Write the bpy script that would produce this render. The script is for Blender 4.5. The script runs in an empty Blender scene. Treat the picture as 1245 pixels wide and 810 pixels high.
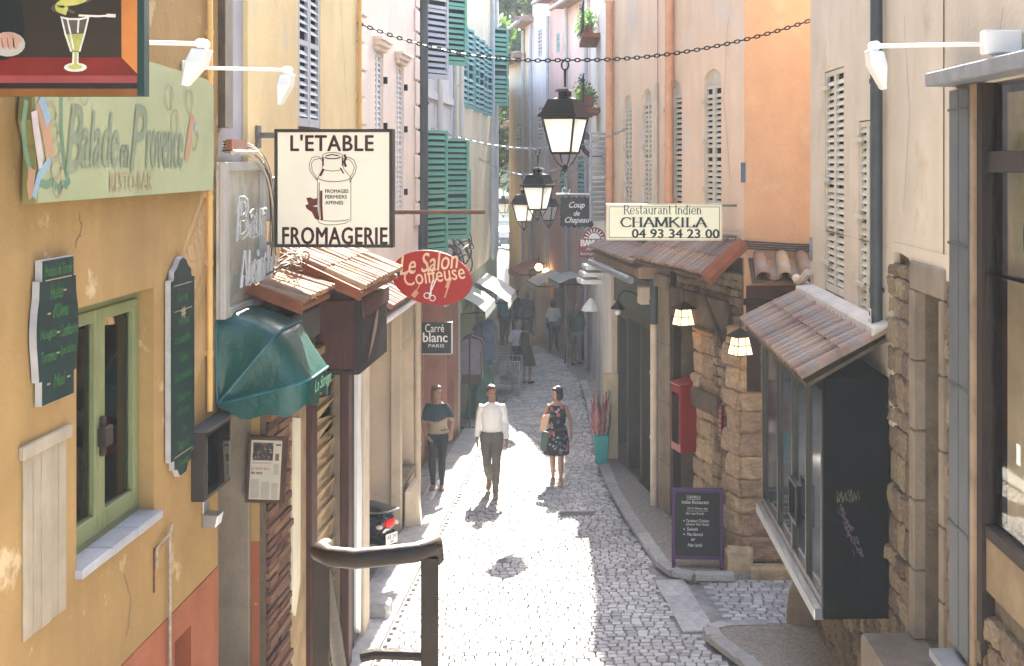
import bpy, bmesh, math, random
from mathutils import Vector, Matrix, noise as mnoise

random.seed(11)
S = bpy.context.scene
COL = S.collection
PI = math.pi
RAD = math.radians

# ------------------------------------------------------------------ camera
FPX, VX, HY, CZ = 1600.0, 745.0, 195.0, 5.5      # focal length in photo pixels, vanishing point, eye height
cam_d = bpy.data.cameras.new('camera')
cam = bpy.data.objects.new('camera', cam_d)
COL.objects.link(cam)
cam.location = (0, 0, CZ)
cam.rotation_euler = (RAD(90), 0, 0)
cam_d.sensor_width = 36.0
cam_d.lens = 36.0 * FPX / 1245.0
cam_d.shift_x = (622.5 - VX) / 1245.0
cam_d.shift_y = (HY - 405.0) / 1245.0
cam_d.clip_start = 0.05
cam_d.clip_end = 2000
S.camera = cam

# ------------------------------------------------------------------ sky and sun
SUN_EL, SUN_AZ = RAD(40), 0.012                   # elevation, sideways lean (x per metre of y)
w = bpy.data.worlds.new('World')
S.world = w
w.use_nodes = True
nt = w.node_tree
nt.nodes.clear()
sky = nt.nodes.new('ShaderNodeTexSky')
sky.sky_type = 'NISHITA'
sky.sun_disc = False
sky.sun_elevation = SUN_EL
sky.sun_rotation = math.atan(SUN_AZ)
sky.dust_density = 2.0
bg = nt.nodes.new('ShaderNodeBackground')
bg.inputs['Strength'].default_value = 0.12
wo = nt.nodes.new('ShaderNodeOutputWorld')
nt.links.new(sky.outputs[0], bg.inputs[0])
nt.links.new(bg.outputs[0], wo.inputs[0])
sun_d = bpy.data.lights.new('sun', 'SUN')
sun_d.energy = 5.0
sun_d.angle = RAD(0.53)
sun_d.color = (1.0, 0.92, 0.80)
sun = bpy.data.objects.new('sun', sun_d)
COL.objects.link(sun)
sd = Vector((SUN_AZ, 1.0, math.tan(SUN_EL) * math.hypot(1, SUN_AZ))).normalized()
sun.rotation_euler = sd.to_track_quat('Z', 'Y').to_euler()
sun.location = (5, 40, 40)
S.view_settings.view_transform = 'Standard'
S.view_settings.look = 'None'
S.view_settings.gamma = 1.0
S.view_settings.exposure = 3.08
S.view_settings.use_curve_mapping = False
S.render.engine = 'CYCLES'
cy = S.cycles
cy.use_denoising = True
cy.use_adaptive_sampling = True
cy.adaptive_threshold = 0.02
cy.max_bounces = 8
cy.diffuse_bounces = 5
cy.glossy_bounces = 3
cy.transmission_bounces = 6
cy.transparent_max_bounces = 12
cy.volume_bounces = 1
cy.caustics_reflective = False
cy.caustics_refractive = False
cy.sample_clamp_indirect = 6.0

# ------------------------------------------------------------------ photo geometry to metres
def P(px, py, Y):
    return Vector(((px - VX) * Y / FPX, Y, CZ - (py - HY) * Y / FPX))
def gz(Y):
    return 0.458 - 0.02 * Y
def G(px, py):
    Y = (CZ - 0.458) / ((py - HY) / FPX - 0.02)
    return Vector(((px - VX) * Y / FPX, Y, gz(Y)))

# ------------------------------------------------------------------ materials
MATS = {}
def mat(name, col=(.5, .5, .5), rough=.8, var=.2, scale=3.0, bump=.15, bscale=40.0, streak=0.0,
        metal=0.0, rnd=0.0, patch=None, wave=None, hue=0.0, coat=0.0, spec=.35, island=False):
    if name in MATS:
        return MATS[name]
    m = bpy.data.materials.new(name)
    m.use_nodes = True
    t = m.node_tree
    N, L = t.nodes, t.links
    b = N['Principled BSDF']
    b.inputs['Roughness'].default_value = rough
    b.inputs['Metallic'].default_value = metal
    b.inputs['Specular IOR Level'].default_value = spec
    if coat:
        b.inputs['Coat Weight'].default_value = coat
    tc = N.new('ShaderNodeTexCoord')
    def noise(sc, det=4, vec=None, rgh=.6):
        n = N.new('ShaderNodeTexNoise')
        n.inputs['Scale'].default_value = sc
        n.inputs['Detail'].default_value = det
        n.inputs['Roughness'].default_value = rgh
        L.new(vec if vec else tc.outputs['Object'], n.inputs['Vector'])
        return n
    def ramp(src, lo, hi, c0, c1):
        r = N.new('ShaderNodeMapRange')
        r.inputs['From Min'].default_value = lo
        r.inputs['From Max'].default_value = hi
        r.inputs['To Min'].default_value = c0
        r.inputs['To Max'].default_value = c1
        L.new(src, r.inputs['Value'])
        return r.outputs[0]
    def mul(a, bb):
        q = N.new('ShaderNodeMath')
        q.operation = 'MULTIPLY'
        L.new(a, q.inputs[0])
        L.new(bb, q.inputs[1])
        return q.outputs[0]
    f = ramp(noise(scale, 5).outputs['Fac'], .3, .7, 1 - var, 1 + var)
    if streak:
        mp = N.new('ShaderNodeMapping')
        mp.inputs['Scale'].default_value = (1.7, 1.7, .22)
        L.new(tc.outputs['Object'], mp.inputs['Vector'])
        f = mul(f, ramp(noise(1.3, 7, mp.outputs[0], .62).outputs['Fac'], .36, .62, 1 - streak, 1 + streak * .4))
    if rnd:
        oi = N.new('ShaderNodeNewGeometry' if island else 'ShaderNodeObjectInfo')
        f = mul(f, ramp(oi.outputs['Random Per Island' if island else 'Random'], 0, 1, 1 - rnd, 1 + rnd))
    base = N.new('ShaderNodeRGB')
    base.outputs[0].default_value = (*col, 1)
    cur = base.outputs[0]
    if hue:
        hs = N.new('ShaderNodeHueSaturation')
        oi2 = N.new('ShaderNodeObjectInfo')
        L.new(ramp(oi2.outputs['Random'], 0, 1, .5 - hue, .5 + hue), hs.inputs['Hue'])
        L.new(cur, hs.inputs['Color'])
        cur = hs.outputs[0]
    if patch:                                        # (colour, threshold, scale)
        mx = N.new('ShaderNodeMix')
        mx.data_type = 'RGBA'
        L.new(ramp(noise(patch[2], 6, None, .65).outputs['Fac'], patch[1], patch[1] + (patch[3] if len(patch) > 3 else .035), 0, 1), mx.inputs[0])
        L.new(cur, mx.inputs[6])
        mx.inputs[7].default_value = (*patch[0], 1)
        cur = mx.outputs[2]
    vm = N.new('ShaderNodeVectorMath')
    vm.operation = 'SCALE'
    L.new(cur, vm.inputs[0])
    L.new(f, vm.inputs['Scale'])
    L.new(vm.outputs[0], b.inputs['Base Color'])
    if bump:
        bp = N.new('ShaderNodeBump')
        bp.inputs['Strength'].default_value = bump
        bp.inputs['Distance'].default_value = 0.02
        if wave:                                     # wood grain: stretched noise along one axis
            mp2 = N.new('ShaderNodeMapping')
            mp2.inputs['Scale'].default_value = wave
            L.new(tc.outputs['Object'], mp2.inputs['Vector'])
            hn = noise(bscale, 4, mp2.outputs[0])
        else:
            hn = noise(bscale, 5)
        L.new(hn.outputs['Fac'], bp.inputs['Height'])
        L.new(bp.outputs[0], b.inputs['Normal'])
    MATS[name] = m
    return m

def glass_mat(name, tint=(.94, .96, .95), rough=.02):
    if name in MATS:
        return MATS[name]
    m = bpy.data.materials.new(name)
    m.use_nodes = True
    t = m.node_tree
    t.nodes.clear()
    o = t.nodes.new('ShaderNodeOutputMaterial')
    mx = t.nodes.new('ShaderNodeMixShader')
    fr = t.nodes.new('ShaderNodeFresnel')
    fr.inputs['IOR'].default_value = 1.42
    tr = t.nodes.new('ShaderNodeBsdfTransparent')
    tr.inputs[0].default_value = (*tint, 1)
    gl = t.nodes.new('ShaderNodeBsdfGlossy')
    gl.inputs['Roughness'].default_value = rough
    t.links.new(fr.outputs[0], mx.inputs[0])
    t.links.new(tr.outputs[0], mx.inputs[1])
    t.links.new(gl.outputs[0], mx.inputs[2])
    t.links.new(mx.outputs[0], o.inputs[0])
    MATS[name] = m
    return m

def translucent_mat(name, col, fac=.6):
    if name in MATS:
        return MATS[name]
    m = bpy.data.materials.new(name)
    m.use_nodes = True
    t = m.node_tree
    t.nodes.clear()
    o = t.nodes.new('ShaderNodeOutputMaterial')
    mx = t.nodes.new('ShaderNodeMixShader')
    mx.inputs[0].default_value = fac
    d = t.nodes.new('ShaderNodeBsdfDiffuse')
    d.inputs[0].default_value = (*col, 1)
    tr = t.nodes.new('ShaderNodeBsdfTranslucent')
    tr.inputs[0].default_value = (*col, 1)
    t.links.new(d.outputs[0], mx.inputs[1])
    t.links.new(tr.outputs[0], mx.inputs[2])
    t.links.new(mx.outputs[0], o.inputs[0])
    MATS[name] = m
    return m

def emit_mat(name, col, k):
    if name in MATS:
        return MATS[name]
    m = bpy.data.materials.new(name)
    m.use_nodes = True
    b = m.node_tree.nodes['Principled BSDF']
    b.inputs['Base Color'].default_value = (*col, 1)
    b.inputs['Emission Color'].default_value = (*col, 1)
    b.inputs['Emission Strength'].default_value = k
    MATS[name] = m
    return m

def leaf_mat(name, col):
    if name in MATS:
        return MATS[name]
    m = mat(name, col, .6, .45, 1.5, 0)
    t = m.node_tree
    b = t.nodes['Principled BSDF']
    o = t.nodes['Material Output']
    mx = t.nodes.new('ShaderNodeMixShader')
    mx.inputs[0].default_value = .4
    tr = t.nodes.new('ShaderNodeBsdfTranslucent')
    tr.inputs[0].default_value = (col[0] * 1.6, col[1] * 1.7, col[2] * .8, 1)
    t.links.new(b.outputs[0], mx.inputs[1])
    t.links.new(tr.outputs[0], mx.inputs[2])
    t.links.new(mx.outputs[0], o.inputs[0])
    return m

# ------------------------------------------------------------------ objects
ORG = {}
def link(o, parent, org):
    COL.objects.link(o)
    if parent:
        o.parent = parent
    ORG[o] = org
    return o
def tag(o, label=None, cat=None, group=None, kind=None):
    if label: o['label'] = label
    if cat: o['category'] = cat
    if group: o['group'] = group
    if kind: o['kind'] = kind
    return o
def thing(name, loc, label, cat, group=None):
    o = bpy.data.objects.new(name, None)
    o.empty_display_size = .2
    o.location = loc
    link(o, None, Vector(loc))
    return tag(o, label, cat, group)

TMP = bpy.data.scenes.new('scratch')
def evaluated(ob):
    """mesh of a curve or modified object, worked out in a scratch scene of its own"""
    TMP.collection.objects.link(ob)
    with bpy.context.temp_override(scene=TMP, view_layer=TMP.view_layers[0]):
        dg = bpy.context.evaluated_depsgraph_get()
        dg.update()
        me = bpy.data.meshes.new_from_object(ob.evaluated_get(dg))
    TMP.collection.objects.unlink(ob)
    return me

class Wall:
    """a vertical plane: local x runs along it left to right as seen from the street, y is up, z is out of the wall"""
    def __init__(s, a, b, z0=0.0):
        s.A = Vector((a[0], a[1], z0))
        s.B = Vector((b[0], b[1], z0))
        s.r = (s.B - s.A).normalized()
        s.n = s.r.cross(Vector((0, 0, 1))).normalized()
        s.len = (s.B - s.A).length
        s.M = Matrix((( s.r.x, 0, s.n.x, s.A.x), (s.r.y, 0, s.n.y, s.A.y), (s.r.z, 1, s.n.z, s.A.z), (0, 0, 0, 1)))
    def hit(s, px, py=195, d=0.0):
        dx, dz = (px - VX) / FPX, -(py - HY) / FPX
        a = s.A + s.n * d
        k = (a.x * s.n.x + a.y * s.n.y) / (dx * s.n.x + s.n.y)
        p = Vector((dx * k, k, CZ + dz * k))
        return (p - s.A).dot(s.r), p.z
    def pt(s, a, z, d=0.0):
        return s.M @ Vector((a, z, d))
    def rect(s, x0, x1, y0, y1, d=0.0):
        """photo box to wall box: (s0, s1, z0, z1), the heights read at the middle"""
        a, _ = s.hit(x0, 195, d)
        b, _ = s.hit(x1, 195, d)
        m = (x0 + x1) / 2
        return a, b, s.hit(m, y1, d)[1], s.hit(m, y0, d)[1]

def facing(Y, rot=0.0):
    """a plane that faces the camera's side at distance Y (origin x = 0)"""
    r = Vector((math.cos(rot), math.sin(rot), 0))
    W = Wall((0, Y), (r.x, Y + r.y))
    return W

class MB:
    def __init__(s, M=None):
        s.v, s.f, s.M = [], [], M
    def add(s, vs, fs, M=None):
        k = len(s.v)
        for p in vs:
            p = Vector(p)
            if M is not None: p = M @ p
            if s.M is not None: p = s.M @ p
            s.v.append(p)
        s.f += [tuple(i + k for i in f) for f in fs]
        return s
    def box(s, x0, x1, y0, y1, z0, z1, M=None):
        return s.add([(x0,y0,z0),(x1,y0,z0),(x1,y1,z0),(x0,y1,z0),(x0,y0,z1),(x1,y0,z1),(x1,y1,z1),(x0,y1,z1)],
                     [(3,2,1,0),(4,5,6,7),(0,1,5,4),(1,2,6,5),(2,3,7,6),(3,0,4,7)], M)
    def prism(s, poly, z0, z1, M=None, z1s=None):
        n = len(poly)
        vs = [(x, y, z0) for x, y in poly] + [(x, y, z1 if z1s is None else z1s[i]) for i, (x, y) in enumerate(poly)]
        return s.add(vs, [tuple(range(n))[::-1], tuple(range(n, 2*n))] + [(i, (i+1) % n, n + (i+1) % n, n + i) for i in range(n)], M)
    def tube(s, pts, r, n=8, caps=True, closed=False):
        pts = [Vector(p) for p in pts]
        rr = r if isinstance(r, (list, tuple)) else [r] * len(pts)
        k = len(s.v)
        prev = None
        m = len(pts)
        for i, p in enumerate(pts):
            if closed:
                t = pts[(i+1) % m] - pts[i-1]
            else:
                t = pts[min(i+1, m-1)] - pts[max(i-1, 0)]
            t = t.normalized() if t.length > 1e-9 else Vector((0, 0, 1))
            if prev is None:
                a = Vector((0, 0, 1)) if abs(t.z) < .9 else Vector((1, 0, 0))
                u = t.cross(a).normalized()
            else:
                u = prev - t * prev.dot(t)
                u = u.normalized() if u.length > 1e-6 else t.orthogonal().normalized()
            prev = u
            q = t.cross(u)
            for j in range(n):
                an = 2 * PI * j / n
                x = p + (u * math.cos(an) + q * math.sin(an)) * rr[i]
                s.v.append(s.M @ x if s.M is not None else x)
        for i in range(m if closed else m - 1):
            for j in range(n):
                a, b = k + i*n + j, k + i*n + (j+1) % n
                c, d = k + ((i+1) % m)*n + (j+1) % n, k + ((i+1) % m)*n + j
                s.f.append((a, b, c, d))
        if caps and not closed:
            s.f.append(tuple(k + j for j in range(n))[::-1])
            s.f.append(tuple(k + (m-1)*n + j for j in range(n)))
        return s
    def lathe(s, prof, n=16, M=None, c=(0, 0, 0)):
        vs, fs = [], []
        for r, z in prof:
            for j in range(n):
                a = 2 * PI * j / n
                vs.append((c[0] + r * math.cos(a), c[1] + r * math.sin(a), c[2] + z))
        m = len(prof)
        for i in range(m - 1):
            for j in range(n):
                fs.append((i*n + j, i*n + (j+1) % n, (i+1)*n + (j+1) % n, (i+1)*n + j))
        fs.append(tuple(range(n))[::-1])
        fs.append(tuple(range((m-1)*n, m*n)))
        return s.add(vs, fs, M)
    def ball(s, c, r, n=12, m=8):
        r = r if isinstance(r, (list, tuple)) else (r, r, r)
        vs, fs = [], []
        for i in range(m + 1):
            ph = -PI/2 + PI * i / m
            cr = max(math.cos(ph), .02)
            for j in range(n):
                a = 2 * PI * j / n
                vs.append((c[0] + r[0]*cr*math.cos(a), c[1] + r[1]*cr*math.sin(a), c[2] + r[2]*math.sin(ph)))
        for i in range(m):
            for j in range(n):
                fs.append((i*n + j, i*n + (j+1) % n, (i+1)*n + (j+1) % n, (i+1)*n + j))
        fs.append(tuple(range(n))[::-1])
        fs.append(tuple(range(m*n, (m+1)*n)))
        return s.add(vs, fs)
    def wall(s, x0, x1, y0, y1, holes, D=3.0, front=0.0):
        """solid block with its front at z = front and niches: holes are (x0, x1, y0, y1, depth)"""
        hs = [h for h in holes if h[1] > x0 and h[0] < x1]
        xs = sorted({x0, x1, *[min(max(h[i], x0), x1) for h in hs for i in (0, 1)]})
        ys = sorted({y0, y1, *[min(max(h[i], y0), y1) for h in hs for i in (2, 3)]})
        def q(*p):
            s.add(p, [tuple(range(len(p)))])
        for i in range(len(xs) - 1):
            for j in range(len(ys) - 1):
                a, b, c, d = xs[i], xs[i+1], ys[j], ys[j+1]
                mx, my = (a + b) / 2, (c + d) / 2
                z = front
                for h in hs:
                    if h[0] < mx < h[1] and h[2] < my < h[3]:
                        z = front - h[4]
                q((a, c, z), (b, c, z), (b, d, z), (a, d, z))
        for h in hs:
            a, b, c, d = max(h[0], x0), min(h[1], x1), max(h[2], y0), min(h[3], y1)
            z0, z1 = front - h[4], front
            q((a, c, z0), (a, c, z1), (a, d, z1), (a, d, z0))
            q((b, c, z1), (b, c, z0), (b, d, z0), (b, d, z1))
            q((a, c, z1), (a, c, z0), (b, c, z0), (b, c, z1))
            q((a, d, z0), (a, d, z1), (b, d, z1), (b, d, z0))
        B, Fz = front - D, front
        q((x0, y0, B), (x0, y0, Fz), (x0, y1, Fz), (x0, y1, B))
        q((x1, y0, Fz), (x1, y0, B), (x1, y1, B), (x1, y1, Fz))
        q((x0, y1, Fz), (x1, y1, Fz), (x1, y1, B), (x0, y1, B))
        q((x0, y0, B), (x1, y0, B), (x1, y0, Fz), (x0, y0, Fz))
        q((x1, y0, B), (x0, y0, B), (x0, y1, B), (x1, y1, B))
        s.nofix = True
        return s
    def text(s, txt, x0, x1, y0, y1, d=0.004, shear=0.0, bold=0.0, space=1.0, thick=0.002, warp=None):
        cu = bpy.data.curves.new('t', 'FONT')
        cu.body = txt
        cu.shear = shear
        cu.space_character = space
        cu.resolution_u = 3
        ob = bpy.data.objects.new('t', cu)
        me = evaluated(ob)
        vs = [v.co.copy() for v in me.vertices]
        fs = [tuple(p.vertices) for p in me.polygons]
        bpy.data.objects.remove(ob)
        bpy.data.curves.remove(cu)
        bpy.data.meshes.remove(me)
        if not vs: return s
        ax, bx = min(v.x for v in vs), max(v.x for v in vs)
        ay, by = min(v.y for v in vs), max(v.y for v in vs)
        out = []
        for v in vs:
            u, q = (v.x - ax) / (bx - ax), (v.y - ay) / (by - ay)
            x, y = x0 + (x1 - x0) * u, y0 + (y1 - y0) * q
            if warp: x, y = warp(x, y)
            out.append((x, y, d))
        k = bold * (y1 - y0) / max(by - ay, .2) * 1.1
        for i, (ox, oy) in enumerate(((0, 0), (-k, 0), (k, 0), (0, k * .7), (0, -k * .7)) if bold else ((0, 0),)):
            s.add([(x + ox, y + oy, z + i * .00025) for x, y, z in out], fs)
        s.nofix = True
        return s
    def stroke(s, pts, wd, d=0.004, thin=None, ang=0.0):
        s.nst = getattr(s, 'nst', 0) + 1
        d = d + .00012 * s.nst
        """flat pen stroke in the local xy plane; thin = width of strokes along the nib angle"""
        thin = wd if thin is None else thin
        pts = [Vector((p[0], p[1])) for p in pts]
        L, R = [], []
        for i, p in enumerate(pts):
            t = pts[min(i+1, len(pts)-1)] - pts[max(i-1, 0)]
            if t.length < 1e-9: t = Vector((1, 0))
            t.normalize()
            wdt = thin + (wd - thin) * abs(math.sin(math.atan2(t.y, t.x) - ang))
            nn = Vector((-t.y, t.x)) * wdt / 2
            L.append(p + nn); R.append(p - nn)
        k = len(pts)
        s.add([(a.x, a.y, d) for a in L] + [(a.x, a.y, d) for a in R],
              [(i, k + i, k + i + 1, i + 1) for i in range(k - 1)])
        s.nofix = True
        return s
    def build(s, name, material, parent=None, smooth=False, bevel=0.0, at=None, fix=True, label=None, cat=None, group=None, kind=None, angle=40):
        if parent is not None:
            org = ORG[parent]
        elif at is not None:
            org = Vector(at)
        else:
            xs, ys, zs = [p.x for p in s.v], [p.y for p in s.v], [p.z for p in s.v]
            org = Vector(((min(xs) + max(xs)) / 2, (min(ys) + max(ys)) / 2, min(zs)))
        me = bpy.data.meshes.new(name)
        me.from_pydata([p - org for p in s.v], [], s.f)
        bm = bmesh.new()
        bm.from_mesh(me)
        if fix and not getattr(s, 'nofix', False):
            bmesh.ops.recalc_face_normals(bm, faces=bm.faces)
        if bevel:
            es = [e for e in bm.edges if len(e.link_faces) == 2 and e.calc_face_angle(0) > .6]
            bmesh.ops.bevel(bm, geom=es, offset=bevel, segments=1, affect='EDGES')
        bm.to_mesh(me)
        bm.free()
        if smooth:
            me.polygons.foreach_set('use_smooth', [True] * len(me.polygons))
            me.set_sharp_from_angle(angle=RAD(angle))
        me.materials.append(material)
        o = bpy.data.objects.new(name, me)
        if parent is None:
            o.location = org
        link(o, parent, org)
        return tag(o, label, cat, group, kind)

def piece(name, mesh, parent, M):
    """one piece of a set that shares mesh data; M is its world matrix"""
    o = bpy.data.objects.new(name, mesh)
    link(o, parent, ORG[parent] if parent else M.translation.copy())
    if parent:
        o.matrix_local = Matrix.Translation(-ORG[parent]) @ M
    else:
        o.matrix_world = M
    return o
def proto(name, mb, material, bevel=0.0, smooth=False):
    """mesh data only"""
    me = bpy.data.meshes.new(name)
    me.from_pydata([tuple(p) for p in mb.v], [], mb.f)
    bm = bmesh.new()
    bm.from_mesh(me)
    bmesh.ops.recalc_face_normals(bm, faces=bm.faces)
    if bevel:
        bmesh.ops.bevel(bm, geom=[e for e in bm.edges if len(e.link_faces) == 2 and e.calc_face_angle(0) > .6], offset=bevel, segments=1, affect='EDGES')
    bm.to_mesh(me)
    bm.free()
    if smooth:
        me.polygons.foreach_set('use_smooth', [True] * len(me.polygons))
        me.set_sharp_from_angle(angle=RAD(40))
    me.materials.append(material)
    return me
def T(x, y, z): return Matrix.Translation((x, y, z))
def R3(ax, a): return Matrix.Rotation(a, 4, ax)
def SC(x, y, z): return Matrix.Diagonal((x, y, z, 1))
def jit(a): return random.uniform(-a, a)
def arc(cx, cy, r, a0, a1, n=12, ry=None):
    ry = r if ry is None else ry
    return [(cx + r * math.cos(RAD(a0 + (a1 - a0) * i / n)), cy + ry * math.sin(RAD(a0 + (a1 - a0) * i / n))) for i in range(n + 1)]
def bez(p0, p1, p2, p3, n=10):
    o = []
    for i in range(n + 1):
        t = i / n
        o.append(Vector(p0)*(1-t)**3 + Vector(p1)*3*t*(1-t)**2 + Vector(p2)*3*t*t*(1-t) + Vector(p3)*t**3)
    return o
# ------------------------------------------------------------------ palette
m_yel = mat('yellow_plaster', (.31, .19, .068), .9, .16, 1.3, .45, 16, .09, patch=((.46, .34, .19), .60, 1.7, .05))
m_red = mat('red_dado_plaster', (.29, .09, .04), .9, .18, 2.5, .35, 22, .16, patch=((.50, .34, .22), .67, 4))
m_pale = mat('pale_yellow_plaster', (.66, .50, .25), .9, .08, 1.5, .3, 18, .05, patch=((.58, .47, .30), .57, 1.0, .10))
m_lav = mat('grey_lavender_plaster', (.40, .39, .41), .9, .12, 2, .2, 30, .15)
m_pinkc = mat('pinkish_cream_plaster', (.66, .55, .46), .9, .08, 1.5, .2, 30, .06)
m_cream = mat('cream_render', (.52, .43, .32), .9, .14, 1.2, .3, 20, .08, patch=((.40, .33, .25), .57, 1.6, .1))
m_coolw = mat('cool_white_plaster', (.60, .58, .56), .9, .08, 1.2, .2, 30, .1)
m_creamy = mat('creamy_plaster', (.66, .57, .40), .9, .08, 1.2, .2, 30, .1)
m_peach = mat('peach_plaster', (.67, .51, .37), .9, .10, 1.0, .3, 18, .08, patch=((.62, .53, .45), .57, .9, .08))
m_orange = mat('orange_plaster', (.54, .31, .175), .9, .10, 1.6, .3, 18, .06, patch=((.56, .37, .24), .54, 1.1, .12))
m_r1 = mat('sand_plaster', (.55, .47, .365), .9, .10, 1.3, .3, 18, .07, patch=((.47, .37, .26), .58, 1.0, .10))
m_pink = mat('rose_plaster', (.60, .40, .35), .9, .10, 1.2, .2, 25, .1)
m_rosew = mat('rosy_white_plaster', (.66, .50, .45), .9, .08, 1.2, .2, 25, .1)
m_palew = mat('pale_white_plaster', (.66, .62, .60), .9, .08, 1.2, .2, 25, .1)
m_beige = mat('beige_plaster', (.60, .50, .36), .9, .10, 1.2, .2, 25, .1)
m_stone = mat('sandstone', (.22, .158, .098), .92, .40, 6, 1.0, 22, 0, rnd=.42, hue=.016, patch=((.19, .165, .14), .55, 5, .1))
m_quoin = mat('warm_quoin_stone', (.34, .24, .15), .92, .35, 5, 1.0, 18, 0, rnd=.25, hue=.014, patch=((.24, .20, .16), .57, 4, .1))
m_mortar = mat('mortar', (.11, .085, .058), .95, .25, 6, .8, 25)
m_ashlar = mat('dressed_stone', (.20, .16, .115), .9, .22, 3, .5, 30, .2)
m_marble = mat('grey_marble', (.33, .33, .345), .5, .15, 5, .08, 40, rnd=.08)
m_kerb = mat('kerb_stone', (.36, .35, .335), .8, .22, 4, .5, 30, rnd=.14)
m_cob = mat('cobble_stone', (.41, .395, .38), .75, .15, 5, .5, 50, rnd=.26)
m_cobm = mat('cobble_stone_mass', (.41, .395, .38), .75, .22, .7, .5, 50, rnd=.26, island=True)
m_joint = mat('sand_joint', (.24, .23, .215), .95, .3, 6, .6, 40)
m_brick = mat('thin_brick', (.15, .07, .042), .9, .4, 8, .6, 40, rnd=.55, hue=.02)
m_tile = mat('terracotta_tile', (.30, .185, .115), .88, .35, 4, .5, 30, rnd=.35, hue=.02, patch=((.25, .20, .16), .54, 6))
m_tileg = mat('weathered_tile', (.27, .185, .14), .9, .35, 5, .5, 30, rnd=.22, hue=.015, patch=((.20, .17, .15), .56, 7))
m_verge = mat('red_verge_tile', (.20, .065, .03), .85, .3, 5, .4, 30)
m_wood_d = mat('dark_brown_wood', (.022, .012, .008), .7, .35, 3, .4, 12, wave=(8, 8, .6))
m_wood_r = mat('red_brown_wood', (.055, .015, .010), .6, .3, 3, .3, 12, wave=(8, 8, .6))
m_wood_o = mat('old_grey_wood', (.09, .065, .042), .9, .4, 4, .7, 14, wave=(8, 8, .6))
m_timber = mat('sunburnt_timber', (.30, .21, .11), .85, .3, 4, .5, 14, wave=(.6, 8, 8), patch=((.30, .18, .08), .6, 5))
m_whitew = mat('flaking_white_wood', (.33, .275, .20), .85, .12, 5, .5, 10, .2, wave=(8, 8, .5), patch=((.38, .26, .16), .62, 9))
m_sage = mat('sage_green_paint', (.17, .19, .085), .55, .12, 4, .15, 30)
m_dkgreen = mat('dark_green_board', (.005, .022, .022), .45, .25, 3, .05, 40)
m_grlet = mat('green_lettering', (.04, .14, .046), .6, .3, 12, 0)
m_goldl = mat('gold_line', (.28, .24, .14), .6, .2, 12, 0)
m_edge = mat('grey_board_edge', (.36, .34, .32), .8, .2, 6, .1)
m_shut = mat('cream_shutter_paint', (.52, .48, .39), .7, .12, 5, .15, 30)
m_shutg = mat('grey_shutter_paint', (.42, .43, .45), .7, .1, 5, .1, 30)
m_shutgr = mat('green_shutter_paint', (.13, .34, .24), .65, .12, 5, .1, 30)
m_shutbl = mat('blue_green_shutter_paint', (.15, .33, .32), .65, .12, 5, .1, 30)
m_shutw = mat('pale_shutter_paint', (.58, .56, .55), .7, .1, 5, .1, 30)
m_zinc = mat('zinc', (.25, .26, .28), .5, .2, 6, .1, 30, metal=.5)
m_dkpipe = mat('dark_grey_pipe', (.05, .057, .062), .55, .2, 5, .1, 30)
m_crpipe = mat('cream_pipe', (.56, .46, .34), .7, .12, 5, .1, 30)
m_orpipe = mat('orange_painted_pipe', (.58, .30, .17), .7, .12, 5, .1, 30)
m_yelpipe = mat('yellow_painted_pipe', (.60, .36, .12), .7, .12, 5, .1, 30)
m_iron = mat('black_iron', (.006, .0065, .0075), .45, .25, 6, .1, 40, metal=.3)
m_rust = mat('rusty_iron', (.12, .06, .035), .8, .35, 8, .3, 40)
m_white = mat('white_enamel', (.74, .73, .70), .45, .06, 5, .03, 30)
m_bluegr = mat('blue_grey_steel_paint', (.088, .095, .103), .55, .12, 4, .1, 30, .15)
m_blackp = mat('black_paint', (.0022, .0025, .0036), .6, .35, 2, .12, 20, .15, spec=.08)
m_dark = mat('gap_interior_shade', (.004, .0036, .0032), .9, .1, 2, 0)  # near-black shade colour for slat gaps and unlit openings
m_alum = mat('bronze_aluminium', (.05, .045, .037), .4, .15, 5, .05, metal=.5)
m_silver = mat('brushed_aluminium', (.42, .43, .44), .35, .1, 5, .05, metal=.8)
m_glass = glass_mat('window_glass')
m_glassd = mat('dark_window_glass', (.004, .004, .004), .12, .1, 2, .02, 3, spec=.15)
m_glassb = mat('pale_blue_window_glass', (.03, .04, .05), .08, .2, 2, .02, 3)
m_cable = mat('cable_sheath', (.05, .048, .045), .7, .2, 5, 0)
m_cablew = mat('pale_cable', (.42, .36, .28), .7, .2, 5, 0)

# ------------------------------------------------------------------ ground
def kerb_x(Y):
    pts = [(11, 1.95), (12.6, 1.75), (13.85, 1.38), (14.5, 1.12), (14.9, 1.0), (17.4, .70), (19.56, .3), (21.3, .05), (23.4, -.15), (26, -.3), (30, -.5), (34, -.78), (38, -1.3), (44, -2.9), (52, -4.3), (60, -5.2), (140, -11.8)]
    for (y0, x0), (y1, x1) in zip(pts, pts[1:]):
        if y0 <= Y <= y1:
            return x0 + (x1 - x0) * (Y - y0) / (y1 - y0)
    return pts[0][1] if Y < 11 else pts[-1][1]

mb = MB()
ys = [-60, 0, 8, 12, 16, 20, 26, 34, 44, 60, 90, 140]
rows = [(-300, y) for y in ys]
n = len(ys)
mb.add([(-300, y, gz(max(y, 10)) - .09) for y in ys] + [(300, y, gz(max(y, 10)) - .09) for y in ys] + [(-300, 900, gz(140) - .09), (300, 900, gz(140) - .09)],
       [(i, n + i, n + i + 1, i + 1) for i in range(n - 1)] + [(n - 1, 2*n - 1, 2*n + 1, 2*n)])
mb.nofix = True
ground = mb.build('ground', mat('bare_ground', (.26, .23, .19), .95, .3, .5, .4, 10), kind='structure', at=(0, 0, 0))

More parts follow.
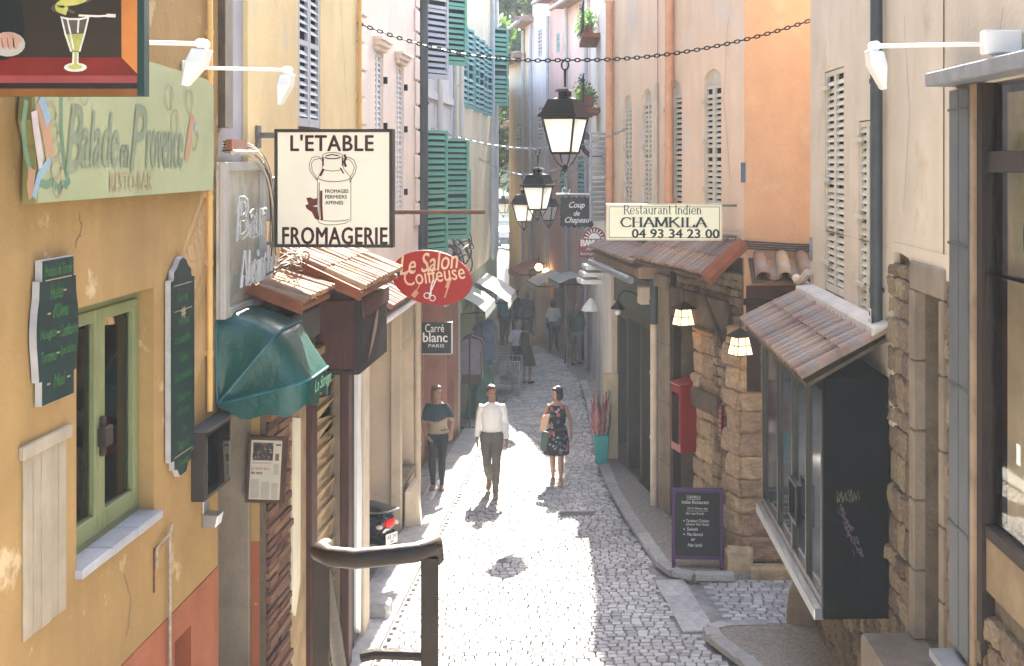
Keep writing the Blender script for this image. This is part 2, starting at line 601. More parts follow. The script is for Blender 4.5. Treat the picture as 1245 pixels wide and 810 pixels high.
mb = MB()                                            # the street: bedding under the cobbles, plain paving beyond them
yy = [11.2 + .6 * i for i in range(60)] + [48, 52, 60, 80, 110, 140]
n = len(yy)
lx = lambda Y: -3.4 if Y < 36 else -3.4 - (Y - 36) * .09
mb.add([(lx(y), y, gz(y) - .03) for y in yy] + [((kerb_x(y) if not 14.4 < y < 17.7 else 5.0) + .3, y, gz(y) - .03) for y in yy], [(i, n + i, n + i + 1, i + 1) for i in range(n - 1)])
mb.nofix = True
street = mb.build('street', m_joint, kind='structure', at=(0, 11.2, gz(11.2)))
mb = MB()
yy = [43.6, 46, 52, 60, 80, 110, 140]
n = len(yy)
mb.add([(lx(y), y, gz(y) - .018) for y in yy] + [(kerb_x(y) + .3, y, gz(y) - .018) for y in yy], [(i, n + i, n + i + 1, i + 1) for i in range(n - 1)])
mb.nofix = True
mb.build('far_paving', mat('far_cobble_paving', (.34, .33, .31), .8, .3, 6, .5, 14), street)

# cobbles: the nearest ones single pieces, the rest one mass
def cob_verts(hw, hl, jx=.15):
    a = [(-hw, -hl), (hw, -hl), (hw, hl), (-hw, hl)]
    a = [(x * (1 + jit(jx)), y * (1 + jit(jx))) for x, y in a]
    lo = [(x, y, -.035) for x, y in a]
    mid = [(x * .97, y * .97, -.004) for x, y in a]
    hi = [(x * .82, y * .82, .003 + jit(.002)) for x, y in a]
    f = [(8, 9, 10, 11)]
    for i in range(4):
        j = (i + 1) % 4
        f += [(i, j, 4 + j, 4 + i), (4 + i, 4 + j, 8 + j, 8 + i)]
    return lo + mid + hi, f
cob_protos = []
for i in range(8):
    q = MB()
    q.add(*cob_verts(.052, .043))
    cob_protos.append(proto('cobble', q, m_cob))
mass = MB()
singles = []
y = 13.3
row = 0
while y < 43.4:
    h = .098 + jit(.006)
    x = -2.53 + (row % 2) * .055
    xe = kerb_x(y) - .17
    if 14.8 < y < 17.45: xe = kerb_x(y) - .30
    while x < xe:
        wd = .115 + jit(.018)
        # rows bow like the fan pattern of setts
        bow = .05 * math.sin((x + .25 * math.sin(y * .9)) * 3.1)
        cx, cyy = x + wd / 2, y + h / 2 + bow + jit(.006)
        M = T(cx, cyy, gz(cyy) + jit(.004)) @ R3('Z', jit(.09)) @ SC(wd / .112, h / .094, 1)
        px, py = VX + cx * FPX / cyy, HY + (CZ - gz(cyy)) * FPX / cyy
        if len(singles) < 170 and py < 816 and 560 < px < 930 and cx > -1.2:
            singles.append(M)
        else:
            mass.add(*cob_verts(.052, .043), M)
        x += wd + .004
    y += h + .004
    row += 1
for M in singles:
    piece('cobble', random.choice(cob_protos), street, M)
# alley setts
y = 14.98
row = 0
while y < 16.8:
    x = 1.02 + (17.4 - y) * .13 + (row % 2) * .09
    while x < 4.6:
        wd, hh = .14 + jit(.03), .105
        M = T(x + wd/2, y + hh/2, gz(y) + jit(.003)) @ R3('Z', jit(.04)) @ SC(wd / .112, hh / .094, 1)
        if x < 2.45 and len(singles) < 290:
            piece('cobble', random.choice(cob_protos), street, M)
            singles.append(M)
        else:
            mass.add(*cob_verts(.052, .043, .08), M)
        x += wd + .006
    y += hh + .006
    row += 1
mass.nofix = True
mass.build('cobbles', m_cobm, street, kind='stuff')

# slab strip across the alley mouth
slab_me = proto('slab', MB().box(-.5, .5, -.5, .5, -.06, .008), m_kerb, .012)
for i in range(3):
    a, b = Vector((.72, 16.85)), Vector((.98, 14.92))
    p = a.lerp(b, (i + .5) / 3)
    ang = math.atan2(b.y - a.y, b.x - a.x)
    piece('slab', slab_me, street, T(p.x, p.y, gz(p.y) + .002) @ R3('Z', ang) @ SC(.63, .38, 1))
# iron covers in the road
for (px, py, sx, sy) in ((620, 768, .42, .28), (603, 682, .36, .22), (700, 625, .6, .25)):
    p = G(px, py)
    q = MB(T(p.x, p.y, p.z))
    q.box(-sx/2, sx/2, -sy/2, sy/2, -.02, .010)
    for k in range(5):
        q.box(-sx/2 + .03, sx/2 - .03, -sy/2 + .03 + k*(sy-.06)/5, -sy/2 + .045 + k*(sy-.06)/5, .0102, .016)
    q.build('drain_cover', mat('cast_iron', (.16, .155, .15), .6, .3, 8, .3, 60, metal=.3), street)

# left flagstones, pavements and kerbs
flag_me = [proto('flagstone', MB().box(-.5, .5, -.5, .5, -.05, .012 + .004*i), m_kerb, .010) for i in range(3)]
y = 12.4
while y < 35:
    l = .75 + jit(.2)
    piece('flagstone', random.choice(flag_me), street, T(-2.82, y + l/2, gz(y + l/2) + .01) @ R3('Z', jit(.006)) @ SC(.54, l - .012, 1))
    y += l

m_pave = mat('pebble_pavement', (.27, .24, .205), .85, .35, 26, .9, 34)
kerb_me = proto('kerb_stone', MB().box(-.5, .5, -.5, .5, -.1, .5), m_kerb, .03)
def pavement(label_name, edge, back):
    pv = MB()
    poly = edge + back
    pv.v = [Vector((x, y, gz(y) + .085)) for x, y in poly]
    pv.f = [tuple(range(len(poly)))]
    pv.add([(x, y, gz(y) - .1) for x, y in poly], [])
    k = len(poly)
    for i in range(k):
        pv.f.append((i, (i + 1) % k, k + (i + 1) % k, k + i))
    o = pv.build(label_name, m_pave, kind='structure', at=(edge[0][0], edge[0][1], gz(edge[0][1])))
    for (x0, y0), (x1, y1) in zip(edge, edge[1:]):
        L = math.hypot(x1 - x0, y1 - y0)
        n = max(1, round(L / .8))
        for i in range(n):
            t = (i + .5) / n
            x, y = x0 + (x1 - x0) * t, y0 + (y1 - y0) * t
            ang = math.atan2(y1 - y0, x1 - x0)
            piece('kerb_stone', kerb_me, o, T(x, y, gz(y) + .04) @ R3('Z', ang) @ SC(L / n - .012, .17 + jit(.008), .125 + jit(.01)))
    return o
pavement('pavement', [(1.55, 16.80), (1.05, 16.82), (.80, 16.98), (.66, 17.35), (.55, 18.0), (.3, 19.56), (.05, 21.3), (-.15, 23.4), (-.3, 26), (-.5, 30), (-.75, 33.6)],
         [(.6, 33.6), (.6, 24.2), (1.05, 20.4), (2.3, 17.28), (1.75, 16.92)])
pavement('pavement_near', [(1.92, 11.3), (1.75, 12.6), (1.38, 13.85), (1.12, 14.5), (1.1, 14.78), (1.3, 14.92), (1.75, 14.95)], [(3.2, 14.95), (3.2, 11.3)])

# stairs that climb from the street to the camera's terrace
stairs = thing('stairs', (0, 11.6, gz(11.6)), None, None)
stairs['kind'] = 'structure'
NST, TREAD = 23, .40
y1, z1 = 11.6, gz(11.6)
rise = (3.86 - z1) / NST
for i in range(NST):
    q = MB()
    q.box(-3.02, 2.62, y1 - TREAD * (i + 1), y1 - TREAD * i + .03, z1 - .3 + rise * i, z1 + rise * (i + 1))
    q.build('step', m_kerb, stairs, bevel=.012)
q = MB()
q.box(-3.02, 2.62, -6, y1 - TREAD * NST - .001, 3.3, z1 + rise * NST)
q.build('landing', m_kerb, stairs)
q = MB()
q.add([(-3.01, y1 - .05, -.3), (2.61, y1 - .05, -.3), (2.61, -6, -.3), (-3.01, -6, -.3), (-3.01, y1 - .06, z1 - .1), (2.61, y1 - .06, z1 - .1), (2.61, 2.3, 3.35), (-3.01, 2.3, 3.35), (2.61, -6, 3.35), (-3.01, -6, 3.35)],
      [(0, 1, 2, 3), (0, 1, 5, 4), (4, 5, 6, 7), (6, 8, 9, 7), (2, 3, 9, 8), (1, 2, 8, 6, 5), (0, 4, 7, 9, 3)])
q.build('base', m_mortar, stairs)

# ------------------------------------------------------------------ shared building parts
slat_cache = {}
def shutter(parent, M, wd, h, material, near=True, pitch=.085, mid=True, name='shutter', arch=0.0, tilt=-.6, fr=.05, back=True):
    """louvred leaf; M: local x right, y up, z out, origin at the lower left corner"""
    q = MB(M)
    f, t = fr, .035
    q.box(0, f, 0, h, 0, t)
    q.box(wd - f, wd, 0, h, 0, t)
    q.box(f, wd - f, 0, f * 1.6, .002, t - .002)
    if mid: q.box(f, wd - f, h * .45, h * .45 + f, .002, t - .002)
    q.box(f, wd - f, h - f, h, .002, t - .002)
    if arch:
        q.add([(0, h, .002), (wd, h, .002)] + [(wd/2 + wd/2*math.cos(a), h + arch*math.sin(a), .002) for a in (.4, .8, 1.2, 1.57, 1.94, 2.34, 2.74)] +
              [(0, h, t - .002), (wd, h, t - .002)] + [(wd/2 + wd/2*math.cos(a), h + arch*math.sin(a), t - .002) for a in (.4, .8, 1.2, 1.57, 1.94, 2.34, 2.74)],
              [tuple(range(9)), tuple(range(9, 18))] + [(i, (i+1) % 9, 9 + (i+1) % 9, 9 + i) for i in range(9)])
    ys = []
    y = f * 1.6 + pitch * .5
    while y < h - f - pitch * .3:
        if not (mid and h * .45 - pitch * .4 < y < h * .45 + f + pitch * .4):
            ys.append(y)
        y += pitch
    if near:
        o = q.build(name, material, parent)
        MB(M).box(f * .5, wd - f * .5, f, h - f * .5, -.010, -.002).build('gap_shade_sheet', m_dark, o)  # black sheet added behind the slats, standing in for shade in the gaps
        key = (material.name, round(pitch, 3))
        if key not in slat_cache:
            slat_cache[key] = proto('slat', MB().box(-.5, .5, -pitch * .36, pitch * .36, -.004, .004), material)
        for yv in ys:
            piece('slat', slat_cache[key], o, M @ T(wd / 2, yv, t / 2) @ R3('X', tilt) @ SC(wd - 2 * f + .004, 1, 1))
    else:
        for yv in ys:
            q.box(-.5, .5, -pitch * .47, pitch * .47, -.004, .004, T(wd / 2, yv, t / 2) @ R3('X', tilt) @ SC(wd - 2 * f + .004, 1, 1))
        o = q.build(name, material, parent)
        if back: MB(M).box(f * .5, wd - f * .5, f, h - f * .5, -.010, -.002).build('gap_shade_sheet', m_dark, o)  # same added shade sheet behind the merged slats
    return o

def cover_tile(r0, r1, L, th=.014, n=7):
    """half-round tile along +y, wide end at y = 0"""
    vs, fs = [], []
    for (y, r) in ((0, r0), (L, r1)):
        for rr in (r, r - th):
            for j in range(n + 1):
                a = PI * j / n
                vs.append((rr * math.cos(a), y, rr * math.sin(a)))
    k = n + 1
    for j in range(n):
        fs += [(j, j+1, 2*k + j + 1, 2*k + j), (k + j + 1, k + j, 3*k + j, 3*k + j + 1), (j + 1, j, k + j, k + j + 1), (2*k + j, 2*k + j + 1, 3*k + j + 1, 3*k + j)]
    fs += [(0, 2*k, 3*k, k), (n, k + n, 3*k + n, 2*k + n)]
    q = MB()
    q.add(vs, fs)
    return q
TILE = {}
def tile_roof(parent, W, s0, s1, ztop, dtop, zeave, deave, pitch=.17, courses=2, material=None, name='tile_roof', bed=None, rad=None, sag=.014, under=False):
    material = material or m_tile
    run = math.hypot(deave - dtop, ztop - zeave)
    sl = math.atan2(ztop - zeave, deave - dtop)
    q = MB(W.M)                                      # sloping board bed
    q.add([(s0, ztop - .05, dtop), (s1, ztop - .05, dtop), (s1, zeave - .05, deave - .03), (s0, zeave - .05, deave - .03),
           (s0, ztop - .015, dtop), (s1, ztop - .015, dtop), (s1, zeave - .015, deave - .03), (s0, zeave - .015, deave - .03)],
          [(3,2,1,0),(4,5,6,7),(0,1,5,4),(1,2,6,5),(2,3,7,6),(3,0,4,7)])
    roof = q.build(name, bed or m_wood_o, parent)
    L = run / courses + .07
    r = rad or pitch * .40
    key = (material.name, round(r, 3), round(L, 3))
    if key not in TILE:
        TILE[key] = proto('roof_tile', cover_tile(r, r * .82, L), material, smooth=True)
    me = TILE[key]
    n = max(1, round((s1 - s0) / pitch))
    for i in range(n):
        s = s0 + (s1 - s0) * (i + .5) / n
        for c in range(courses):
            t = c * (run / courses)
            ze = zeave + math.sin(sl) * t
            de = deave - math.cos(sl) * t
            # tile local: +y up-slope, z out of the slope
            up = Vector((0, math.sin(sl), -math.cos(sl)))
            nn = Vector((0, math.cos(sl), math.sin(sl)))
            xx = up.cross(nn)
            B = Matrix((( xx.x, up.x, nn.x, s + jit(.006)), (xx.y, up.y, nn.y, ze), (xx.z, up.z, nn.z, de), (0, 0, 0, 1)))
            piece('roof_tile', me, roof, W.M @ B @ T(0, 0, .012 + .012 * (c == 0) + abs(jit(sag))) @ R3('X', -.03 + jit(.03)) @ R3('Z', jit(.06)))
            if under and i < n - 1:                  # the channel tile between two covers
                piece('roof_tile', me, roof, W.M @ B @ T((s1 - s0) / n * .5, .02, r * .8) @ R3('Y', PI) @ R3('X', .03))
    return roof

STONES = []
for i in range(6):
    bm = bmesh.new()
    bmesh.ops.create_cube(bm, size=1.0)
    bmesh.ops.bevel(bm, geom=list(bm.edges), offset=.11, segments=1, affect='EDGES')
    bmesh.ops.subdivide_edges(bm, edges=[e for e in bm.edges if e.calc_length() > .5], cuts=2, use_grid_fill=True)
    for v in bm.verts:
        k = mnoise.noise_vector(v.co * 2.1 + Vector((i * 7.3, 0, 0)))
        k2 = mnoise.noise_vector(v.co * 5.5 + Vector((i * 3.1, 9, 0)))
        v.co += k * .10 + k2 * .045
    STONES.append(bm)
STM = {}
def stone_meshes(material):
    if material.name not in STM:
        out = []
        for bm in STONES:
            me = bpy.data.meshes.new('stone')
            bm.to_mesh(me)
            me.materials.append(material)
            out.append(me)
        STM[material.name] = out
    return STM[material.name]
def stones(parent, W, s0, s1, z0, z1, rowh=(.14, .26), wid=(.16, .4), d=0.0, depth=.16, material=None, name='stone', ragged=.02):
    z = z0
    mes = stone_meshes(material or m_stone)
    while z < z1 - .03:
        h = min(random.uniform(*rowh), z1 - z)
        s = s0
        while s < s1 - .02:
            wd = min(random.uniform(*wid), s1 - s)
            if s1 - s - wd < .06: wd = s1 - s
            k = W.M @ T(s + wd / 2, z + h / 2, d - depth / 2 + abs(jit(ragged)))
            piece(name, random.choice(mes), parent, k @ R3('Z', jit(.05)) @ R3('X', random.choice((0, PI))) @ SC(wd * .97, h * .97, depth * random.uniform(.8, 1.25)))
            s += wd
        z += h

def pipe(parent, W, s, z0, z1, r, material, d=.07, brackets=(), name='downpipe', top=None, bot=None):
    q = MB(W.M)
    pts = [(s, z0, d), (s, z1, d)]
    q.tube(pts, r, 10)
    o = q.build(name, material, parent, smooth=True)
    for zb in brackets:
        b = MB(W.M)
        b.tube([(s, zb - .02, d), (s, zb + .02, d)], r * 1.18, 10)
        b.box(s - .012, s + .012, zb - .015, zb + .015, -.01, d)
        b.build('pipe_clip', material, o, smooth=True)
    return o
def window(parent, W, s0, s1, z0, z1, d, frame_m, glass_m, bars=1, cross=0, fw=.05, name='window', th=.05):
    q = MB(W.M)
    q.box(s0, s0 + fw, z0, z1, d, d + th)
    q.box(s1 - fw, s1, z0, z1, d, d + th)
    q.box(s0 + fw, s1 - fw, z0, z0 + fw, d + .002, d + th - .002)
    q.box(s0 + fw, s1 - fw, z1 - fw, z1, d + .002, d + th - .002)
    for i in range(bars):
        s = s0 + (s1 - s0) * (i + 1) / (bars + 1)
        q.box(s - fw * .8, s + fw * .8, z0 + fw, z1 - fw, d + .004, d + th + .006)
    for i in range(cross):
        z = z0 + (z1 - z0) * (i + 1) / (cross + 1)
        q.box(s0 + fw, s1 - fw, z - fw * .4, z + fw * .4, d + .006, d + th - .006)
    o = q.build(name, frame_m, parent)
    for i in range(bars + 1):
        a = s0 + (s1 - s0) * i / (bars + 1) + fw
        b = s0 + (s1 - s0) * (i + 1) / (bars + 1) - fw
        MB(W.M).box(a - .01, b + .01, z0 + fw - .01, z1 - fw + .01, d + .018, d + .024).build('pane', glass_m, o)
    return o
# ================================================================== LEFT SIDE
# ------------------------------------------------------------------ yellow building
LA = Wall((-3.0, 0.0), (-3.0, 10.0))                 # local x = distance from the camera
yb = thing('yellow_building', (-3.0, 8, 1), 'ochre yellow plastered building with red painted base and green window at the left edge', 'building')
wx0, wx1, wz0, wz1 = 7.36, 8.6, 3.21, 4.67
q = MB(LA.M)
q.wall(-2.0, 10.0, 2.42, 12.5, [(wx0, wx1, wz0, wz1, .26)], D=4)
q.build('wall', m_yel, yb)
q = MB(LA.M)
q.wall(-2.0, 10.0, -.2, 2.415, [(9.0, 9.35, .9, 2.2, .12)], D=3.9, front=.004)
q.build('dado', m_red, yb)
# window with two casements
win = MB(LA.M)
fd = -.17
win.box(wx0 + .002, wx0 + .05, wz0, wz1 - .002, fd, fd + .07)
win.box(wx1 - .05, wx1 - .002, wz0, wz1 - .002, fd, fd + .07)
win.box(wx0 + .05, wx1 - .05, wz1 - .06, wz1 - .002, fd, fd + .068)
win.box(wx0 + .05, wx1 - .05, wz0, wz0 + .05, fd, fd + .068)
wo_ = win.build('window', m_sage, yb)
mid = (wx0 + wx1) / 2 - .06
for a, b in ((wx0 + .052, mid - .003), (mid + .003, wx1 - .052)):
    c = MB(LA.M)
    f = .075
    c.box(a, a + f, wz0 + .052, wz1 - .062, fd + .02, fd + .085)
    c.box(b - f, b, wz0 + .052, wz1 - .062, fd + .02, fd + .085)
    c.box(a + f, b - f, wz0 + .052, wz0 + .17, fd + .022, fd + .083)
    c.box(a + f, b - f, wz1 - .062 - f, wz1 - .062, fd + .022, fd + .083)
    c.build('casement', m_sage, wo_, bevel=.006)
    MB(LA.M).box(a + f - .005, b - f + .005, wz0 + .165, wz1 - .13, fd + .045, fd + .05).build('pane', m_glass, wo_)
h = MB(LA.M)
h.box(mid - .05, mid + .07, 3.78, 3.9, fd + .086, fd + .14)
h.box(mid - .02, mid + .03, 3.72, 3.96, fd + .086, fd + .115)
h.build('latch', m_wood_d, wo_, bevel=.008)
MB(LA.M).box(wx0 + .01, wx1 - .01, wz0 + .01, wz1 - .01, -.256, -.25).build('dark_backing', mat('dim_room', (.10, .075, .05), .9, .5, 2, 0), wo_)
sl = MB(LA.M)
for i in range(3):
    a = wx0 - .02 + (wx1 - wx0 + .04) * i / 3
    sl = MB(LA.M)
    sl.box(a, a + (wx1 - wx0 + .04) / 3 - .006, wz0 - .05, wz0 + .006, -.16, .05 + .004 * i)
    sl.build('sill', m_marble, wo_, bevel=.008)
# white boarded hatch
x0, x1, z0, z1 = 6.68, 7.20, 3.05, 3.98
ht = MB(LA.M)
ht.box(x0 - .04, x1 + .04, z1 + .001, z1 + .07, .0, .03)
hat = ht.build('hatch', m_whitew, yb, bevel=.005)
wds = [.11, .09, .12, .10, .10]
a = x0
for i in range(5):
    b = a + (x1 - x0) * wds[i] / sum(wds)
    p = MB(LA.M)
    p.box(a + .003, b - .003, z0 + .004 * (i % 2), z1, .0, .010 + .003 * (i % 3))
    p.build('plank', m_whitew, hat, bevel=.003)
    a = b
# conduit, cables, tap pipe
pipe(yb, LA, LA.hit(250)[0], LA.hit(250, 500)[1], 10.4, .022, m_yelpipe, .03, [LA.hit(250, v)[1] for v in (40, 90, 140, 240, 320, 430)], name='conduit')
tp = MB(LA.M)
s, zt = LA.hit(201, 650)
tp.tube([(s, 1.6, .03), (s, zt, .03), (s + .03, zt + .06, .035)], .011, 6)
tp.tube([(s - .25, zt - .15, .03), (s - .25, zt - .02, .03), (s, zt + .01, .03)], .008, 6)
tp.build('water_pipe', mat('galvanised', (.33, .27, .2), .6, .3, 20, .1), yb, smooth=True)
cr = MB(LA.M)
s, zt = LA.hit(186, 665)
cr.box(s, s + .15, zt - .03, zt - .015, 0, .012)
cr.box(s, s + .012, zt - .3, zt - .03, 0, .010)
cr.build('iron_strap', m_rust, yb)

# ------------------------------------------------------------------ painted signs on the yellow wall
def board(W, poly, d0, d1, name, label, face_m, edge_m, cat='sign', group=None):
    cx = sum(p[0] for p in poly) / len(poly)
    cz = min(p[1] for p in poly)
    o = thing(name, W.pt(cx, cz, d0), label, cat, group)
    q = MB(W.M)
    q.prism(poly, d0, d1 - .004)
    q.build('board', edge_m, o)
    q = MB(W.M)
    cxm = (min(p[0] for p in poly) + max(p[0] for p in poly)) / 2
    czm = (min(p[1] for p in poly) + max(p[1] for p in poly)) / 2
    q.prism([(cxm + (x - cxm) * .985, czm + (y - czm) * .99) for x, y in poly], d1 - .0035, d1)
    q.build('painted_face', face_m, o)
    return o
# long pale green sign
x0, x1 = LA.hit(20)[0], LA.hit(246)[0]
z0, z1 = 5.28, 6.08
poly = [(x0 + .02, z0), (x1 - .02, z0)] + [(x1, z0 + .3), (x1 - .01, z1 - .05), (x1 - .15, z1 + .0)] + \
       [(x1 - .9, z1 + .03), ((x0 + x1) / 2, z1 + .05), (x0 + .9, z1 + .03), (x0 + .35, z1), (x0 + .01, z1 - .1), (x0 - .03, z0 + .42), (x0 + .03, z0 + .30)]
bal = board(LA, poly, .02, .09, 'shop_sign', 'long pale green wall sign with faded painted script lettering and figures', mat('pale_green_board', (.30, .33, .185), .35, .10, 1.5, .05, 20, .06), mat('olive_edge', (.22, .20, .07), .7))
m_balt = mat('faded_green_paint', (.165, .20, .13), .5, .25, 5, 0)
m_balr = mat('faded_rose_line', (.30, .24, .145), .6, .2, 6, 0)
L_ = MB(LA.M)
u = lambda px, py: LA.hit(px, py, .09)
def lbox(W, d, x0, x1, y0, y1):
    a, _ = W.hit(x0, 195, d)
    b, _ = W.hit(x1, 195, d)
    return a, b, W.hit((x0 + x1)/2, y1, d)[1], W.hit((x0 + x1)/2, y0, d)[1]
L_.text('B', *lbox(LA, .09, 80, 100, 128, 208), d=.0935, shear=.3, bold=.02)
L_.text('alade', *lbox(LA, .09, 98, 144, 136, 203), d=.0935, shear=.25, bold=.02)
L_.text('en', *lbox(LA, .09, 146, 156, 176, 204), d=.0935, shear=.25, bold=.02)
L_.text('P', *lbox(LA, .09, 158, 178, 128, 206), d=.0935, shear=.3, bold=.015)
L_.text('rovence', *lbox(LA, .09, 177, 222, 160, 204), d=.0935, shear=.25, bold=.02)
L_.build('lettering', m_balt, bal)
L_ = MB(LA.M)
L_.text('RESTO-BAR', *lbox(LA, .09, 133, 184, 210, 232), d=.0935, bold=.02)
for k in range(5):
    a, z = u(62 + k * 2, 140 + k * 22)
    L_.stroke([(a + .06 * math.cos(t), z + .07 * math.sin(t) * (1 - t / 16)) for t in [i * .5 for i in range(14)]], .012, .0935)
for px, py in ((205, 120), (212, 150), (230, 125), (236, 170), (102, 112), (86, 105)):
    a, z = u(px, py)
    L_.stroke([(a + (.09 - t * .006) * math.cos(t), z + (.10 - t * .006) * math.sin(t)) for t in [i * .5 for i in range(16)]], .012, .0935)
L_.build('scrollwork', m_balr, bal, kind='stuff')
L_ = MB(LA.M)
for pts in (((74, 118), (74, 160), (78, 200), (84, 225)), ((82, 226), (76, 223), (70, 231)), ((69, 229), (64, 221), (56, 225), (48, 222)), ((32, 122), (28, 150), (30, 180), (38, 215))):
    L_.stroke([u(*p) for p in pts], .045, .0910)
L_.build('border_stroke', mat('mid_green_paint', (.10, .19, .12), .5, .2, 5, 0), bal)
L_ = MB(LA.M)
for pts, wd in ((((46, 122), (53, 150), (58, 175), (60, 192)), .10), (((38, 205), (36, 225), (38, 240)), .08), (((234, 140), (230, 165), (226, 195)), .09)):
    L_.stroke([u(*p) for p in pts], wd, .0945)
L_.build('painted_figure', mat('faded_orange_paint', (.36, .20, .115), .5, .15, 5, 0), bal, kind='stuff')
L_ = MB(LA.M)
for pts, wd in ((((48, 118), (54, 135), (58, 150)), .07), (((40, 240), (46, 215), (60, 195)), .05), (((238, 150), (236, 158)), .05)):
    L_.stroke([u(*p) for p in pts], wd, .0952)
L_.build('painted_ribbon', mat('faded_blue_paint', (.20, .30, .38), .5, .15, 5, 0), bal)
L_ = MB(LA.M)
for pts, wd in ((((40, 135), (43, 160), (48, 195)), .07), (((46, 180), (48, 205)), .05)):
    L_.stroke([u(*p) for p in pts], wd, .0959)
L_.build('painted_drape', mat('faded_lilac_paint', (.45, .38, .38), .5, .15, 5, 0), bal)

# dark green hand-lettered boards
x0, x1 = LA.hit(33)[0], LA.hit(85)[0]
xm = (x0 + x1) / 2
zt, zb = LA.hit(59, 314)[1], LA.hit(59, 487)[1]
H = zt - zb
W2 = (x1 - x0) / 2
poly = [(xm - W2*.75, zb), (xm + W2*.75, zb), (xm + W2*.75, zb + H*.17), (xm + W2*.88, zb + H*.17)] + \
       [(xm + W2 * k, zb + H * t) for k, t in ((.93, .3), (.99, .42), (1.0, .52), (.96, .64), (.88, .74), (.86, .86))] + \
       [(xm + W2*.74, zb + H*.86), (xm + W2*.74, zb + H), (xm - W2*.74, zb + H), (xm - W2*.74, zb + H*.86)] + \
       [(xm - W2 * k, zb + H * t) for k, t in ((.86, .86), (.88, .74), (.96, .64), (1.0, .52), (.99, .42), (.93, .3), (.88, .17))] + [(xm - W2*.75, zb + H*.17)]
g1 = board(LA, poly, .01, .05, 'produce_board', 'dark green shield-shaped board with green hand lettering left of the window', m_dkgreen, m_edge)
L_ = MB(LA.M)
def row(Lm, txt, k0, k1, t, hh, sh=.25):
    Lm.text(txt, xm + W2 * k0, xm + W2 * k1, zb + H * t, zb + H * (t + hh), d=.0515, shear=sh, bold=.012)
row(L_, 'Produits du Terroir', -.66, .66, .885, .075)
row(L_, 'Huiles', -.40, .20, .72, .10)
row(L_, "d'Olives", -.28, .45, .585, .10)
row(L_, 'Nougats', -.86, -.12, .44, .085)
row(L_, 'Confitures', .06, .90, .44, .085)
row(L_, 'Tommes', -.82, -.12, .295, .08)
row(L_, 'Specialites', .06, .84, .295, .08)
row(L_, 'Miel', -.25, .30, .10, .09)
L_.build('lettering', m_grlet, g1)
L_ = MB(LA.M)
for k, t in ((.30, .76), (-.45, .62), (-.03, .475), (-.03, .33), (-.48, .135), (.48, .135)):
    L_.box(xm + W2*(k - .07), xm + W2*(k + .07), zb + H*t, zb + H*(t + .012), .0505, .0515)
L_.box(xm - W2*.62, xm + W2*.62, zb + H*.855, zb + H*.862, .0505, .0515)
L_.build('gold_dashes', m_goldl, g1)

x0, x1 = LA.hit(199)[0], LA.hit(228)[0]
xm = (x0 + x1) / 2
zt, zb = LA.hit(213, 312)[1], LA.hit(213, 578)[1]
H = zt - zb
W2 = (x1 - x0) / 2
poly = [(xm - W2*.45, zb + H*.035), (xm - W2*.25, zb), (xm + W2*.25, zb), (xm + W2*.45, zb + H*.035), (xm + W2*.72, zb + H*.045), (xm + W2*.72, zb + H*.085), (xm + W2, zb + H*.09), (xm + W2, zb + H*.90),
        (xm + W2*.74, zb + H*.905), (xm + W2*.72, zb + H*.94), (xm + W2*.45, zb + H*.96), (xm + W2*.25, zb + H*.99), (xm, zb + H), (xm - W2*.25, zb + H*.99), (xm - W2*.45, zb + H*.96), (xm - W2*.72, zb + H*.94), (xm - W2*.74, zb + H*.905),
        (xm - W2, zb + H*.90), (xm - W2, zb + H*.09), (xm - W2*.72, zb + H*.085), (xm - W2*.72, zb + H*.045)]
g2 = board(LA, poly, .01, .05, 'produce_board', 'tall narrow dark green lettered board right of the window', m_dkgreen, m_edge)
L_ = MB(LA.M)
for txt, k0, k1, t, hh in (('Savons', -.5, .4, .80, .035), ('Herbes', -.4, .5, .69, .04), ('Lavandin', -.7, .6, .61, .04), ('Vins', -.3, .4, .52, .04), ('Gourmandises', -.75, .75, .44, .042),
                           ('Salaisons', -.5, .6, .345, .04), ("d'Amour", -.5, .6, .28, .04), ('le', -.15, .25, .20, .03), ('Terroir', -.5, .6, .125, .04), ('Tissus', -.4, .4, .05, .03)):
    row(L_, txt, k0, k1, t, hh)
L_.build('lettering', m_grlet, g2)
L_ = MB(LA.M)
for t in (.755, .872, .10):
    L_.box(xm - W2*.75, xm + W2*.75, zb + H*t, zb + H*(t + .004), .0505, .0515)
L_.add([(xm + .07 * math.cos(a) * (1 if i % 2 else .45), zb + H*.745 + .05 * math.sin(a) * (1 if i % 2 else .45), .052) for i, a in enumerate([k * PI / 8 for k in range(16)])], [tuple(range(16))])
L_.nofix = True
L_.build('gold_sunburst', m_goldl, g2, kind='stuff')

# bulletin case and ashtray
a, b = LA.hit(232)[0], LA.hit(266)[0] - .03
zb, zt = LA.hit(248, 598)[1], LA.hit(248, 516)[1]
case = thing('display_case', LA.pt(a, zb), 'small brown glazed poster case on the yellow wall beside the doorway', 'display case')
q = MB(LA.M)
q.box(a, b, zb, zt, 0, .10)
q.build('case_body', mat('brown_case', (.03, .022, .018), .6, .2, 4, .1), case, bevel=.008)
q = MB(LA.M)
q.box(a - .02, b + .02, zt + .001, zt + .03, 0, .13)
q.build('hood', mat('grey_hood', (.06, .055, .055), .6, .2, 4, .1), case, bevel=.006)
q = MB(LA.M)
q.box(a + .05, b - .05, zb + .05, zt - .05, .101, .104)
q.build('poster', mat('dusky_poster', (.60, .38, .32), .5, .6, 9, 0, patch=((.16, .20, .16), .55, 12)), case)
MB(LA.M).box(a + .04, b - .04, zb + .04, zt - .04, .106, .109).build('pane', m_glass, case)
a, z = LA.hit(248, 640)
ash = thing('wall_ashtray', LA.pt(a, z), 'small steel wall ashtray below the brown poster case', 'ashtray')
q = MB(LA.M)
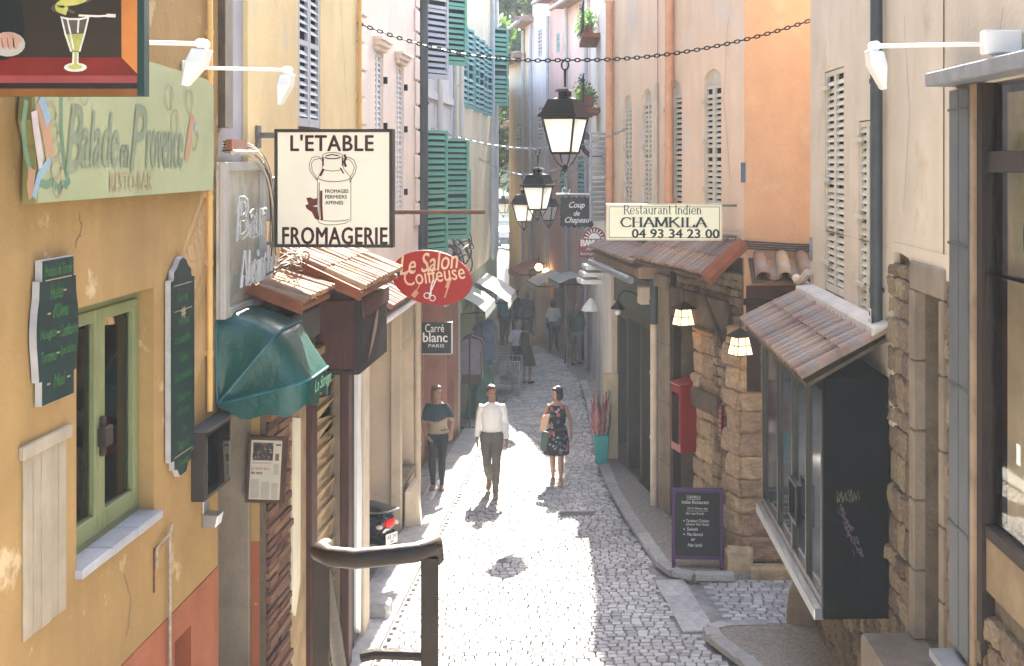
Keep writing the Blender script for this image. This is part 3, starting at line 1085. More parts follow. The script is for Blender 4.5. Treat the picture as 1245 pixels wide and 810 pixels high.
q.prism([(0, 0), (.10, 0), (.12, .09), (0, .10)], -.07, .07, T(a + .02, z, 0) @ R3('Y', -PI/2))
q.build('bin', m_silver, ash, bevel=.006)
q = MB(LA.M)
q.box(a - .05, a + .09, z + .10, z + .22, .0, .012)
q.build('back_plate', m_silver, ash, bevel=.006)

# big painted hanging sign, top left
HS = facing(5.5)
X0, X1 = -2.96, P(168, 0, 5.5).x
Z0, Z1 = P(0, 117, 5.5).z, 6.95
hs = thing('hanging_sign', (X0, 5.5, Z0), 'large painted sign of a glass on a red table, hung out at the top left', 'sign')
q = MB()
q.box(X0, X1 + .025, 5.5, 5.56, Z0, Z1)
q.build('panel', mat('dark_green_panel', (.006, .03, .026), .5), hs)
def flat(parent, name, poly, d, material, Yp=5.5, px=True):
    q = MB()
    pts = [P(x, y, Yp) for x, y in poly]
    q.v = [Vector((p.x, Yp - d, p.z)) for p in pts]
    q.f = [tuple(range(len(pts)))]
    q.nofix = True
    return q.build(name, material, parent)
sgn = lambda name, poly, d, m: flat(hs, name, poly, d, m)
sgn('painted_background', [(-110, -230), (-110, 117), (167, 117), (167, -230)], .001, mat('umber_paint', (.022, .015, .008), .5, .5, 1.5, .02, 30))
sgn('painted_table_top', [(-110, 70), (-110, 92), (167, 92), (148, 70)], .002, mat('red_table_paint', (.14, .012, .008), .45, .3, 4, .02))
sgn('painted_table_edge', [(-110, 92), (-110, 101), (167, 101), (167, 92)], .0022, mat('rose_table_paint', (.24, .045, .04), .45, .15, 4, .02))
sgn('painted_shadow_line', [(-110, 101), (-110, 108), (167, 108), (167, 101)], .0022, mat('black_line_paint', (.012, .009, .010), .45))
sgn('painted_wood_edge', [(-110, 108), (-110, 117), (167, 117), (167, 108)], .0022, mat('amber_wood_paint', (.17, .065, .012), .45, .3, 3, .02))
sgn('painted_curtain', [(147, -230), (148, 70), (167, 90), (167, -230)], .0021, mat('orange_curtain_paint', (.46, .16, .035), .45, .25, 3, .02))
m_slv = mat('dark_sleeve_paint', (.005, .009, .008), .5, .2, 3)
sgn('painted_sleeve', [(-110, -60), (18, -60), (24, -10), (30, 30), (31, 52), (20, 68), (8, 73), (-110, 74)], .0024, m_slv)
m_cuff = mat('cuff_paint', (.40, .36, .29), .5, .1, 5, 0)
sgn('painted_cuff', [(10 + 21 * math.cos(t), 54 + 15 * math.sin(t)) for t in [-2.2 + i * .35 for i in range(14)]], .0026, m_cuff)
m_skinp = mat('hand_paint', (.42, .24, .17), .5, .15, 12, 0)
sgn('painted_hand', [(-6, 45), (0, 41), (10, 39.5), (20, 41), (26, 46), (27.5, 51), (22, 53), (10, 54), (-4, 53)], .0028, m_skinp)
for kx, (fx_, fl_) in enumerate(((-1, 57), (5.5, 59.5), (12.5, 60.5), (19.5, 60), )):
    sgn('painted_finger', [(fx_ - 3.1, 47), (fx_ - 3.3, fl_ - 3), (fx_ - 1.8, fl_), (fx_ + 1.6, fl_), (fx_ + 3.1, fl_ - 3), (fx_ + 3.2, 47), (fx_, 44.5)], .00285 + .00005 * kx, m_skinp)
q = MB(); q.nofix = True
for xk in (2.5, 9.2, 16.2):
    p0, p1 = P(xk - .7, 46, 5.5), P(xk + .5, 58, 5.5)
    q.add([(p0.x, 5.497, p0.z), (p0.x + .004, 5.497, p0.z), (p1.x + .006, 5.497, p1.z), (p1.x, 5.497, p1.z)], [(3, 2, 1, 0)])
q.build('painted_finger_lines', mat('finger_line_paint', (.30, .09, .05), .5), hs)
m_gl1 = mat('glass_light_paint', (.58, .58, .50), .4, .25, 30, 0)
m_gl2 = mat('absinthe_paint', (.38, .36, .09), .4, .25, 14, 0)
m_gl0 = mat('glass_dark_paint', (.09, .07, .05), .4, .3, 14, 0)
sgn('painted_glass_bowl', [(76, 21), (108, 21), (97, 63), (87, 63)], .0026, m_gl0)
sgn('painted_liquid', [(81, 42), (102, 41), (96, 62), (88, 62)], .0028, m_gl2)
sgn('painted_stem', [(88, 63), (96, 63), (95, 78), (99, 82), (85, 82), (89, 78)], .0028, m_gl2)
sgn('painted_foot', [(92 + 14 * math.cos(t), 82 + 5.5 * math.sin(t)) for t in [i * .45 for i in range(14)]], .0027, m_gl1)
sgn('painted_foot_ring', [(92 + 9 * math.cos(t), 81.5 + 3 * math.sin(t)) for t in [i * .45 for i in range(14)]], .0029, m_gl2)
FS = Wall((0, 5.5), (1, 5.5))
q = MB(FS.M)
def hp(x, y): p = P(x, y, 5.5); return (p.x, p.z)
for pts in (((75, 21), (80, 42), (87, 63)), ((108, 21), (103, 42), (97, 63)), ((82, 22), (86, 40), (90, 60)), ((96, 24), (95, 40)), ((90, 64), (89, 78)), ((95, 64), (95, 78)), ((74, 21), (84, 23.5), (98, 23.5), (109, 21))):
    q.stroke([hp(*p) for p in pts], .007, .0032)
q.build('painted_glass_lines', m_gl1, hs)
q = MB(FS.M)
q.stroke([hp(96, 19), hp(120, 20), hp(136, 19)], .008, .0034)
q.stroke([hp(130, 19), hp(141, 19.5)], .014, .0034)
q.build('painted_spoon', mat('spoon_paint', (.72, .58, .48), .4), hs)
q = MB(FS.M)
sm = [(96, 16), (82, 14), (72, 9), (80, 3), (94, 1), (104, -5), (92, -12), (80, -20)]
cur = []
for i in range(len(sm) - 3):
    a_, b_, c_, d_ = [Vector(v) for v in sm[i:i + 4]]
    for k in range(6):
        t = k / 6
        cur.append(.5 * ((2 * b_) + (c_ - a_) * t + (2 * a_ - 5 * b_ + 4 * c_ - d_) * t * t + (3 * b_ - a_ - 3 * c_ + d_) * t ** 3))
q.stroke([hp(*p) for p in cur], .034, .003)
q.build('painted_smoke', m_gl2, hs)
q = MB(FS.M)
for k in (0, 1):
    q.stroke([hp(p[0] + (9 if k else -8), p[1] + 1.5) for p in cur], .010, .0028)
q.build('painted_smoke_edge', mat('smoke_edge_paint', (.09, .07, .055), .5), hs)
q = MB()
q.tube([(-3.0, 5.53, Z1 + .05), (X1 + .02, 5.53, Z1 + .05)], .02, 8)
for x in (X0 + .2, X1 - .15):
    q.tube([(x, 5.53, Z1 + .05), (x, 5.53, Z1 - .01)], .008, 6)
q.build('bracket', m_iron, hs)

# floodlights on arms
def floodlight(W, s, z, reach, label, tiltz=0.0, box=False, sc=.8):
    o = thing('floodlight', W.pt(s, z), label, 'spotlight', 'white arm floodlights over the shop signs')
    q = MB(W.M)
    q.tube([(s, z, 0), (s, z - .02, reach)], .016 * sc, 8)
    q.build('arm', m_white, o, smooth=True)
    q = MB(W.M)
    if box: q.box(s - .05, s + .06, z - .07, z + .08, .0, .24)
    else: q.box(s - .04, s + .04, z - .05, z + .05, .0, .02)
    q.build('ballast_box' if box else 'wall_plate', m_white, o, bevel=.012)
    q = MB(W.M)
    q.tube([(s - .05, z - .02, reach + .03), (s + .05, z - .02, reach + .03)], .035 * sc, 12)
    q.build('knuckle', m_white, o, smooth=True)
    q = MB(W.M @ T(s, z - .05, reach + .03) @ R3('X', tiltz))
    k = sc
    q.add([(-.07*k, 0, -.055*k), (.07*k, 0, -.055*k), (.07*k, 0, .055*k), (-.07*k, 0, .055*k), (-.09*k, -.10*k, -.085*k), (.09*k, -.10*k, -.085*k), (.09*k, -.10*k, .03*k), (-.09*k, -.10*k, .03*k),
           (-.07*k, -.26*k, -.10*k), (.07*k, -.26*k, -.10*k), (.07*k, -.25*k, -.075*k), (-.07*k, -.25*k, -.075*k)],
          [(0,1,2,3),(0,4,5,1),(1,5,6,2),(2,6,7,3),(3,7,4,0),(4,8,9,5),(5,9,10,6),(6,10,11,7),(7,11,8,4),(8,11,10,9)])
    q.build('lamp_head', m_white, o, bevel=.006)
    return o
floodlight(LA, 7.15, P(60, 49, 7.15).z, .74, 'white arm floodlight in front of the long pale green sign', .1)
floodlight(LA, 9.18, P(222, 82, 9.18).z, .70, 'white arm floodlight left of the square cream cheese shop sign', -.1)
# ------------------------------------------------------------------ pale yellow building with the tiled shopfront
LB = Wall((-3.0, 0.0), (-3.0, 20.0))
LG = Wall((-2.85, 0.0), (-2.85, 20.0))
pb = thing('pale_yellow_building', (-3.0, 12.8, .2), 'pale yellow building with small tiled porch roofs and an old shopfront', 'building')
q = MB(LB.M)
q.wall(10.82, 15.5, 4.2, 11, [(12.55, 13.5, 5.8, 7.6, .10)], D=4)
q.build('wall', m_pale, pb)
q = MB(LB.M)
q.wall(10.003, 10.817, 4.25, 11, [], D=4, front=-.04)
q.build('grey_wall_strip', m_lav, pb)
q = MB(LB.M)
q.box(10.02, 10.22, 5.75, 11, -.039, .05)
q.build('dark_post', m_wood_o, pb)
# louvred shutter upstairs
shutter(pb, LB.M @ T(12.58, 5.83, -.04), .44, 1.75, m_shutg, pitch=.075)
shutter(pb, LB.M @ T(13.04, 5.83, -.04), .44, 1.75, m_shutg, pitch=.075)
pipe(pb, LB, 15.42, 5.0, 10.8, .025, m_yelpipe, .035, (5.8, 6.2, 6.9), name='conduit')
# shopfront block
q = MB(LG.M)
q.wall(10.9, 15.05, -.1, 4.28, [(12.3, 13.75, -.1, 3.62, .14)], D=3.6)
q.build('shopfront', m_ashlar, pb)
q = MB()
q.box(-3.35, -2.925, 10.62, 10.9, -.1, 4.2)
pier = q.build('pier', m_ashlar, pb, bevel=.02)
q = MB()
q.box(-2.923, -2.852, 10.63, 10.898, 2.42, 4.2)
q.build('yellow_strip', m_yel, pb)
q = MB()
q.box(-2.923, -2.852, 10.629, 10.898, -.1, 2.418)
q.build('red_strip', m_red, pb)
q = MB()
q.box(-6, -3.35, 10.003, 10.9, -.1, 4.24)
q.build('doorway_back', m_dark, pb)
q = MB()
q.box(-3.34, -3.0, 10.003, 10.6, 3.5, 4.24)
q.build('door_lintel', m_wood_d, pb)
gt = MB()
for k in range(8):
    x = -3.2
    gt.tube([(x, 10.03 + k * .078, .1), (x, 10.03 + k * .078, 3.5)], .009, 6)
for z in [.3 + .32 * k for k in range(11)]:
    gt.box(-3.215, -3.185, 10.01, 10.61, z - .012, z + .012)
gt.build('iron_gate', m_iron, pb)
# thin bricks, toothed at the far edge
brick_me = proto('brick', MB().box(-.5, .5, -.5, .5, -.5, .5), m_brick, .0)
z = .15
r = 0
while z < 4.1:
    h = .05 + jit(.010)
    s = 10.64
    e = 11.34 + (.07 if r % 2 else 0) + jit(.03)
    cut = [s, s + (.36 if r % 2 else .24) + jit(.04), e]
    for a, b in zip(cut, cut[1:]):
        piece('brick', brick_me, pb, LG.M @ T((a + b) / 2, z + h / 2, .02 + jit(.016)) @ R3('Z', jit(.015)) @ SC(b - a - .008, h, .10))
    z += h + .014
    r += 1
q = MB(LG.M)
q.box(10.63, 11.36, -.1, 4.15, .0, .045)
q.build('brick_bed', m_mortar, pb)
# weathered timber and white panel, red posts, plank shutter
q = MB(LG.M)
q.box(11.45, 12.02, -.1, 3.75, .001, .05)
q.build('timber_panel', m_timber, pb, bevel=.006)
q = MB(LG.M)
q.prism([(11.42, 1.6), (11.55, 1.5), (11.72, 1.75), (11.74, 3.2), (11.5, 3.25)], .051, .068)
q.build('white_panel', mat('pale_cream_panel', (.62, .56, .42), .8, .1, 3, .2), pb)
for a, b in ((12.06, 12.3), (13.75, 13.93)):
    q = MB(LG.M)
    q.box(a, b, -.1, 3.66, .001, .09)
    q.build('red_post', m_wood_r, pb, bevel=.01)
q = MB(LG.M)
q.box(12.06, 13.93, 3.661, 3.74, .001, .10)
q.build('lintel_beam', m_timber, pb, bevel=.008)
m_plk = mat('tan_shutter_board', (.38, .27, .14), .65, .25, 6, .3, 14, wave=(8, 1, 8), rnd=.12)
pl_me = proto('shutter_board', MB().add([(-.5, 0, 0), (.5, 0, 0), (.5, .19, .035), (-.5, .19, .035), (-.5, .205, 0), (.5, .205, 0), (-.5, 0, -.03), (.5, 0, -.03), (-.5, .205, -.03), (.5, .205, -.03)],
                                        [(0, 1, 3, 2), (2, 3, 5, 4), (6, 7, 1, 0), (4, 5, 9, 8), (8, 9, 7, 6), (0, 2, 4, 8, 6), (1, 7, 9, 5, 3)]), m_plk)
rs = MB(LG.M)
rs.box(12.31, 13.74, .0, 3.6, -.135, -.12)
rsh = rs.build('roller_shutter', m_wood_d, pb)
for k in range(16):
    piece('shutter_board', pl_me, rsh, LG.M @ T(13.025, .15 + k * .207, -.085) @ SC(1.43, 1, 1))
q = MB(LG.M)
q.box(14.02, 14.35, -.1, 3.7, .001, .03)
q.build('dark_boarding', m_wood_d, pb)
# white strip standing in for sunlit glare on the edge, pale pilaster
q = MB(LG.M)
q.prism([(14.36, .4), (14.62, .25), (14.70, 1.9), (14.62, 2.6), (14.70, 3.5), (14.5, 3.75), (14.42, 2.4)], .001, .05)
q.build('sunlit_glare_strip', m_white, pb)
q = MB(LG.M)
q.box(14.74, 15.05, -.1, 3.8, .001, .07)
q.build('pale_pilaster', m_crpipe, pb, bevel=.012)
# wooden sign box over the shutter
bx = thing('wooden_signbox', (-2.65, 12.6, 3.45), 'dark red-brown wooden box with carved leaf emblem under the larger tiled porch', 'sign box')
q = MB()
q.box(-2.849, -2.44, 12.6, 14.12, 3.45, 4.16)
q.build('box_body', m_wood_r, bx, bevel=.01)
q = MB()
for x in (-2.84, -2.47):
    q.box(x, x + .03, 12.575, 12.599, 3.45, 4.16)
q.box(-2.809, -2.471, 12.578, 12.599, 3.45, 3.49)
q.build('front_trim', m_wood_d, bx)
q = MB()
q.box(-2.439, -2.425, 12.6, 14.12, 3.45, 4.16)
q.build('side_panel', mat('near_black_panel', (.008, .006, .005), .6, .3, 3, .1), bx)
SX = Wall((-2.425, 0), (-2.425, 20))
q = MB(SX.M)
q.add([(13.0 + .55 * t + .18 * math.sin(t * PI) * s_, 3.53 + .5 * t, .012) for s_ in (1, -.2) for t in ([i / 8 for i in range(9)] if s_ == 1 else [1 - i / 8 for i in range(1, 8)])], [tuple(range(16))])
q.nofix = True
q.build('leaf_emblem', mat('pale_wood', (.28, .17, .11), .6, .2, 6, .1), bx)
q = MB(SX.M)
q.box(12.7, 14.1, 4.0, 4.155, .001, .03)
for k in range(16):
    q.box(12.72 + k * .086, 12.76 + k * .086, 3.975, 3.999, .001, .028)
q.build('scalloped_trim', m_wood_r, bx)
# porch roofs
tile_roof(pb, LB, 10.62, 11.78, 4.50, .02, 4.32, .50, .13, 1, m_tile, name='small_porch_roof', bed=m_verge)
tile_roof(pb, LB, 11.84, 14.0, 4.64, .02, 4.30, .74, .15, 2, m_tile, name='large_porch_roof', bed=m_verge)
for (s, zt, dt, ze, de) in ((10.60, 4.50, .02, 4.32, .50), (11.80, 4.64, .02, 4.30, .74)):
    q = MB(LB.M)
    q.add([(s - .03, zt - .06, dt), (s + .02, zt - .06, dt), (s + .02, ze - .06, de), (s - .03, ze - .06, de), (s - .03, zt + .04, dt), (s + .02, zt + .04, dt), (s + .02, ze + .04, de), (s - .03, ze + .04, de)],
          [(3,2,1,0),(4,5,6,7),(0,1,5,4),(1,2,6,5),(2,3,7,6),(3,0,4,7)])
    q.build('verge_board', m_verge, pb)
# soffit block under the small roof
q = MB()
q.box(-2.849, -2.6, 10.66, 11.7, 3.95, 4.23)
q.build('eave_block', mat('dark_beam', (.05, .045, .037), .9, .3, 4, .4), pb, bevel=.02)

# cables and boxes
cb = thing('cable_bundle', LB.pt(10.3, 5.2, .05), 'tangle of black and pale cables between the neon panel and the square sign', 'cables')
for i in range(9):
    s0_, z0_ = 10.05 + jit(.03), 5.56 + i * .012
    q = MB(LB.M)
    e = (11.25 + jit(.12), 4.66 + jit(.05), .06 + abs(jit(.08)))
    q.tube(bez((s0_, z0_, .03), (11.0 + jit(.1), z0_ + .05 + jit(.05), .14), (11.2 + jit(.08), 5.4 + jit(.2), .10 + abs(jit(.05))), e, 12), .008, 5)
    q.build('cable', m_cable if i % 2 else m_cablew, cb, smooth=True)
for i in range(9):
    q = MB(LB.M)
    a = (10.7 + .2 * i * .5 + jit(.1), 4.55 + jit(.08), .1)
    q.tube(bez(a, (a[0] + .3, 4.85 + jit(.1), .35 + jit(.1)), (a[0] + .5, 4.42 + jit(.05), .35 + jit(.15)), (a[0] + .75, 4.68 + jit(.1), .12), 12), .007, 5)
    q.build('cable', m_cablew if i % 3 else m_cable, cb, smooth=True)
q = MB(LB.M)
q.box(11.2, 11.42, 4.98, 5.36, .001, .09)
q.build('junction_box', mat('grey_plastic', (.30, .29, .27), .6, .1, 4), cb, bevel=.01)
q = MB(LB.M)
q.box(10.02, 10.45, 5.58, 5.66, .055, .10)
q.build('wood_block', m_verge, cb)
q = MB(LB.M)
q.tube([(10.02, 5.56, .11), (10.62, 5.56, .11)], .02, 6)
q.build('cable_sleeve', m_cablew, cb)

# neon panel
a, b = LB.hit(258)[0], LB.hit(310)[0]
zb, zt = LB.hit(285, 378)[1], LB.hit(285, 197)[1]
nb = thing('neon_panel', LB.pt(a, zb, .03), 'white framed clear panel with unlit glass neon lettering above the green canopy', 'neon sign')
q = MB(LB.M)
q.box(a, b, zb, zt, .03, .05)
q.build('back_plate', mat('dusty_back_plate', (.40, .36, .30), .35, .35, 3, .05, patch=((.22, .25, .22), .56, 3)), nb)
q = MB(LB.M)
fw = .07
q.box(a, a + fw * 1.6, zb, zt, .0505, .10)
q.box(b - fw, b, zb, zt, .0505, .10)
q.box(a + fw * 1.6, b - fw, zb, zb + fw, .0507, .098)
q.box(a + fw * 1.6, b - fw, zt - fw, zt, .0507, .098)
q.build('frame', mat('dull_white_frame', (.36, .34, .31), .6, .1, 4, .05), nb, bevel=.006)
m_neon = mat('neon_tube_glass', (.42, .42, .41), .15, .05, 5, 0)
def neon(txt, x0, x1, z0, z1, d):
    cu = bpy.data.curves.new('t', 'FONT')
    cu.body = txt
    cu.shear = .12
    cu.resolution_u = 2
    ob = bpy.data.objects.new('t', cu)
    me = evaluated(ob)
    bm = bmesh.new()
    bm.from_mesh(me)
    vs = [v.co for v in bm.verts]
    ax, bx_, ay, by = min(v.x for v in vs), max(v.x for v in vs), min(v.y for v in vs), max(v.y for v in vs)
    fx = lambda v: (x0 + (v.x - ax) / (bx_ - ax) * (x1 - x0), z0 + (v.y - ay) / (by - ay) * (z1 - z0), d)
    bmesh.ops.remove_doubles(bm, verts=bm.verts, dist=1e-5)
    be = [e for e in bm.edges if len(e.link_faces) == 1]
    nbr = {}
    for e in be:
        for i in (0, 1):
            nbr.setdefault(e.verts[i], []).append(e.verts[1 - i])
    seen = set()
    q = MB(LB.M)
    for v in nbr:
        if v in seen: continue
        loop = [v]
        seen.add(v)
        while True:
            nx = [x for x in nbr[loop[-1]] if x not in seen]
            if not nx: break
            seen.add(nx[0])
            loop.append(nx[0])
        if len(loop) > 3:
            q.tube([fx(x.co) for x in loop], .009, 5, closed=True)
    bm.free()
    bpy.data.objects.remove(ob)
    bpy.data.curves.remove(cu)
    q.build('neon_lettering', m_neon, nb, smooth=True)
neon('Bar', a + .2, b - .12, 4.88, 5.22, .13)
neon('Absinthe', a + .22, b + .08, 4.52, 4.80, .15)

# green canopy over the doorway
cn = thing('canopy', (-2.98, 9.94, 3.6), 'dark green folding dome canopy with wavy valance over the doorway', 'awning')
m_can = mat('green_canopy_vinyl', (.005, .055, .046), .36, .25, 3, .6, 9)
m_rib = mat('teal_piping', (.008, .10, .12), .4)
Y0c, Y1c, RC, zc = 9.93, 10.78, .70, 3.66
def hoop(ang, rad, yo=0.0):
    """U-shaped rib: out along the near side, across the front, back along the far side"""
    out = []
    cr_, n = .16, 4
    c, s_ = math.cos(ang), math.sin(ang)
    def pt(u_, y): return Vector((-2.985 + u_ * c, y, zc + u_ * s_))
    ya, yb_ = Y0c - yo, Y1c + yo
    for k in range(6): out.append(pt(rad * k / 6 * .8, ya))
    for k in range(n + 1):
        t = PI / 2 * k / n
        out.append(pt(rad - cr_ + cr_ * math.sin(t), ya + cr_ - cr_ * math.cos(t)))
    for k in range(1, 6): out.append(pt(rad, ya + cr_ + (yb_ - ya - 2 * cr_) * k / 6))
    for k in range(n + 1):
        t = PI / 2 * k / n
        out.append(pt(rad - cr_ + cr_ * math.cos(t), yb_ - cr_ + cr_ * math.sin(t)))
    for k in range(6): out.append(pt(rad * .8 * (5 - k) / 6, yb_))
    return out
q = MB()
NA = 22
angs = [RAD(14 + 77 * i / NA) for i in range(NA + 1)]
rows_ = []
for i, a_ in enumerate(angs):
    dg_ = 14 + 77 * i / NA
    span = math.sin((dg_ - 14) / 36 * PI) if dg_ < 50 else math.sin((dg_ - 50) / 41 * PI)
    hp2 = hoop(a_, RC * (1.0 - .045 * span), -.02 * span)
    for j, p_ in enumerate(hp2):
        k_ = mnoise.noise(Vector((p_.x * 5, p_.y * 9, p_.z * 5))) * .5 + mnoise.noise(Vector((j * .55, i * .12, 3.3))) * .9
        hp2[j] = p_ + Vector((.4 * math.cos(a_), -.3, .8 * math.sin(a_))) * k_ * .022 * span
    rows_.append(hp2)
k = len(rows_[0])
q.add([p for rw in rows_ for p in rw], [(i*k + j, i*k + j + 1, (i+1)*k + j + 1, (i+1)*k + j) for i in range(len(rows_) - 1) for j in range(k - 1)])
q.nofix = True
q.build('canopy_cover', m_can, cn, smooth=True)
q = MB()                                             # valance
low = hoop(RAD(14), RC)
k = len(low)
vs = list(low)
for i, p in enumerate(low):
    dz = .20 + .035 * math.sin(i * 1.25)
    if i < 3: dz = .02 + .07 * i
    vs.append(Vector((p.x + (.012 * math.sin(i * 1.7)), p.y - .008 * math.cos(i * 1.3), p.z - dz)))
q.add(vs, [(j, k + j, k + j + 1, j + 1) for j in range(k - 1)])
q.nofix = True
q.build('valance', m_can, cn, smooth=True)
for a_, r_ in ((RAD(14), RC), (RAD(50), RC * 1.02), (RAD(91), RC)):
    q = MB()
    q.tube(hoop(a_, r_ + .004, .004), .010, 6)
    q.build('rib', m_rib, cn, smooth=True)
VW = Wall((-2.985 + RC * math.cos(RAD(14)) + .02, 0), (-2.985 + RC * math.cos(RAD(14)) + .02, 20))
q = MB(VW.M)
q.text('La Strega', 10.08, 10.66, zc + .17 - .14, zc + .17 - .02, d=.004, shear=.3, bold=.01)
q.build('lettering', mat('pale_green_letter', (.22, .46, .30), .5), cn)

# framed newspaper page on the stone pier
nf = thing('newspaper_frame', P(300, 608, 10.55), 'brown framed newspaper page hung on the stone pier under the green canopy', 'frame')
FN = Wall((P(277, 0, 10.56).x, 10.56), (P(325, 0, 10.56).x, 10.585))
FN.M = FN.M @ R3('Z', -.05)
wd, z0, z1 = FN.len, P(0, 610, 10.56).z, P(0, 529, 10.56).z
q = MB(FN.M)
q.box(0, wd, z0, z1, 0, .03)
q.build('frame', mat('walnut_frame', (.045, .018, .008), .5, .3, 5, .1), nf, bevel=.006)
q = MB(FN.M)
q.box(.03, wd - .045, z0 + .03, z1 - .03, .0301, .0325)
q.build('page', mat('newsprint', (.42, .37, .29), .8, .06, 8, 0), nf)
x_ = lambda t: .03 + (wd - .075) * t
y_ = lambda t: z1 - .03 - (z1 - z0 - .06) * t
q = MB(FN.M)
q.box(x_(.06), x_(.72), y_(.34), y_(.04), .0326, .0332)
q.build('photo', mat('newspaper_photo', (.03, .02, .02), .6, .9, 22, 0, patch=((.34, .26, .22), .56, 30)), nf)
q = MB(FN.M)
q.box(x_(.80), x_(.92), y_(.34), y_(.22), .0326, .0332)
q.build('small_photo', mat('brown_portrait', (.14, .07, .03), .6, .5, 30, 0), nf)
q = MB(FN.M)
q.text('Le retour de la', x_(.04), x_(.62), y_(.50), y_(.445), d=.0335, shear=.2, bold=.01)
q.build('red_headline', mat('red_ink', (.36, .06, .04), .7), nf)
q = MB(FN.M)
q.text('fée verte', x_(.04), x_(.40), y_(.575), y_(.52), d=.0335, shear=.2, bold=.02)
q.box(x_(.80), x_(.97), y_(.085), y_(.06), .0326, .0332)
q.build('black_headline', mat('black_ink', (.02, .02, .02), .7), nf)
q = MB(FN.M)
for c0, c1, t0, t1 in ((.03, .34, .66, .98), (.38, .68, .70, .98), (.72, .95, .72, .98), (.76, .95, .40, .58), (.05, .70, .37, .39)):
    t = t0
    while t < t1:
        q.box(x_(c0), x_(c1 - random.random() * .04), y_(t + .008), y_(t), .0326, .033)
        t += .018
q.build('print_lines', mat('grey_ink', (.20, .18, .16), .7), nf, kind='stuff')

# ------------------------------------------------------------------ square cheese shop sign
YS = 11.1
fs_ = thing('fromagerie_sign', (P(405, 0, YS).x, YS, P(0, 300, YS).z), 'square cream shop sign with a dark red milk churn and dark lettering', 'sign')
FW = Wall((P(333, 0, YS).x, YS + .02), (P(478, 0, YS).x, YS - .03))
FW2 = FW.len
Zb, Zt = P(0, 301, YS).z, P(0, 157, YS).z
q = MB(FW.M)
q.box(0, FW2, Zb, Zt, -.10, -.008)
q.build('sign_box', mat('brown_sign_box', (.06, .045, .035), .5, .15, 4, .03), fs_)
q = MB(FW.M)
t = .027
q.box(0, t, Zb, Zt, -.008, .006); q.box(FW2 - t, FW2, Zb, Zt, -.008, .006)
q.box(t, FW2 - t, Zb, Zb + t, -.008, .006); q.box(t, FW2 - t, Zt - t, Zt, -.008, .006)
q.build('sign_frame', mat('dark_bronze_frame', (.022, .018, .015), .45, .15, 4, .03), fs_)
q = MB(FW.M)
q.box(t, FW2 - t, Zb + t, Zt - t, -.0079, -.001)
q.build('sign_face', mat('cream_acrylic', (.80, .72, .57), .35, .05, 2, .0), fs_)
m_mar = mat('maroon_vinyl', (.040, .006, .005), .4, .1, 5, 0)
fx = lambda px: (px - 333) / 145.0 * FW2
fy = lambda py: Zb + (301 - py) / 144.0 * (Zt - Zb)
q = MB(FW.M)
q.text("L'ETABLE", fx(353), fx(454.5), fy(183.5), fy(164), d=.001, bold=.022, space=1.08)
q.text('FROMAGERIE', fx(343), fx(471.5), fy(297), fy(276.5), d=.001, bold=.022, space=1.08)
q.build('lettering', m_mar, fs_)
q = MB(FW.M)
st = lambda pts, wd=.0045: q.stroke([(fx(x), fy(y)) for x, y in pts], wd, .0012)
st([(386, 217), (386, 267), (388, 271), (396, 273.5), (408, 273.5), (420, 271.5), (427, 268), (427, 216)])
st(arc(406.5, 265, 20, 200, 340, 10, -4))
st([(386, 217), (392, 206), (392, 190)]); st([(427, 216), (418, 205), (417, 190)])
st(arc(404.5, 189.5, 12.5, 0, 360, 18, 4)); st(arc(404.5, 190.5, 9, 0, 360, 18, 2.4))
st(arc(404.5, 204, 12.5, 200, 340, 10, -4)); st(arc(406.5, 215, 20.5, 195, 345, 10, -6))
for k in (0, 2.6):
    st([(392, 193 + k), (386 + k, 190 + k), (379 + k, 192 + k), (376 + k, 199), (377 + k, 208), (381 + k, 214), (386, 220)])
    st([(418, 193 + k), (424, 191 + k), (431 - k, 195 + k), (434 - k, 203), (432 - k, 211), (428 - k, 217), (426, 222)])
st([(419, 188), (421, 192), (419, 197), (421, 203)], .02)
q.build('churn_outline', mat('dark_ink', (.02, .008, .008), .5), fs_)
q = MB(FW.M)
st = lambda pts, wd: q.stroke([(fx(x), fy(y)) for x, y in pts], wd, .0009)
st([(390.5, 232), (390.5, 250), (391.5, 268)], .022)
st([(388, 222), (388, 266)], .007)
st([(393.5, 206), (389.5, 214)], .018); st([(414, 204), (418, 211)], .012); st([(393, 192), (393, 202)], .012); st([(416.5, 192), (416.5, 202)], .010)
st([(397, 189.5), (404, 188), (411, 189.5)], .010)
q.add([(fx(x), fy(y), .0008) for x, y in ((372, 241), (377, 240), (381, 242), (386, 241), (386, 249), (380, 251), (386, 252), (388, 268), (383, 266), (379, 258), (373, 254), (371, 250), (375, 248))], [tuple(range(13))[::-1]])
q.nofix = True
q.build('churn_shadow', mat('brick_red_vinyl', (.11, .016, .009), .4), fs_)
q = MB(FW.M)
for i, tx in enumerate(('FROMAGES', 'FERMIERS', 'AFFINES')):
    q.text(tx, fx(395.5), fx((424, 422, 417.5)[i]), fy(234.6 + i * 7), fy(230.4 + i * 7), d=.001, bold=.02)
q.build('small_lettering', mat('dark_ink', (.02, .008, .008)), fs_)
q = MB()
for py in (163, 296):
    p0, p1 = P(313, py, YS), P(333, py, YS)
    q.box(-3.0, p1.x, YS - .01, YS + .01, p0.z - .035, p0.z + .012)
    q.box(-3.0, -2.98, YS - .06, YS + .06, p0.z - .12, p0.z + .07)
q.build('bracket', mat('grey_bracket', (.12, .11, .10), .6, .2, 5), fs_)

# bare iron bar that sticks out behind the square sign
YB = 15.6
ib = MB()
pz = P(0, 258, YB).z
ib.box(-3.0, P(590, 0, YB).x, YB, YB + .02, pz - .025, pz + .022)
ib.build('iron_bar', m_rust, label='bare rusty iron bar sticking out level above the red oval sign', cat='bracket')

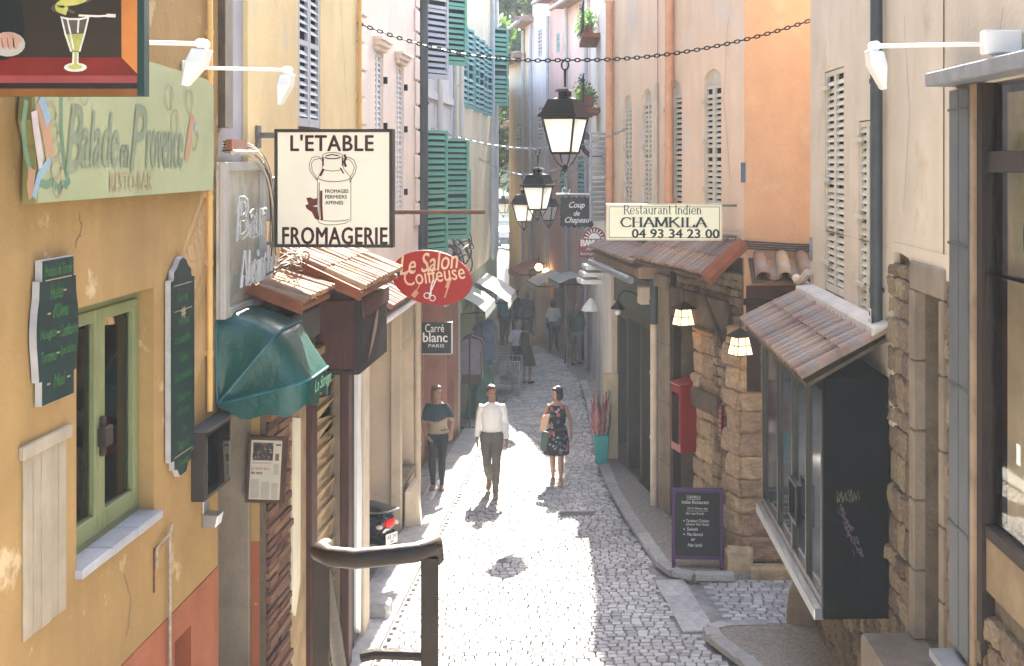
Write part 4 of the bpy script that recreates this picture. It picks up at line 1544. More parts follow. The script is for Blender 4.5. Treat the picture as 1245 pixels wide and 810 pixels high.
# ------------------------------------------------------------------ red oval hairdresser sign
YO = 15.0
oc = P(525, 338, YO)
so = thing('hairdresser_sign', (oc.x, YO, P(0, 372, YO).z), 'red oval hairdresser sign with cream lettering and white scissors', 'sign')
OW = Wall((oc.x - .5, YO + .03), (oc.x + .5, YO - .03))
ox = lambda px: .5 + (px - 525) / FPX * YO
oy = lambda py: CZ - (py - HY) * YO / FPX
rx_, ry_ = 49.5 * YO / FPX, 33.5 * YO / FPX
tl = .10
el = [(.5 + rx_ * math.cos(a) * math.cos(tl) - ry_ * math.sin(a) * math.sin(tl), oc.z + rx_ * math.cos(a) * math.sin(tl) * -.6 + ry_ * math.sin(a)) for a in [i * 2 * PI / 40 for i in range(40)]]
q = MB(OW.M)
q.prism(el, -.035, -.004)
q.build('board', mat('red_board_edge', (.30, .02, .015), .5), so)
q = MB(OW.M)
q.prism([(.5 + (x - .5) * .985, oc.z + (y - oc.z) * .98) for x, y in el], -.0039, .0)
q.build('face', mat('red_gloss', (.34, .012, .008), .35, .1, 3, 0), so)
m_crm = mat('cream_lettering', (.74, .52, .32), .5)
q = MB(OW.M)
rotw = lambda a: (lambda x, y: (.5 + (x - .5) * math.cos(a) - (y - oc.z) * math.sin(a), oc.z + (x - .5) * math.sin(a) + (y - oc.z) * math.cos(a)))
q.text('Le Salon', ox(487), ox(560), oy(330), oy(307), d=.002, shear=.35, bold=.008, warp=rotw(.13))
q.text('Coiffeuse', ox(491), ox(566), oy(344), oy(325), d=.002, bold=.004, warp=rotw(.13))
q.build('lettering', m_crm, so)
q = MB(OW.M)
st = lambda pts, wd: q.stroke([(ox(x), oy(y)) for x, y in pts], wd, .002)
st([(532, 336), (526, 350), (522, 358)], .014); st([(527, 339), (524, 350), (524, 360)], .014)
st(arc_p := [(519 + 3.5 * math.cos(t), 359.5 + 3.5 * math.sin(t)) for t in [i * .6 for i in range(12)]], .010)
st([(526 + 3.5 * math.cos(t), 362.5 + 3.5 * math.sin(t)) for t in [i * .6 for i in range(12)]], .010)
q.build('scissors', m_white, so)
q = MB(OW.M)
st([(549, 337), (541, 362)], .018); st([(547, 338), (543, 350)], .03)
st([(513, 341), (505, 356)], .012); st([(507, 354), (502, 361)], .055)
q.build('comb_and_brush', mat('tan_print', (.62, .30, .18), .5), so)
q = MB()
q.box(-2.99, oc.x - rx_ + .1, YO - .008, YO + .008, oc.z + .03, oc.z + .07)
q.build('bracket', m_iron, so)

# ------------------------------------------------------------------ pinkish cream house
ph = thing('pinkish_cream_house', (-3.0, 18, .1), 'pinkish cream house with two narrow moulded windows behind the square sign', 'building')
LC = Wall((-3.0, 0.0), (-3.0, 30.0))
hs_ = [(LC.hit(456)[0], LC.hit(466)[0], 4.7, 6.9, .14), (LC.hit(482)[0], LC.hit(491)[0], 4.7, 6.85, .14)]
q = MB(LC.M)
q.wall(15.503, 20.3, 4.0, 12, hs_, D=4)
q.build('wall', m_pinkc, ph)
for (a, b, c, d, e) in hs_:
    hw = (b - a) / 2
    wn = MB(LC.M)
    wn.box(a - .06, b + .06, d + .002, d + .06, .001, .05)
    wn.box(a - .10, b + .10, d + .061, d + .12, .001, .09)
    wn.box(a - .13, b + .13, d + .121, d + .16, .001, .12)
    wn.build('window_moulding', m_pinkc, ph)
    shutter(ph, LC.M @ T(a + .002, c, -.06), hw - .004, d - c - .01, m_shutw, pitch=.07)
    shutter(ph, LC.M @ T(a + hw + .002, c, -.06), hw - .004, d - c - .01, m_shutw, pitch=.07)
    hg = MB(LC.M)
    for z in (5.0, 5.9, 6.5):
        hg.box(b + .0, b + .05, z, z + .09, .001, .05)
    hg.build('hinge', m_iron, ph)
z = 4.3
r = 0
while z < 9:
    q = MB(LC.M)
    q.box(15.51, 15.95 if r % 2 else 15.8, z, z + .30, .001, .03)
    q.build('quoin', m_pinkc, ph, bevel=.012)
    z += .325
    r += 1
z = 4.5
while z < 9:
    q = MB(LC.M)
    q.box(19.85 if r % 2 else 19.95, 20.28, z, z + .34, .001, .03)
    q.build('quoin', m_pinkc, ph, bevel=.012)
    z += .37
    r += 1
# its ground floor: a recess, then a stepped stone niche
q = MB()
q.box(-7, -4.7, 15.052, 19.3, -.2, 3.998)
q.build('recess_wall', m_cream, ph)
q = MB()
q.box(-3.75, -3.55, 19.2, 19.3, -.1, 3.9)
q.box(-3.25, -3.085, 19.22, 19.3, -.1, 3.9)
q.build('pilaster', m_cream, ph, bevel=.015)
LF = Wall((-3.15, 0.0), (-3.15, 30.0))
q = MB(LF.M)
q.wall(19.302, 21.25, -.2, 3.998, [(19.55, 20.75, .62, 2.75, .22)], D=3.5)
q.build('stone_base', m_cream, ph)
q = MB(LF.M)
q.box(19.56, 20.74, .622, .72, -.215, .05)
q.build('niche_ledge', m_ashlar, ph, bevel=.015)
q = MB()
q.add([(-3.07, 19.35, -.05), (-2.8, 19.5, -.05), (-2.95, 20.4, -.05), (-3.07, 20.4, -.05), (-3.07, 19.4, .62), (-2.98, 19.5, .62), (-3.0, 20.3, .62), (-3.07, 20.3, .62)],
      [(3,2,1,0),(4,5,6,7),(0,1,5,4),(1,2,6,5),(2,3,7,6),(3,0,4,7)])
q.build('splayed_base', m_cream, ph, bevel=.02)
pipe(ph, LF, 20.9, .02, 3.3, .05, m_crpipe, .055, (1.0, 2.2))
tile_roof(ph, LC, 15.4, 20.6, 3.98, -.05, 3.72, .38, .16, 1, m_tileg, name='ledge_roof')
q = MB(LC.M)
q.tube([(15.5, 3.60, .30), (18.9, 3.60, .30)], .045, 10)
q.build('gutter', m_white, ph, smooth=True)
q = MB(LC.M)
q.box(15.4, 20.5, 3.6, 3.70, -.06, .20)
q.build('eave_board', m_white, ph)
# small black shop sign
YC = 21.4
c = P(531, 411, YC)
cs = thing('shop_sign', (c.x, YC, P(0, 430, YC).z), 'small black shop sign with white lettering under the red oval sign', 'sign')
q = MB()
q.box(P(513, 0, YC).x, P(550, 0, YC).x, YC, YC + .05, P(0, 430, YC).z, P(0, 392, YC).z)
q.build('panel', mat('charcoal_panel', (.007, .008, .010), .5), cs)
CW = Wall((0, YC), (1, YC))
bxp = lambda x0, x1, y0, y1: (P(x0, 0, YC).x, P(x1, 0, YC).x, P(0, y1, YC).z, P(0, y0, YC).z)
q = MB(CW.M)
q.text('Carré', *bxp(517, 540, 394, 404), d=.004)
q.text('blanc', *bxp(514.5, 544, 404.5, 416), d=.004, bold=.015)
q.text('PARIS', *bxp(521, 540, 418.5, 422.5), d=.004)
q.build('lettering', m_white, cs)
q = MB(CW.M)
x0_, x1_, z0_, z1_ = bxp(513, 550, 392, 430)
q.box(x1_ - .02, x1_ + .002, z0_ - .004, z1_ + .004, -.052, .003)
q.box(x0_, x1_ - .021, z0_ - .014, z0_ - .001, -.052, .003)
q.build('edge_trim', m_shutw, cs)
q = MB()
q.box(-3.09, x0_, YC + .01, YC + .03, z1_ - .08, z1_ - .05)
q.build('bracket', m_iron, cs)

# ------------------------------------------------------------------ rough stone at the foot of the shopfront
p = G(456, 752)
q = MB(T(p.x, p.y + .1, p.z))
bm = STONES[2]
q.add([tuple(v.co) for v in bm.verts], [tuple(v.index for v in f.verts) for f in bm.faces], T(0, 0, .07) @ SC(.34, .32, .22))
q.build('boulder', m_kerb, label='rough grey stone lump lying at the foot of the pale pilaster', cat='stone')
# ------------------------------------------------------------------ left houses further down
def leafM(W, s, z, phi, sgn=1):
    d = W.r * (math.cos(phi) * sgn) + W.n * math.sin(phi)
    n_ = d.cross(Vector((0, 0, 1)))
    o = W.pt(s, z, .01)
    return Matrix(((d.x, 0, n_.x, o.x), (d.y, 0, n_.y, o.y), (0, 1, 0, o.z), (0, 0, 0, 1)))
LD = Wall((-3.12, 0.0), (-3.12, 60.0))
cw = thing('cool_white_house', (-3.12, 23, 0), 'cool white house with grey and green shutters beyond the grey downpipe', 'building')
q = MB(LD.M)
q.wall(20.303, 25.6, 3.3, 13, [(LD.hit(517)[0], LD.hit(529)[0], 6.9, 8.6, .1), (LD.hit(518)[0], LD.hit(531)[0], 4.0, 5.9, .1)], D=4)
q.build('wall', m_coolw, cw)
sw = LD.hit(508 + 3)[0]
# big grey shutter pair standing open, green leaves
shutter(cw, leafM(LD, 21.6, 6.85, .55), .62, 2.6, m_shutg, near=True, pitch=.10)
shutter(cw, leafM(LD, 24.1, 7.25, .75), .55, 2.3, m_shutgr, near=True, pitch=.10)
shutter(cw, leafM(LD, 21.7, 3.95, .5), .62, 2.05, m_shutgr, near=True, pitch=.10)
shutter(cw, leafM(LD, 24.0, 4.05, .9), .56, 1.85, m_shutgr, near=True, pitch=.10)
shutter(cw, leafM(LD, 25.3, 4.35, .3), .34, 1.3, m_shutbl, near=False, pitch=.10)
pipe(cw, LD, 20.75, 3.4, 12.5, .09, m_dkpipe, .12, (5.0, 6.4, 8.0), name='downpipe')
pipe(cw, LD, 23.1, 3.4, 9.3, .055, m_coolw, .09, (5.0,), name='white_pipe')
pipe(cw, LD, 25.4, 3.4, 8.0, .04, m_shutg, .07, (5.0,), name='thin_pipe')
q = MB(LD.M)
q.box(20.31, 25.5, 6.55, 6.68, .001, .06)
q.build('string_course', m_coolw, cw)
# ground floor doorway bay
q = MB()
q.box(-7, -3.55, 21.252, 24.6, -.4, 3.298)
q.build('entry_back', mat('dim_plaster', (.34, .26, .20), .9), cw)
q = MB()
q.box(-3.548, -3.47, 21.9, 22.9, -.1, 2.2)
q.box(-3.548, -3.47, 23.2, 24.3, -.1, 2.3)
q.build('entry_door', mat('brown_door', (.22, .12, .08), .6, .2, 3, .2, 12), cw, bevel=.02)
LE = Wall((-3.16, 0.0), (-3.16, 60.0))
q = MB(LE.M)
q.wall(24.602, 26.9, -.4, 3.298, [(25.1, 26.2, -.1, 2.2, .25)], D=3.5)
q.build('shop_wall', mat('dusky_red_paint', (.26, .12, .09), .7, .2, 3, .2), cw)
q = MB(LE.M)
q.box(24.65, 26.85, 2.75, 3.25, .001, .05)
q.build('shop_fascia', mat('pale_fascia', (.50, .42, .36), .7), cw)

cy_ = thing('cream_house', (-3.12, 30, -.1), 'cream house with slim blue-green shutters half way down the left side', 'building')
q = MB(LD.M)
q.wall(25.603, 36, 3.0, 10.2, [(27.2, 28.0, 6.6, 8.3, .1), (29.6, 30.4, 6.6, 8.3, .1), (27.6, 28.4, 3.9, 5.3, .1), (31.6, 32.4, 6.6, 8.2, .1)], D=4)
q.build('wall', m_creamy, cy_)
for s in (27.15, 29.55, 31.55):
    shutter(cy_, leafM(LD, s, 6.6, .12), .42, 1.7, m_shutbl, near=False, pitch=.12)
    shutter(cy_, leafM(LD, s + .85, 6.6, .22), .42, 1.7, m_shutbl, near=False, pitch=.12)
shutter(cy_, leafM(LD, 33.6, 6.9, .8), .55, 2.0, m_shutgr, near=False, pitch=.12)
shutter(cy_, leafM(LD, 27.55, 3.9, .15), .42, 1.4, m_shutbl, near=False, pitch=.12)
for s, r_, m_ in ((26.4, .05, m_coolw), (33.2, .06, m_shutg), (34.2, .05, m_shutg)):
    pipe(cy_, LD, s, 3.0, 9.9, r_, m_, .09, (5.0, 7.0))
q = MB(LD.M)
q.add([(25.5, 10.2, -4), (36.1, 10.2, -4), (36.1, 9.95, .2), (25.5, 9.95, .2), (25.5, 10.9, -4), (36.1, 10.9, -4), (36.1, 10.05, .2), (25.5, 10.05, .2)],
      [(3,2,1,0),(4,5,6,7),(0,1,5,4),(1,2,6,5),(2,3,7,6),(3,0,4,7)])
q.build('roof', m_tileg, cy_)
q = MB(LD.M)
q.tube([(25.5, 9.97, .26), (36.1, 9.97, .26)], .08, 10)
q.tube(bez((26.2, 9.9, .25), (26.2, 9.4, .25), (26.4, 9.5, .1), (26.4, 9.0, .1), 8), .05, 8)
q.build('gutter', m_zinc, cy_, smooth=True)
q = MB(LE.M)
q.wall(26.902, 36, -.6, 2.998, [(27.3, 29.6, -.5, 2.3, .5), (30.2, 33.2, -.6, 2.3, .5), (33.8, 35.4, -.6, 2.2, .4)], D=3.5)
q.build('shop_wall', mat('pale_green_wall', (.40, .41, .30), .8, .15, 3, .2), cy_)

fl = thing('far_left_house', (-3.2, 42, -.4), 'shadowed house at the far end of the left side, bare wall', 'building')
LH = Wall((-3.2, 36.05), (-5.6, 60))
q = MB(LH.M)
q.wall(0, LH.len, -1, 8.6, [(1.5, 2.5, 3.4, 5.0, .1), (4, 5, 3.4, 5.0, .1), (2, 5, -1, 1.8, .3), (8, 11, -1, 1.8, .3)], D=5)
q.build('wall', m_beige, fl)
q = MB(LH.M)
q.add([(-.1, 8.6, -5), (LH.len, 8.6, -5), (LH.len, 8.4, .4), (-.1, 8.4, .4), (-.1, 9.6, -5), (LH.len, 9.6, -5), (LH.len, 8.5, .4), (-.1, 8.5, .4)],
      [(3,2,1,0),(4,5,6,7),(0,1,5,4),(1,2,6,5),(2,3,7,6),(3,0,4,7)])
q.build('roof', m_tileg, fl)

# shop awnings on the left
def slope_awning(W, s0, s1, z0, z1, reach, material, label, val=.18, ribs=5, cat='awning', group=None, name='awning'):
    o = thing(name, W.pt((s0 + s1) / 2, z1, 0), label, cat, group)
    q = MB(W.M)
    n = 10
    top = [(s0 + (s1 - s0) * i / n, z0, .01) for i in range(n + 1)]
    mid_ = [(s0 + (s1 - s0) * i / n, (z0 + z1) / 2 + .04, reach * .5) for i in range(n + 1)]
    low = [(s0 + (s1 - s0) * i / n, z1, reach) for i in range(n + 1)]
    vl = [(s0 + (s1 - s0) * i / n, z1 - val + .04 * (i % 2), reach + .02) for i in range(n + 1)]
    k = n + 1
    q.add(top + mid_ + low + vl, [(r * k + i, r * k + i + 1, (r + 1) * k + i + 1, (r + 1) * k + i) for r in range(3) for i in range(n)])
    q.nofix = True
    q.build('canvas', material, o, smooth=True)
    q = MB(W.M)
    for i in range(2):
        s = s0 if i == 0 else s1
        q.tube([(s, z1 - .05, 0), (s, z1 - .02, reach)], .014, 6)
    q.tube([(s0, z1 - .01, reach - .01), (s1, z1 - .01, reach - .01)], .016, 6)
    q.build('awning_frame', m_iron, o)
    return o
m_canv = mat('white_canvas', (.62, .60, .55), .8, .1, 3, .2, 12)
m_canvg = mat('grey_green_canvas', (.30, .34, .30), .8, .15, 3, .2, 12)
slope_awning(LE, 30.2, 32.8, 2.7, 2.25, .75, m_canv, 'white canvas awning over the clothes shop, left side far down the street', group='shop awnings down the street')
slope_awning(LE, 27.4, 29.7, 2.65, 2.35, .5, m_canvg, 'grey-green awning beside the white canvas awning on the left', group='shop awnings down the street')
# loose cables in a tangle above the awnings
tg = MB(LD.M)
for i in range(14):
    a_ = (24.5 + jit(1.2), 3.7 + jit(.4), .1)
    tg.tube(bez(a_, (a_[0] + .6, 4.1 + jit(.5), .3 + jit(.2)), (a_[0] + 1.2, 3.2 + jit(.4), .35), (a_[0] + 1.9 + jit(.5), 3.5 + jit(.4), .1), 10), .016, 5)
tg.build('cable_tangle', m_cable, label='dark tangle of cables above the awnings right of the red oval sign', cat='cables')

# clothes on rails, draped stand, wire basket
def garment_rail(Y0, Y1, x, h, cols, label):
    o = thing('clothes_rail', (x, (Y0 + Y1) / 2, gz(Y0)), label, 'clothes rail', 'clothes rails outside the left shops')
    z = gz(Y0)
    q = MB()
    for y in (Y0, Y1):
        q.tube([(x, y, z), (x, y, z + h)], .016, 6)
        q.tube([(x - .22, y, z + .02), (x + .22, y, z + .02)], .014, 6)
    q.tube([(x, Y0 - .05, z + h), (x, Y1 + .05, z + h)], .016, 6)
    q.build('rail', m_iron, o)
    n = len(cols)
    for i, c_ in enumerate(cols):
        y = Y0 + (Y1 - Y0) * (i + .5) / n
        L_g = .9 + jit(.15)
        q = MB(T(x, y, z + h - .03) @ R3('Z', jit(.15)))
        prof = [(.03, 0), (.21, -.07), (.26, -.2), (.20, -.3), (.22, -L_g)]
        vs, fs = [], []
        for sd_ in (-.035, .035):
            for w_, dz in prof:
                for s_ in (-1, -.5, 0, .5, 1):
                    vs.append((w_ * s_, sd_ * (1 + .6 * math.sin(s_ * 7 + i)), dz))
        k = len(prof) * 5
        for f_ in (0, 1):
            for r in range(len(prof) - 1):
                for c2 in range(4):
                    b_ = f_ * k + r * 5 + c2
                    fs.append((b_, b_ + 1, b_ + 6, b_ + 5))
        for r in range(len(prof) - 1):
            for c2 in (0, 4):
                b_ = r * 5 + c2
                fs.append((b_, b_ + 5, k + b_ + 5, k + b_))
        q.add(vs, fs)
        q.build('garment', mat('cloth_%d' % (int(c_[0]*99)*10000 + int(c_[1]*99)*100 + int(c_[2]*99)), c_, .9, .2, 6, .3, 20), o, smooth=True)
    return o
garment_rail(29.6, 30.9, -2.95, 1.95, [(.10, .13, .24), (.12, .17, .30), (.16, .20, .33), (.10, .12, .2), (.2, .2, .28)], 'rail of blue and grey clothes outside the left shop by the white awning')
garment_rail(27.4, 28.4, -2.98, 1.9, [(.16, .13, .17), (.06, .05, .05), (.22, .20, .2), (.06, .05, .07)], 'rail of dark grey clothes left of the green draped stand')
p = G(577, 500)
dr = MB(T(-2.85, 28.75, gz(28.75)))
n = 20
vs = []
for r, z in ((.10, 1.25), (.16, 1.15), (.24, .75), (.30, .35), (.36, .01)):
    for j in range(n):
        a = 2 * PI * j / n
        rr = r * (1 + .14 * math.sin(a * 6) * (1.3 - z))
        vs.append((rr * math.cos(a), rr * math.sin(a), z))
dr.add(vs, [(i*n + j, i*n + (j+1) % n, (i+1)*n + (j+1) % n, (i+1)*n + j) for i in range(4) for j in range(n)] + [tuple(range(n))])
dr.build('draped_stand', mat('dark_green_cloth', (.03, .10, .075), .85, .2, 4, .3, 15), smooth=True, label='tall stand draped in dark green cloth against the left shops', cat='stand')
wb = thing('wire_basket', (-2.55, 32.0, gz(32)), 'wire display basket of small goods next to the two chatting women', 'basket')
q = MB(T(-2.6, 32.1, gz(32.1)))
w_, d_, h_ = .36, .5, .85
for z in (.3, .5, .7, h_):
    q.tube([(-w_, -d_, z), (w_, -d_, z), (w_, d_, z), (-w_, d_, z)], .010, 5, closed=True)
for i in range(7):
    x = -w_ + 2 * w_ * i / 6
    for y in (-d_, d_):
        q.tube([(x, y, .3), (x, y, h_)], .006, 4)
for sx in (-1, 1):
    for sy in (-1, 1):
        q.tube([(sx * w_, sy * d_, 0), (sx * w_, sy * d_, h_)], .012, 5)
q.build('wire_frame', m_silver, wb)
q = MB(T(-2.6, 32.1, gz(32.1)))
q.box(-w_ + .01, w_ - .01, -d_ + .01, d_ - .01, .30, .32)
q.build('shelf', m_zinc, wb)
for i in range(14):
    q = MB(T(-2.6 + jit(.26), 32.1 + jit(.4), gz(32.1) + .32 + .12 * (i % 3)) @ R3('Z', jit(1)) @ R3('X', jit(.4)))
    q.box(-.09, .09, -.02, .02, 0, .22)
    q.build('packet', mat('packet_%d' % (i % 4), ((.5, .5, .48), (.3, .32, .36), (.42, .36, .28), (.25, .28, .3))[i % 4], .6), wb)

# ================================================================== RIGHT SIDE
# ------------------------------------------------------------------ peach building (two bent faces and an orange end)
C0, C1, C2 = (1.72, 17.2), (.75, 20.4), (0.0, 24.2)
RB = Wall(C1, C0)
RA = Wall(C2, C1)
RE = Wall((1.72, 17.2), (5.6, 17.2))
pe = thing('peach_building', (1.0, 20, .1), 'peach building with arched louvred shutters and orange end wall over the restaurant', 'building')
def arched(W, px0, px1, ytop, d=.08):
    a, b = W.hit(px0)[0], W.hit(px1)[0]
    zt = W.hit((px0 + px1) / 2, ytop)[1]
    return (a, b, 4.72, zt, d)
hb = [arched(RB, 856, 877, 84), ]
ha = [arched(RA, 759, 768, 116), arched(RA, 782, 792, 108)]
hb2 = arched(RB, 808, 829, 98)
hb2 = (max(hb2[0], .05), hb2[1], hb2[2], hb2[3], hb2[4])
hb.append(hb2)
q = MB(RB.M)
q.wall(0, RB.len, 4.22, 9.4, hb, D=4)
q.build('wall', m_peach, pe)
q = MB(RA.M)
q.wall(0, RA.len, 4.22, 8.45, ha, D=4)
q.build('wall', m_peach, pe)
q = MB(RE.M)
q.wall(0.0, RE.len, 3.0, 9.5, [], D=4, front=.02)
q.build('end_wall', m_orange, pe)
for W, hl in ((RB, hb), (RA, ha)):
    for (a, b, c, d, e) in hl:
        wd = (b - a)
        hw = wd / 2
        ar = min(.16, wd * .3)
        q = MB(W.M)                                  # spandrels make the head of the opening round
        for sgn_ in (-1, 1):
            cx = (a + b) / 2
            poly = [(cx + sgn_ * hw, d - ar), (cx + sgn_ * hw, d)] + [(cx + sgn_ * hw * math.sin(t * PI / 2 / 6), d - ar + ar * math.cos(t * PI / 2 / 6)) for t in range(6)]
            q.prism(poly, -.079, -.0005)
        q.build('arch_head', m_peach, pe)
        shutter(pe, W.M @ T(a + .004, c, -.055), hw - .006, d - ar - c - .06, m_shut, pitch=.078)
        shutter(pe, W.M @ T(a + hw + .002, c, -.055), hw - .006, d - ar - c - .06, m_shut, pitch=.078)
        q = MB(W.M)
        q.box(a + .003, b - .003, d - ar - .055, d - .004, -.07, -.04)
        q.build('fanlight', m_shut, pe)
        q = MB(W.M)
        for zz in (c + .35, (c + d) / 2, d - ar - .3):
            q.box(a - .05, a + .02, zz, zz + .05, -.03, .02)
        q.build('hinge', m_shut, pe)
pipe(pe, RB, .62, 4.3, 9.2, .065, m_orpipe, .085, (4.9, 6.6, 8.2))
pipe(pe, RA, .12, 4.3, 8.4, .07, m_orpipe, .085, (5.2, 7.0, 8.4))
q = MB(RA.M)
q.box(RA.hit(798)[0], RA.hit(801)[0], 4.72, 6.7, .001, .04)
q.build('shutter_edge', m_shut, pe)
# street number plate
q = MB(RB.M)
a, z = RB.hit(906, 222)
q.box(a - .10, a + .02, z, z + .26, .001, .02)
q.build('number_plate', mat('slate_blue_plate', (.09, .13, .17), .4), pe)
# ground floor, angled part: rubble, door, quoins
q = MB(RB.M)
dr0, dr1 = RB.hit(823)[0], RB.hit(843)[0]
q.wall(0.0, RB.len, -.1, 4.218, [(dr0, dr1, -.1, 3.2, .5)], D=4, front=-.07)
q.build('stone_backing', m_mortar, pe)
q = MB(RE.M)
q.wall(-.0, RE.len, -.1, 2.998, [], D=4, front=-.05)
q.build('end_stone_backing', m_mortar, pe)
st_a, st_b = RB.hit(843)[0], RB.hit(880)[0]
stones(pe, RB, dr1 + .01, dr1 + .85, .12, 3.1, (.22, .34), (.34, .55), .03, .22, m_quoin)
stones(pe, RB, dr1 + .85, RB.len - .30, .12, 3.1, (.10, .2), (.12, .26), .02, .2, m_stone)
stones(pe, RB, 0.62, RB.len - .1, 3.15, 4.0, (.10, .16), (.16, .4), .0, .16, m_stone)
stones(pe, RE, .28, 2.6, .12, 3.0, (.14, .24), (.16, .4), .02, .2, m_stone)
z = .30
r = 0
while z < 3.3:                                       # big corner quoins wrap both faces
    h = random.choice((.24, .30, .20))
    la, lb = (.46, .30) if r % 2 else (.30, .46)
    bl = RB.pt(RB.len - la / 2, z + h / 2, -.02)
    B_ = Matrix(((RB.r.x, 0, RB.n.x, bl.x), (RB.r.y, 0, RB.n.y, bl.y), (0, 1, 0, bl.z), (0, 0, 0, 1)))
    piece('quoin', random.choice(stone_meshes(m_quoin)), pe, B_ @ R3('Z', jit(.02)) @ SC(la + .10, h * 1.03, .30))
    piece('quoin', random.choice(stone_meshes(m_quoin)), pe, T(C0[0] + lb / 2 + .0, 17.22, z + h / 2) @ R3('X', PI / 2 + jit(.02)) @ SC(lb + .12, h * 1.03, .24))
    z += h
    r += 1
q = MB()                                             # bumper stone and plinth at the corner
bm = STONES[4]
q.add([tuple(v.co) for v in bm.verts], [tuple(v.index for v in f.verts) for f in bm.faces], T(1.62, 17.1, gz(17.1) + .16) @ R3('Z', .3) @ SC(.34, .30, .42))
q.build('corner_stone', m_quoin, pe)
q = MB()
q.box(1.75, 2.9, 16.92, 17.14, -.1, .26)
q.build('plinth', m_quoin, pe, bevel=.03)
# dark doorway
q = MB(RB.M)
q.box(dr0 + .02, dr1 - .02, .1, 3.15, -.52, -.45)
q.build('dark_door', m_wood_d, pe)
q = MB(RB.M)
q.box(dr0 - .14, dr0, .05, 4.0, -.06, .06)
q.build('door_jamb', m_wood_d, pe)
q = MB(RB.M)
q.box(dr0 - .12, dr1 + .05, .0, .16, -.5, .12)
q.build('door_step', m_ashlar, pe, bevel=.02)
# stone pilaster and downpipe beside it
q = MB(RB.M)
q.box(0.02, .58, -.05, 3.55, -.06, .07)
q.build('stone_pilaster', m_ashlar, pe, bevel=.02)
q = MB(RB.M)
q.box(-.02, .62, 3.551, 3.75, -.06, .12)
q.box(0.0, .60, 3.751, 4.2, -.06, .05)
q.build('pilaster_capital', m_ashlar, pe, bevel=.015)
q = MB(RB.M)
for z in (.9, 1.8, 2.7):
    q.box(.018, .582, z, z + .012, -.055, .071)
q.build('pilaster_joint', m_mortar, pe)
pipe(pe, RA, RA.len - .10, .1, 2.95, .06, m_crpipe, .09, (1.2, 2.2))
pipe(pe, RA, RA.len - .10, 2.95, 3.9, .065, m_dkpipe, .09, (3.3,))
# weathered beams
for (a, b, z0, z1) in ((dr0 - .1, RB.len - .45, 3.18, 3.62),):
    q = MB(RB.M)
    q.box(a, b, z0, z1, .021, .10)
    q.build('weathered_beam', m_wood_o, pe, bevel=.02)
q = MB(RB.M)
q.box(dr1 + .05, dr1 + 1.2, 2.0, 2.28, .03, .12)
q.build('weathered_beam', m_wood_o, pe, bevel=.02)
q = MB(RB.M)
q.add([(RB.len - .55, 3.0, .03), (RB.len - .47, 3.0, .03), (RB.len - .30, 3.75, .45), (RB.len - .38, 3.75, .45), (RB.len - .55, 3.0, .12), (RB.len - .47, 3.0, .12), (RB.len - .30, 3.85, .5), (RB.len - .38, 3.85, .5)],
      [(3,2,1,0),(4,5,6,7),(0,1,5,4),(1,2,6,5),(2,3,7,6),(3,0,4,7)])
q.build('roof_brace', m_wood_d, pe)
# porch roofs
tile_roof(pe, RB, .1, RB.len + .1, 4.38, .0, 3.98, .52, .155, 2, m_tileg, name='porch_roof')
tile_roof(pe, RE, .05, 2.6, 4.24, .02, 3.98, .48, .30, 1, m_tile, name='end_porch_roof', rad=.10, under=True)
hip = MB()
a0, a1 = Vector((1.70, 17.16, 4.42)), RB.pt(RB.len + .05, 3.98, .55)
hip.tube([a0, a0.lerp(a1, .5), a1], [.09, .10, .115], 8)
hip.build('hip_tile', m_verge, pe, smooth=True)
q = MB(RE.M)
q.box(.02, 3.0, 3.05, 3.86, .021, .06)
q.build('dark_timber_panel', m_wood_r, pe)
q = MB(RE.M)
q.box(-.02, 3.0, 3.62, 3.70, .061, .12)
q.box(.02, .20, 2.5, 3.6, .061, .14)
q.build('timber_rail', m_wood_d, pe)
q = MB(RE.M)
for k in range(4):
    q.tube(bez((-.05, 4.36 + .03 * k, .06), (.8, 4.30 + .03 * k, .08), (1.6, 4.30 + .02 * k, .06), (2.8, 4.34 + .03 * k, .06), 8), .012, 5)
q.build('wall_cables', m_cable, pe, smooth=True)
q = MB(RB.M)
q.tube(bez((.2, 4.6, .05), (1.2, 4.40, .09), (2.4, 4.5, .09), (RB.len - .1, 4.52, .05), 10), .02, 6)
q.build('cable_pipe', m_cablew, pe, smooth=True)
# far shopfront
fr0, fr1 = .25, RA.len - .28
m_shopg = mat('grey_green_shop_paint', (.045, .045, .034), .6, .12, 4, .1, 30)
q = MB(RA.M)
q.wall(0, RA.len, -.2, 4.218, [(fr0 + .15, fr0 + .85, .4, 2.7, .3), (fr0 + 1.0, fr0 + 1.95, .12, 2.75, .55), (fr0 + 2.1, fr1 - .1, .12, 2.75, .45)], D=4, front=-.03)
q.build('shopfront', m_shopg, pe)
for a, b, z0, d in ((fr0 + .15, fr0 + .85, .4, -.25), (fr0 + 1.0, fr0 + 1.95, .12, -.5), (fr0 + 2.1, fr1 - .1, .12, -.4)):
    window(pe, RA, a + .002, b - .002, z0, 2.74, d, m_wood_d, m_glassd, 0, 0, .06, name='shop_pane')
q = MB(RA.M)
q.box(fr0, fr1, 2.95, 3.55, -.029, .03)
q.build('fascia_board', mat('dull_green_fascia', (.05, .06, .05), .6, .15, 3, .1), pe, bevel=.01)
q = MB(RA.M)
q.box(fr0 - .1, fr0 + .02, -.1, 3.6, -.029, .06)
q.build('shop_pilaster', m_crpipe, pe)
MB(RA.M).box(fr1 + .0, fr1 + .08, -.1, 3.6, -.029, .06).build('shop_pilaster', m_crpipe, pe)
tile_roof(pe, RA, -.1, RA.len - .1, 4.05, -.02, 3.86, .40, .17, 1, m_tileg, name='ledge_roof')
q = MB(RA.M)
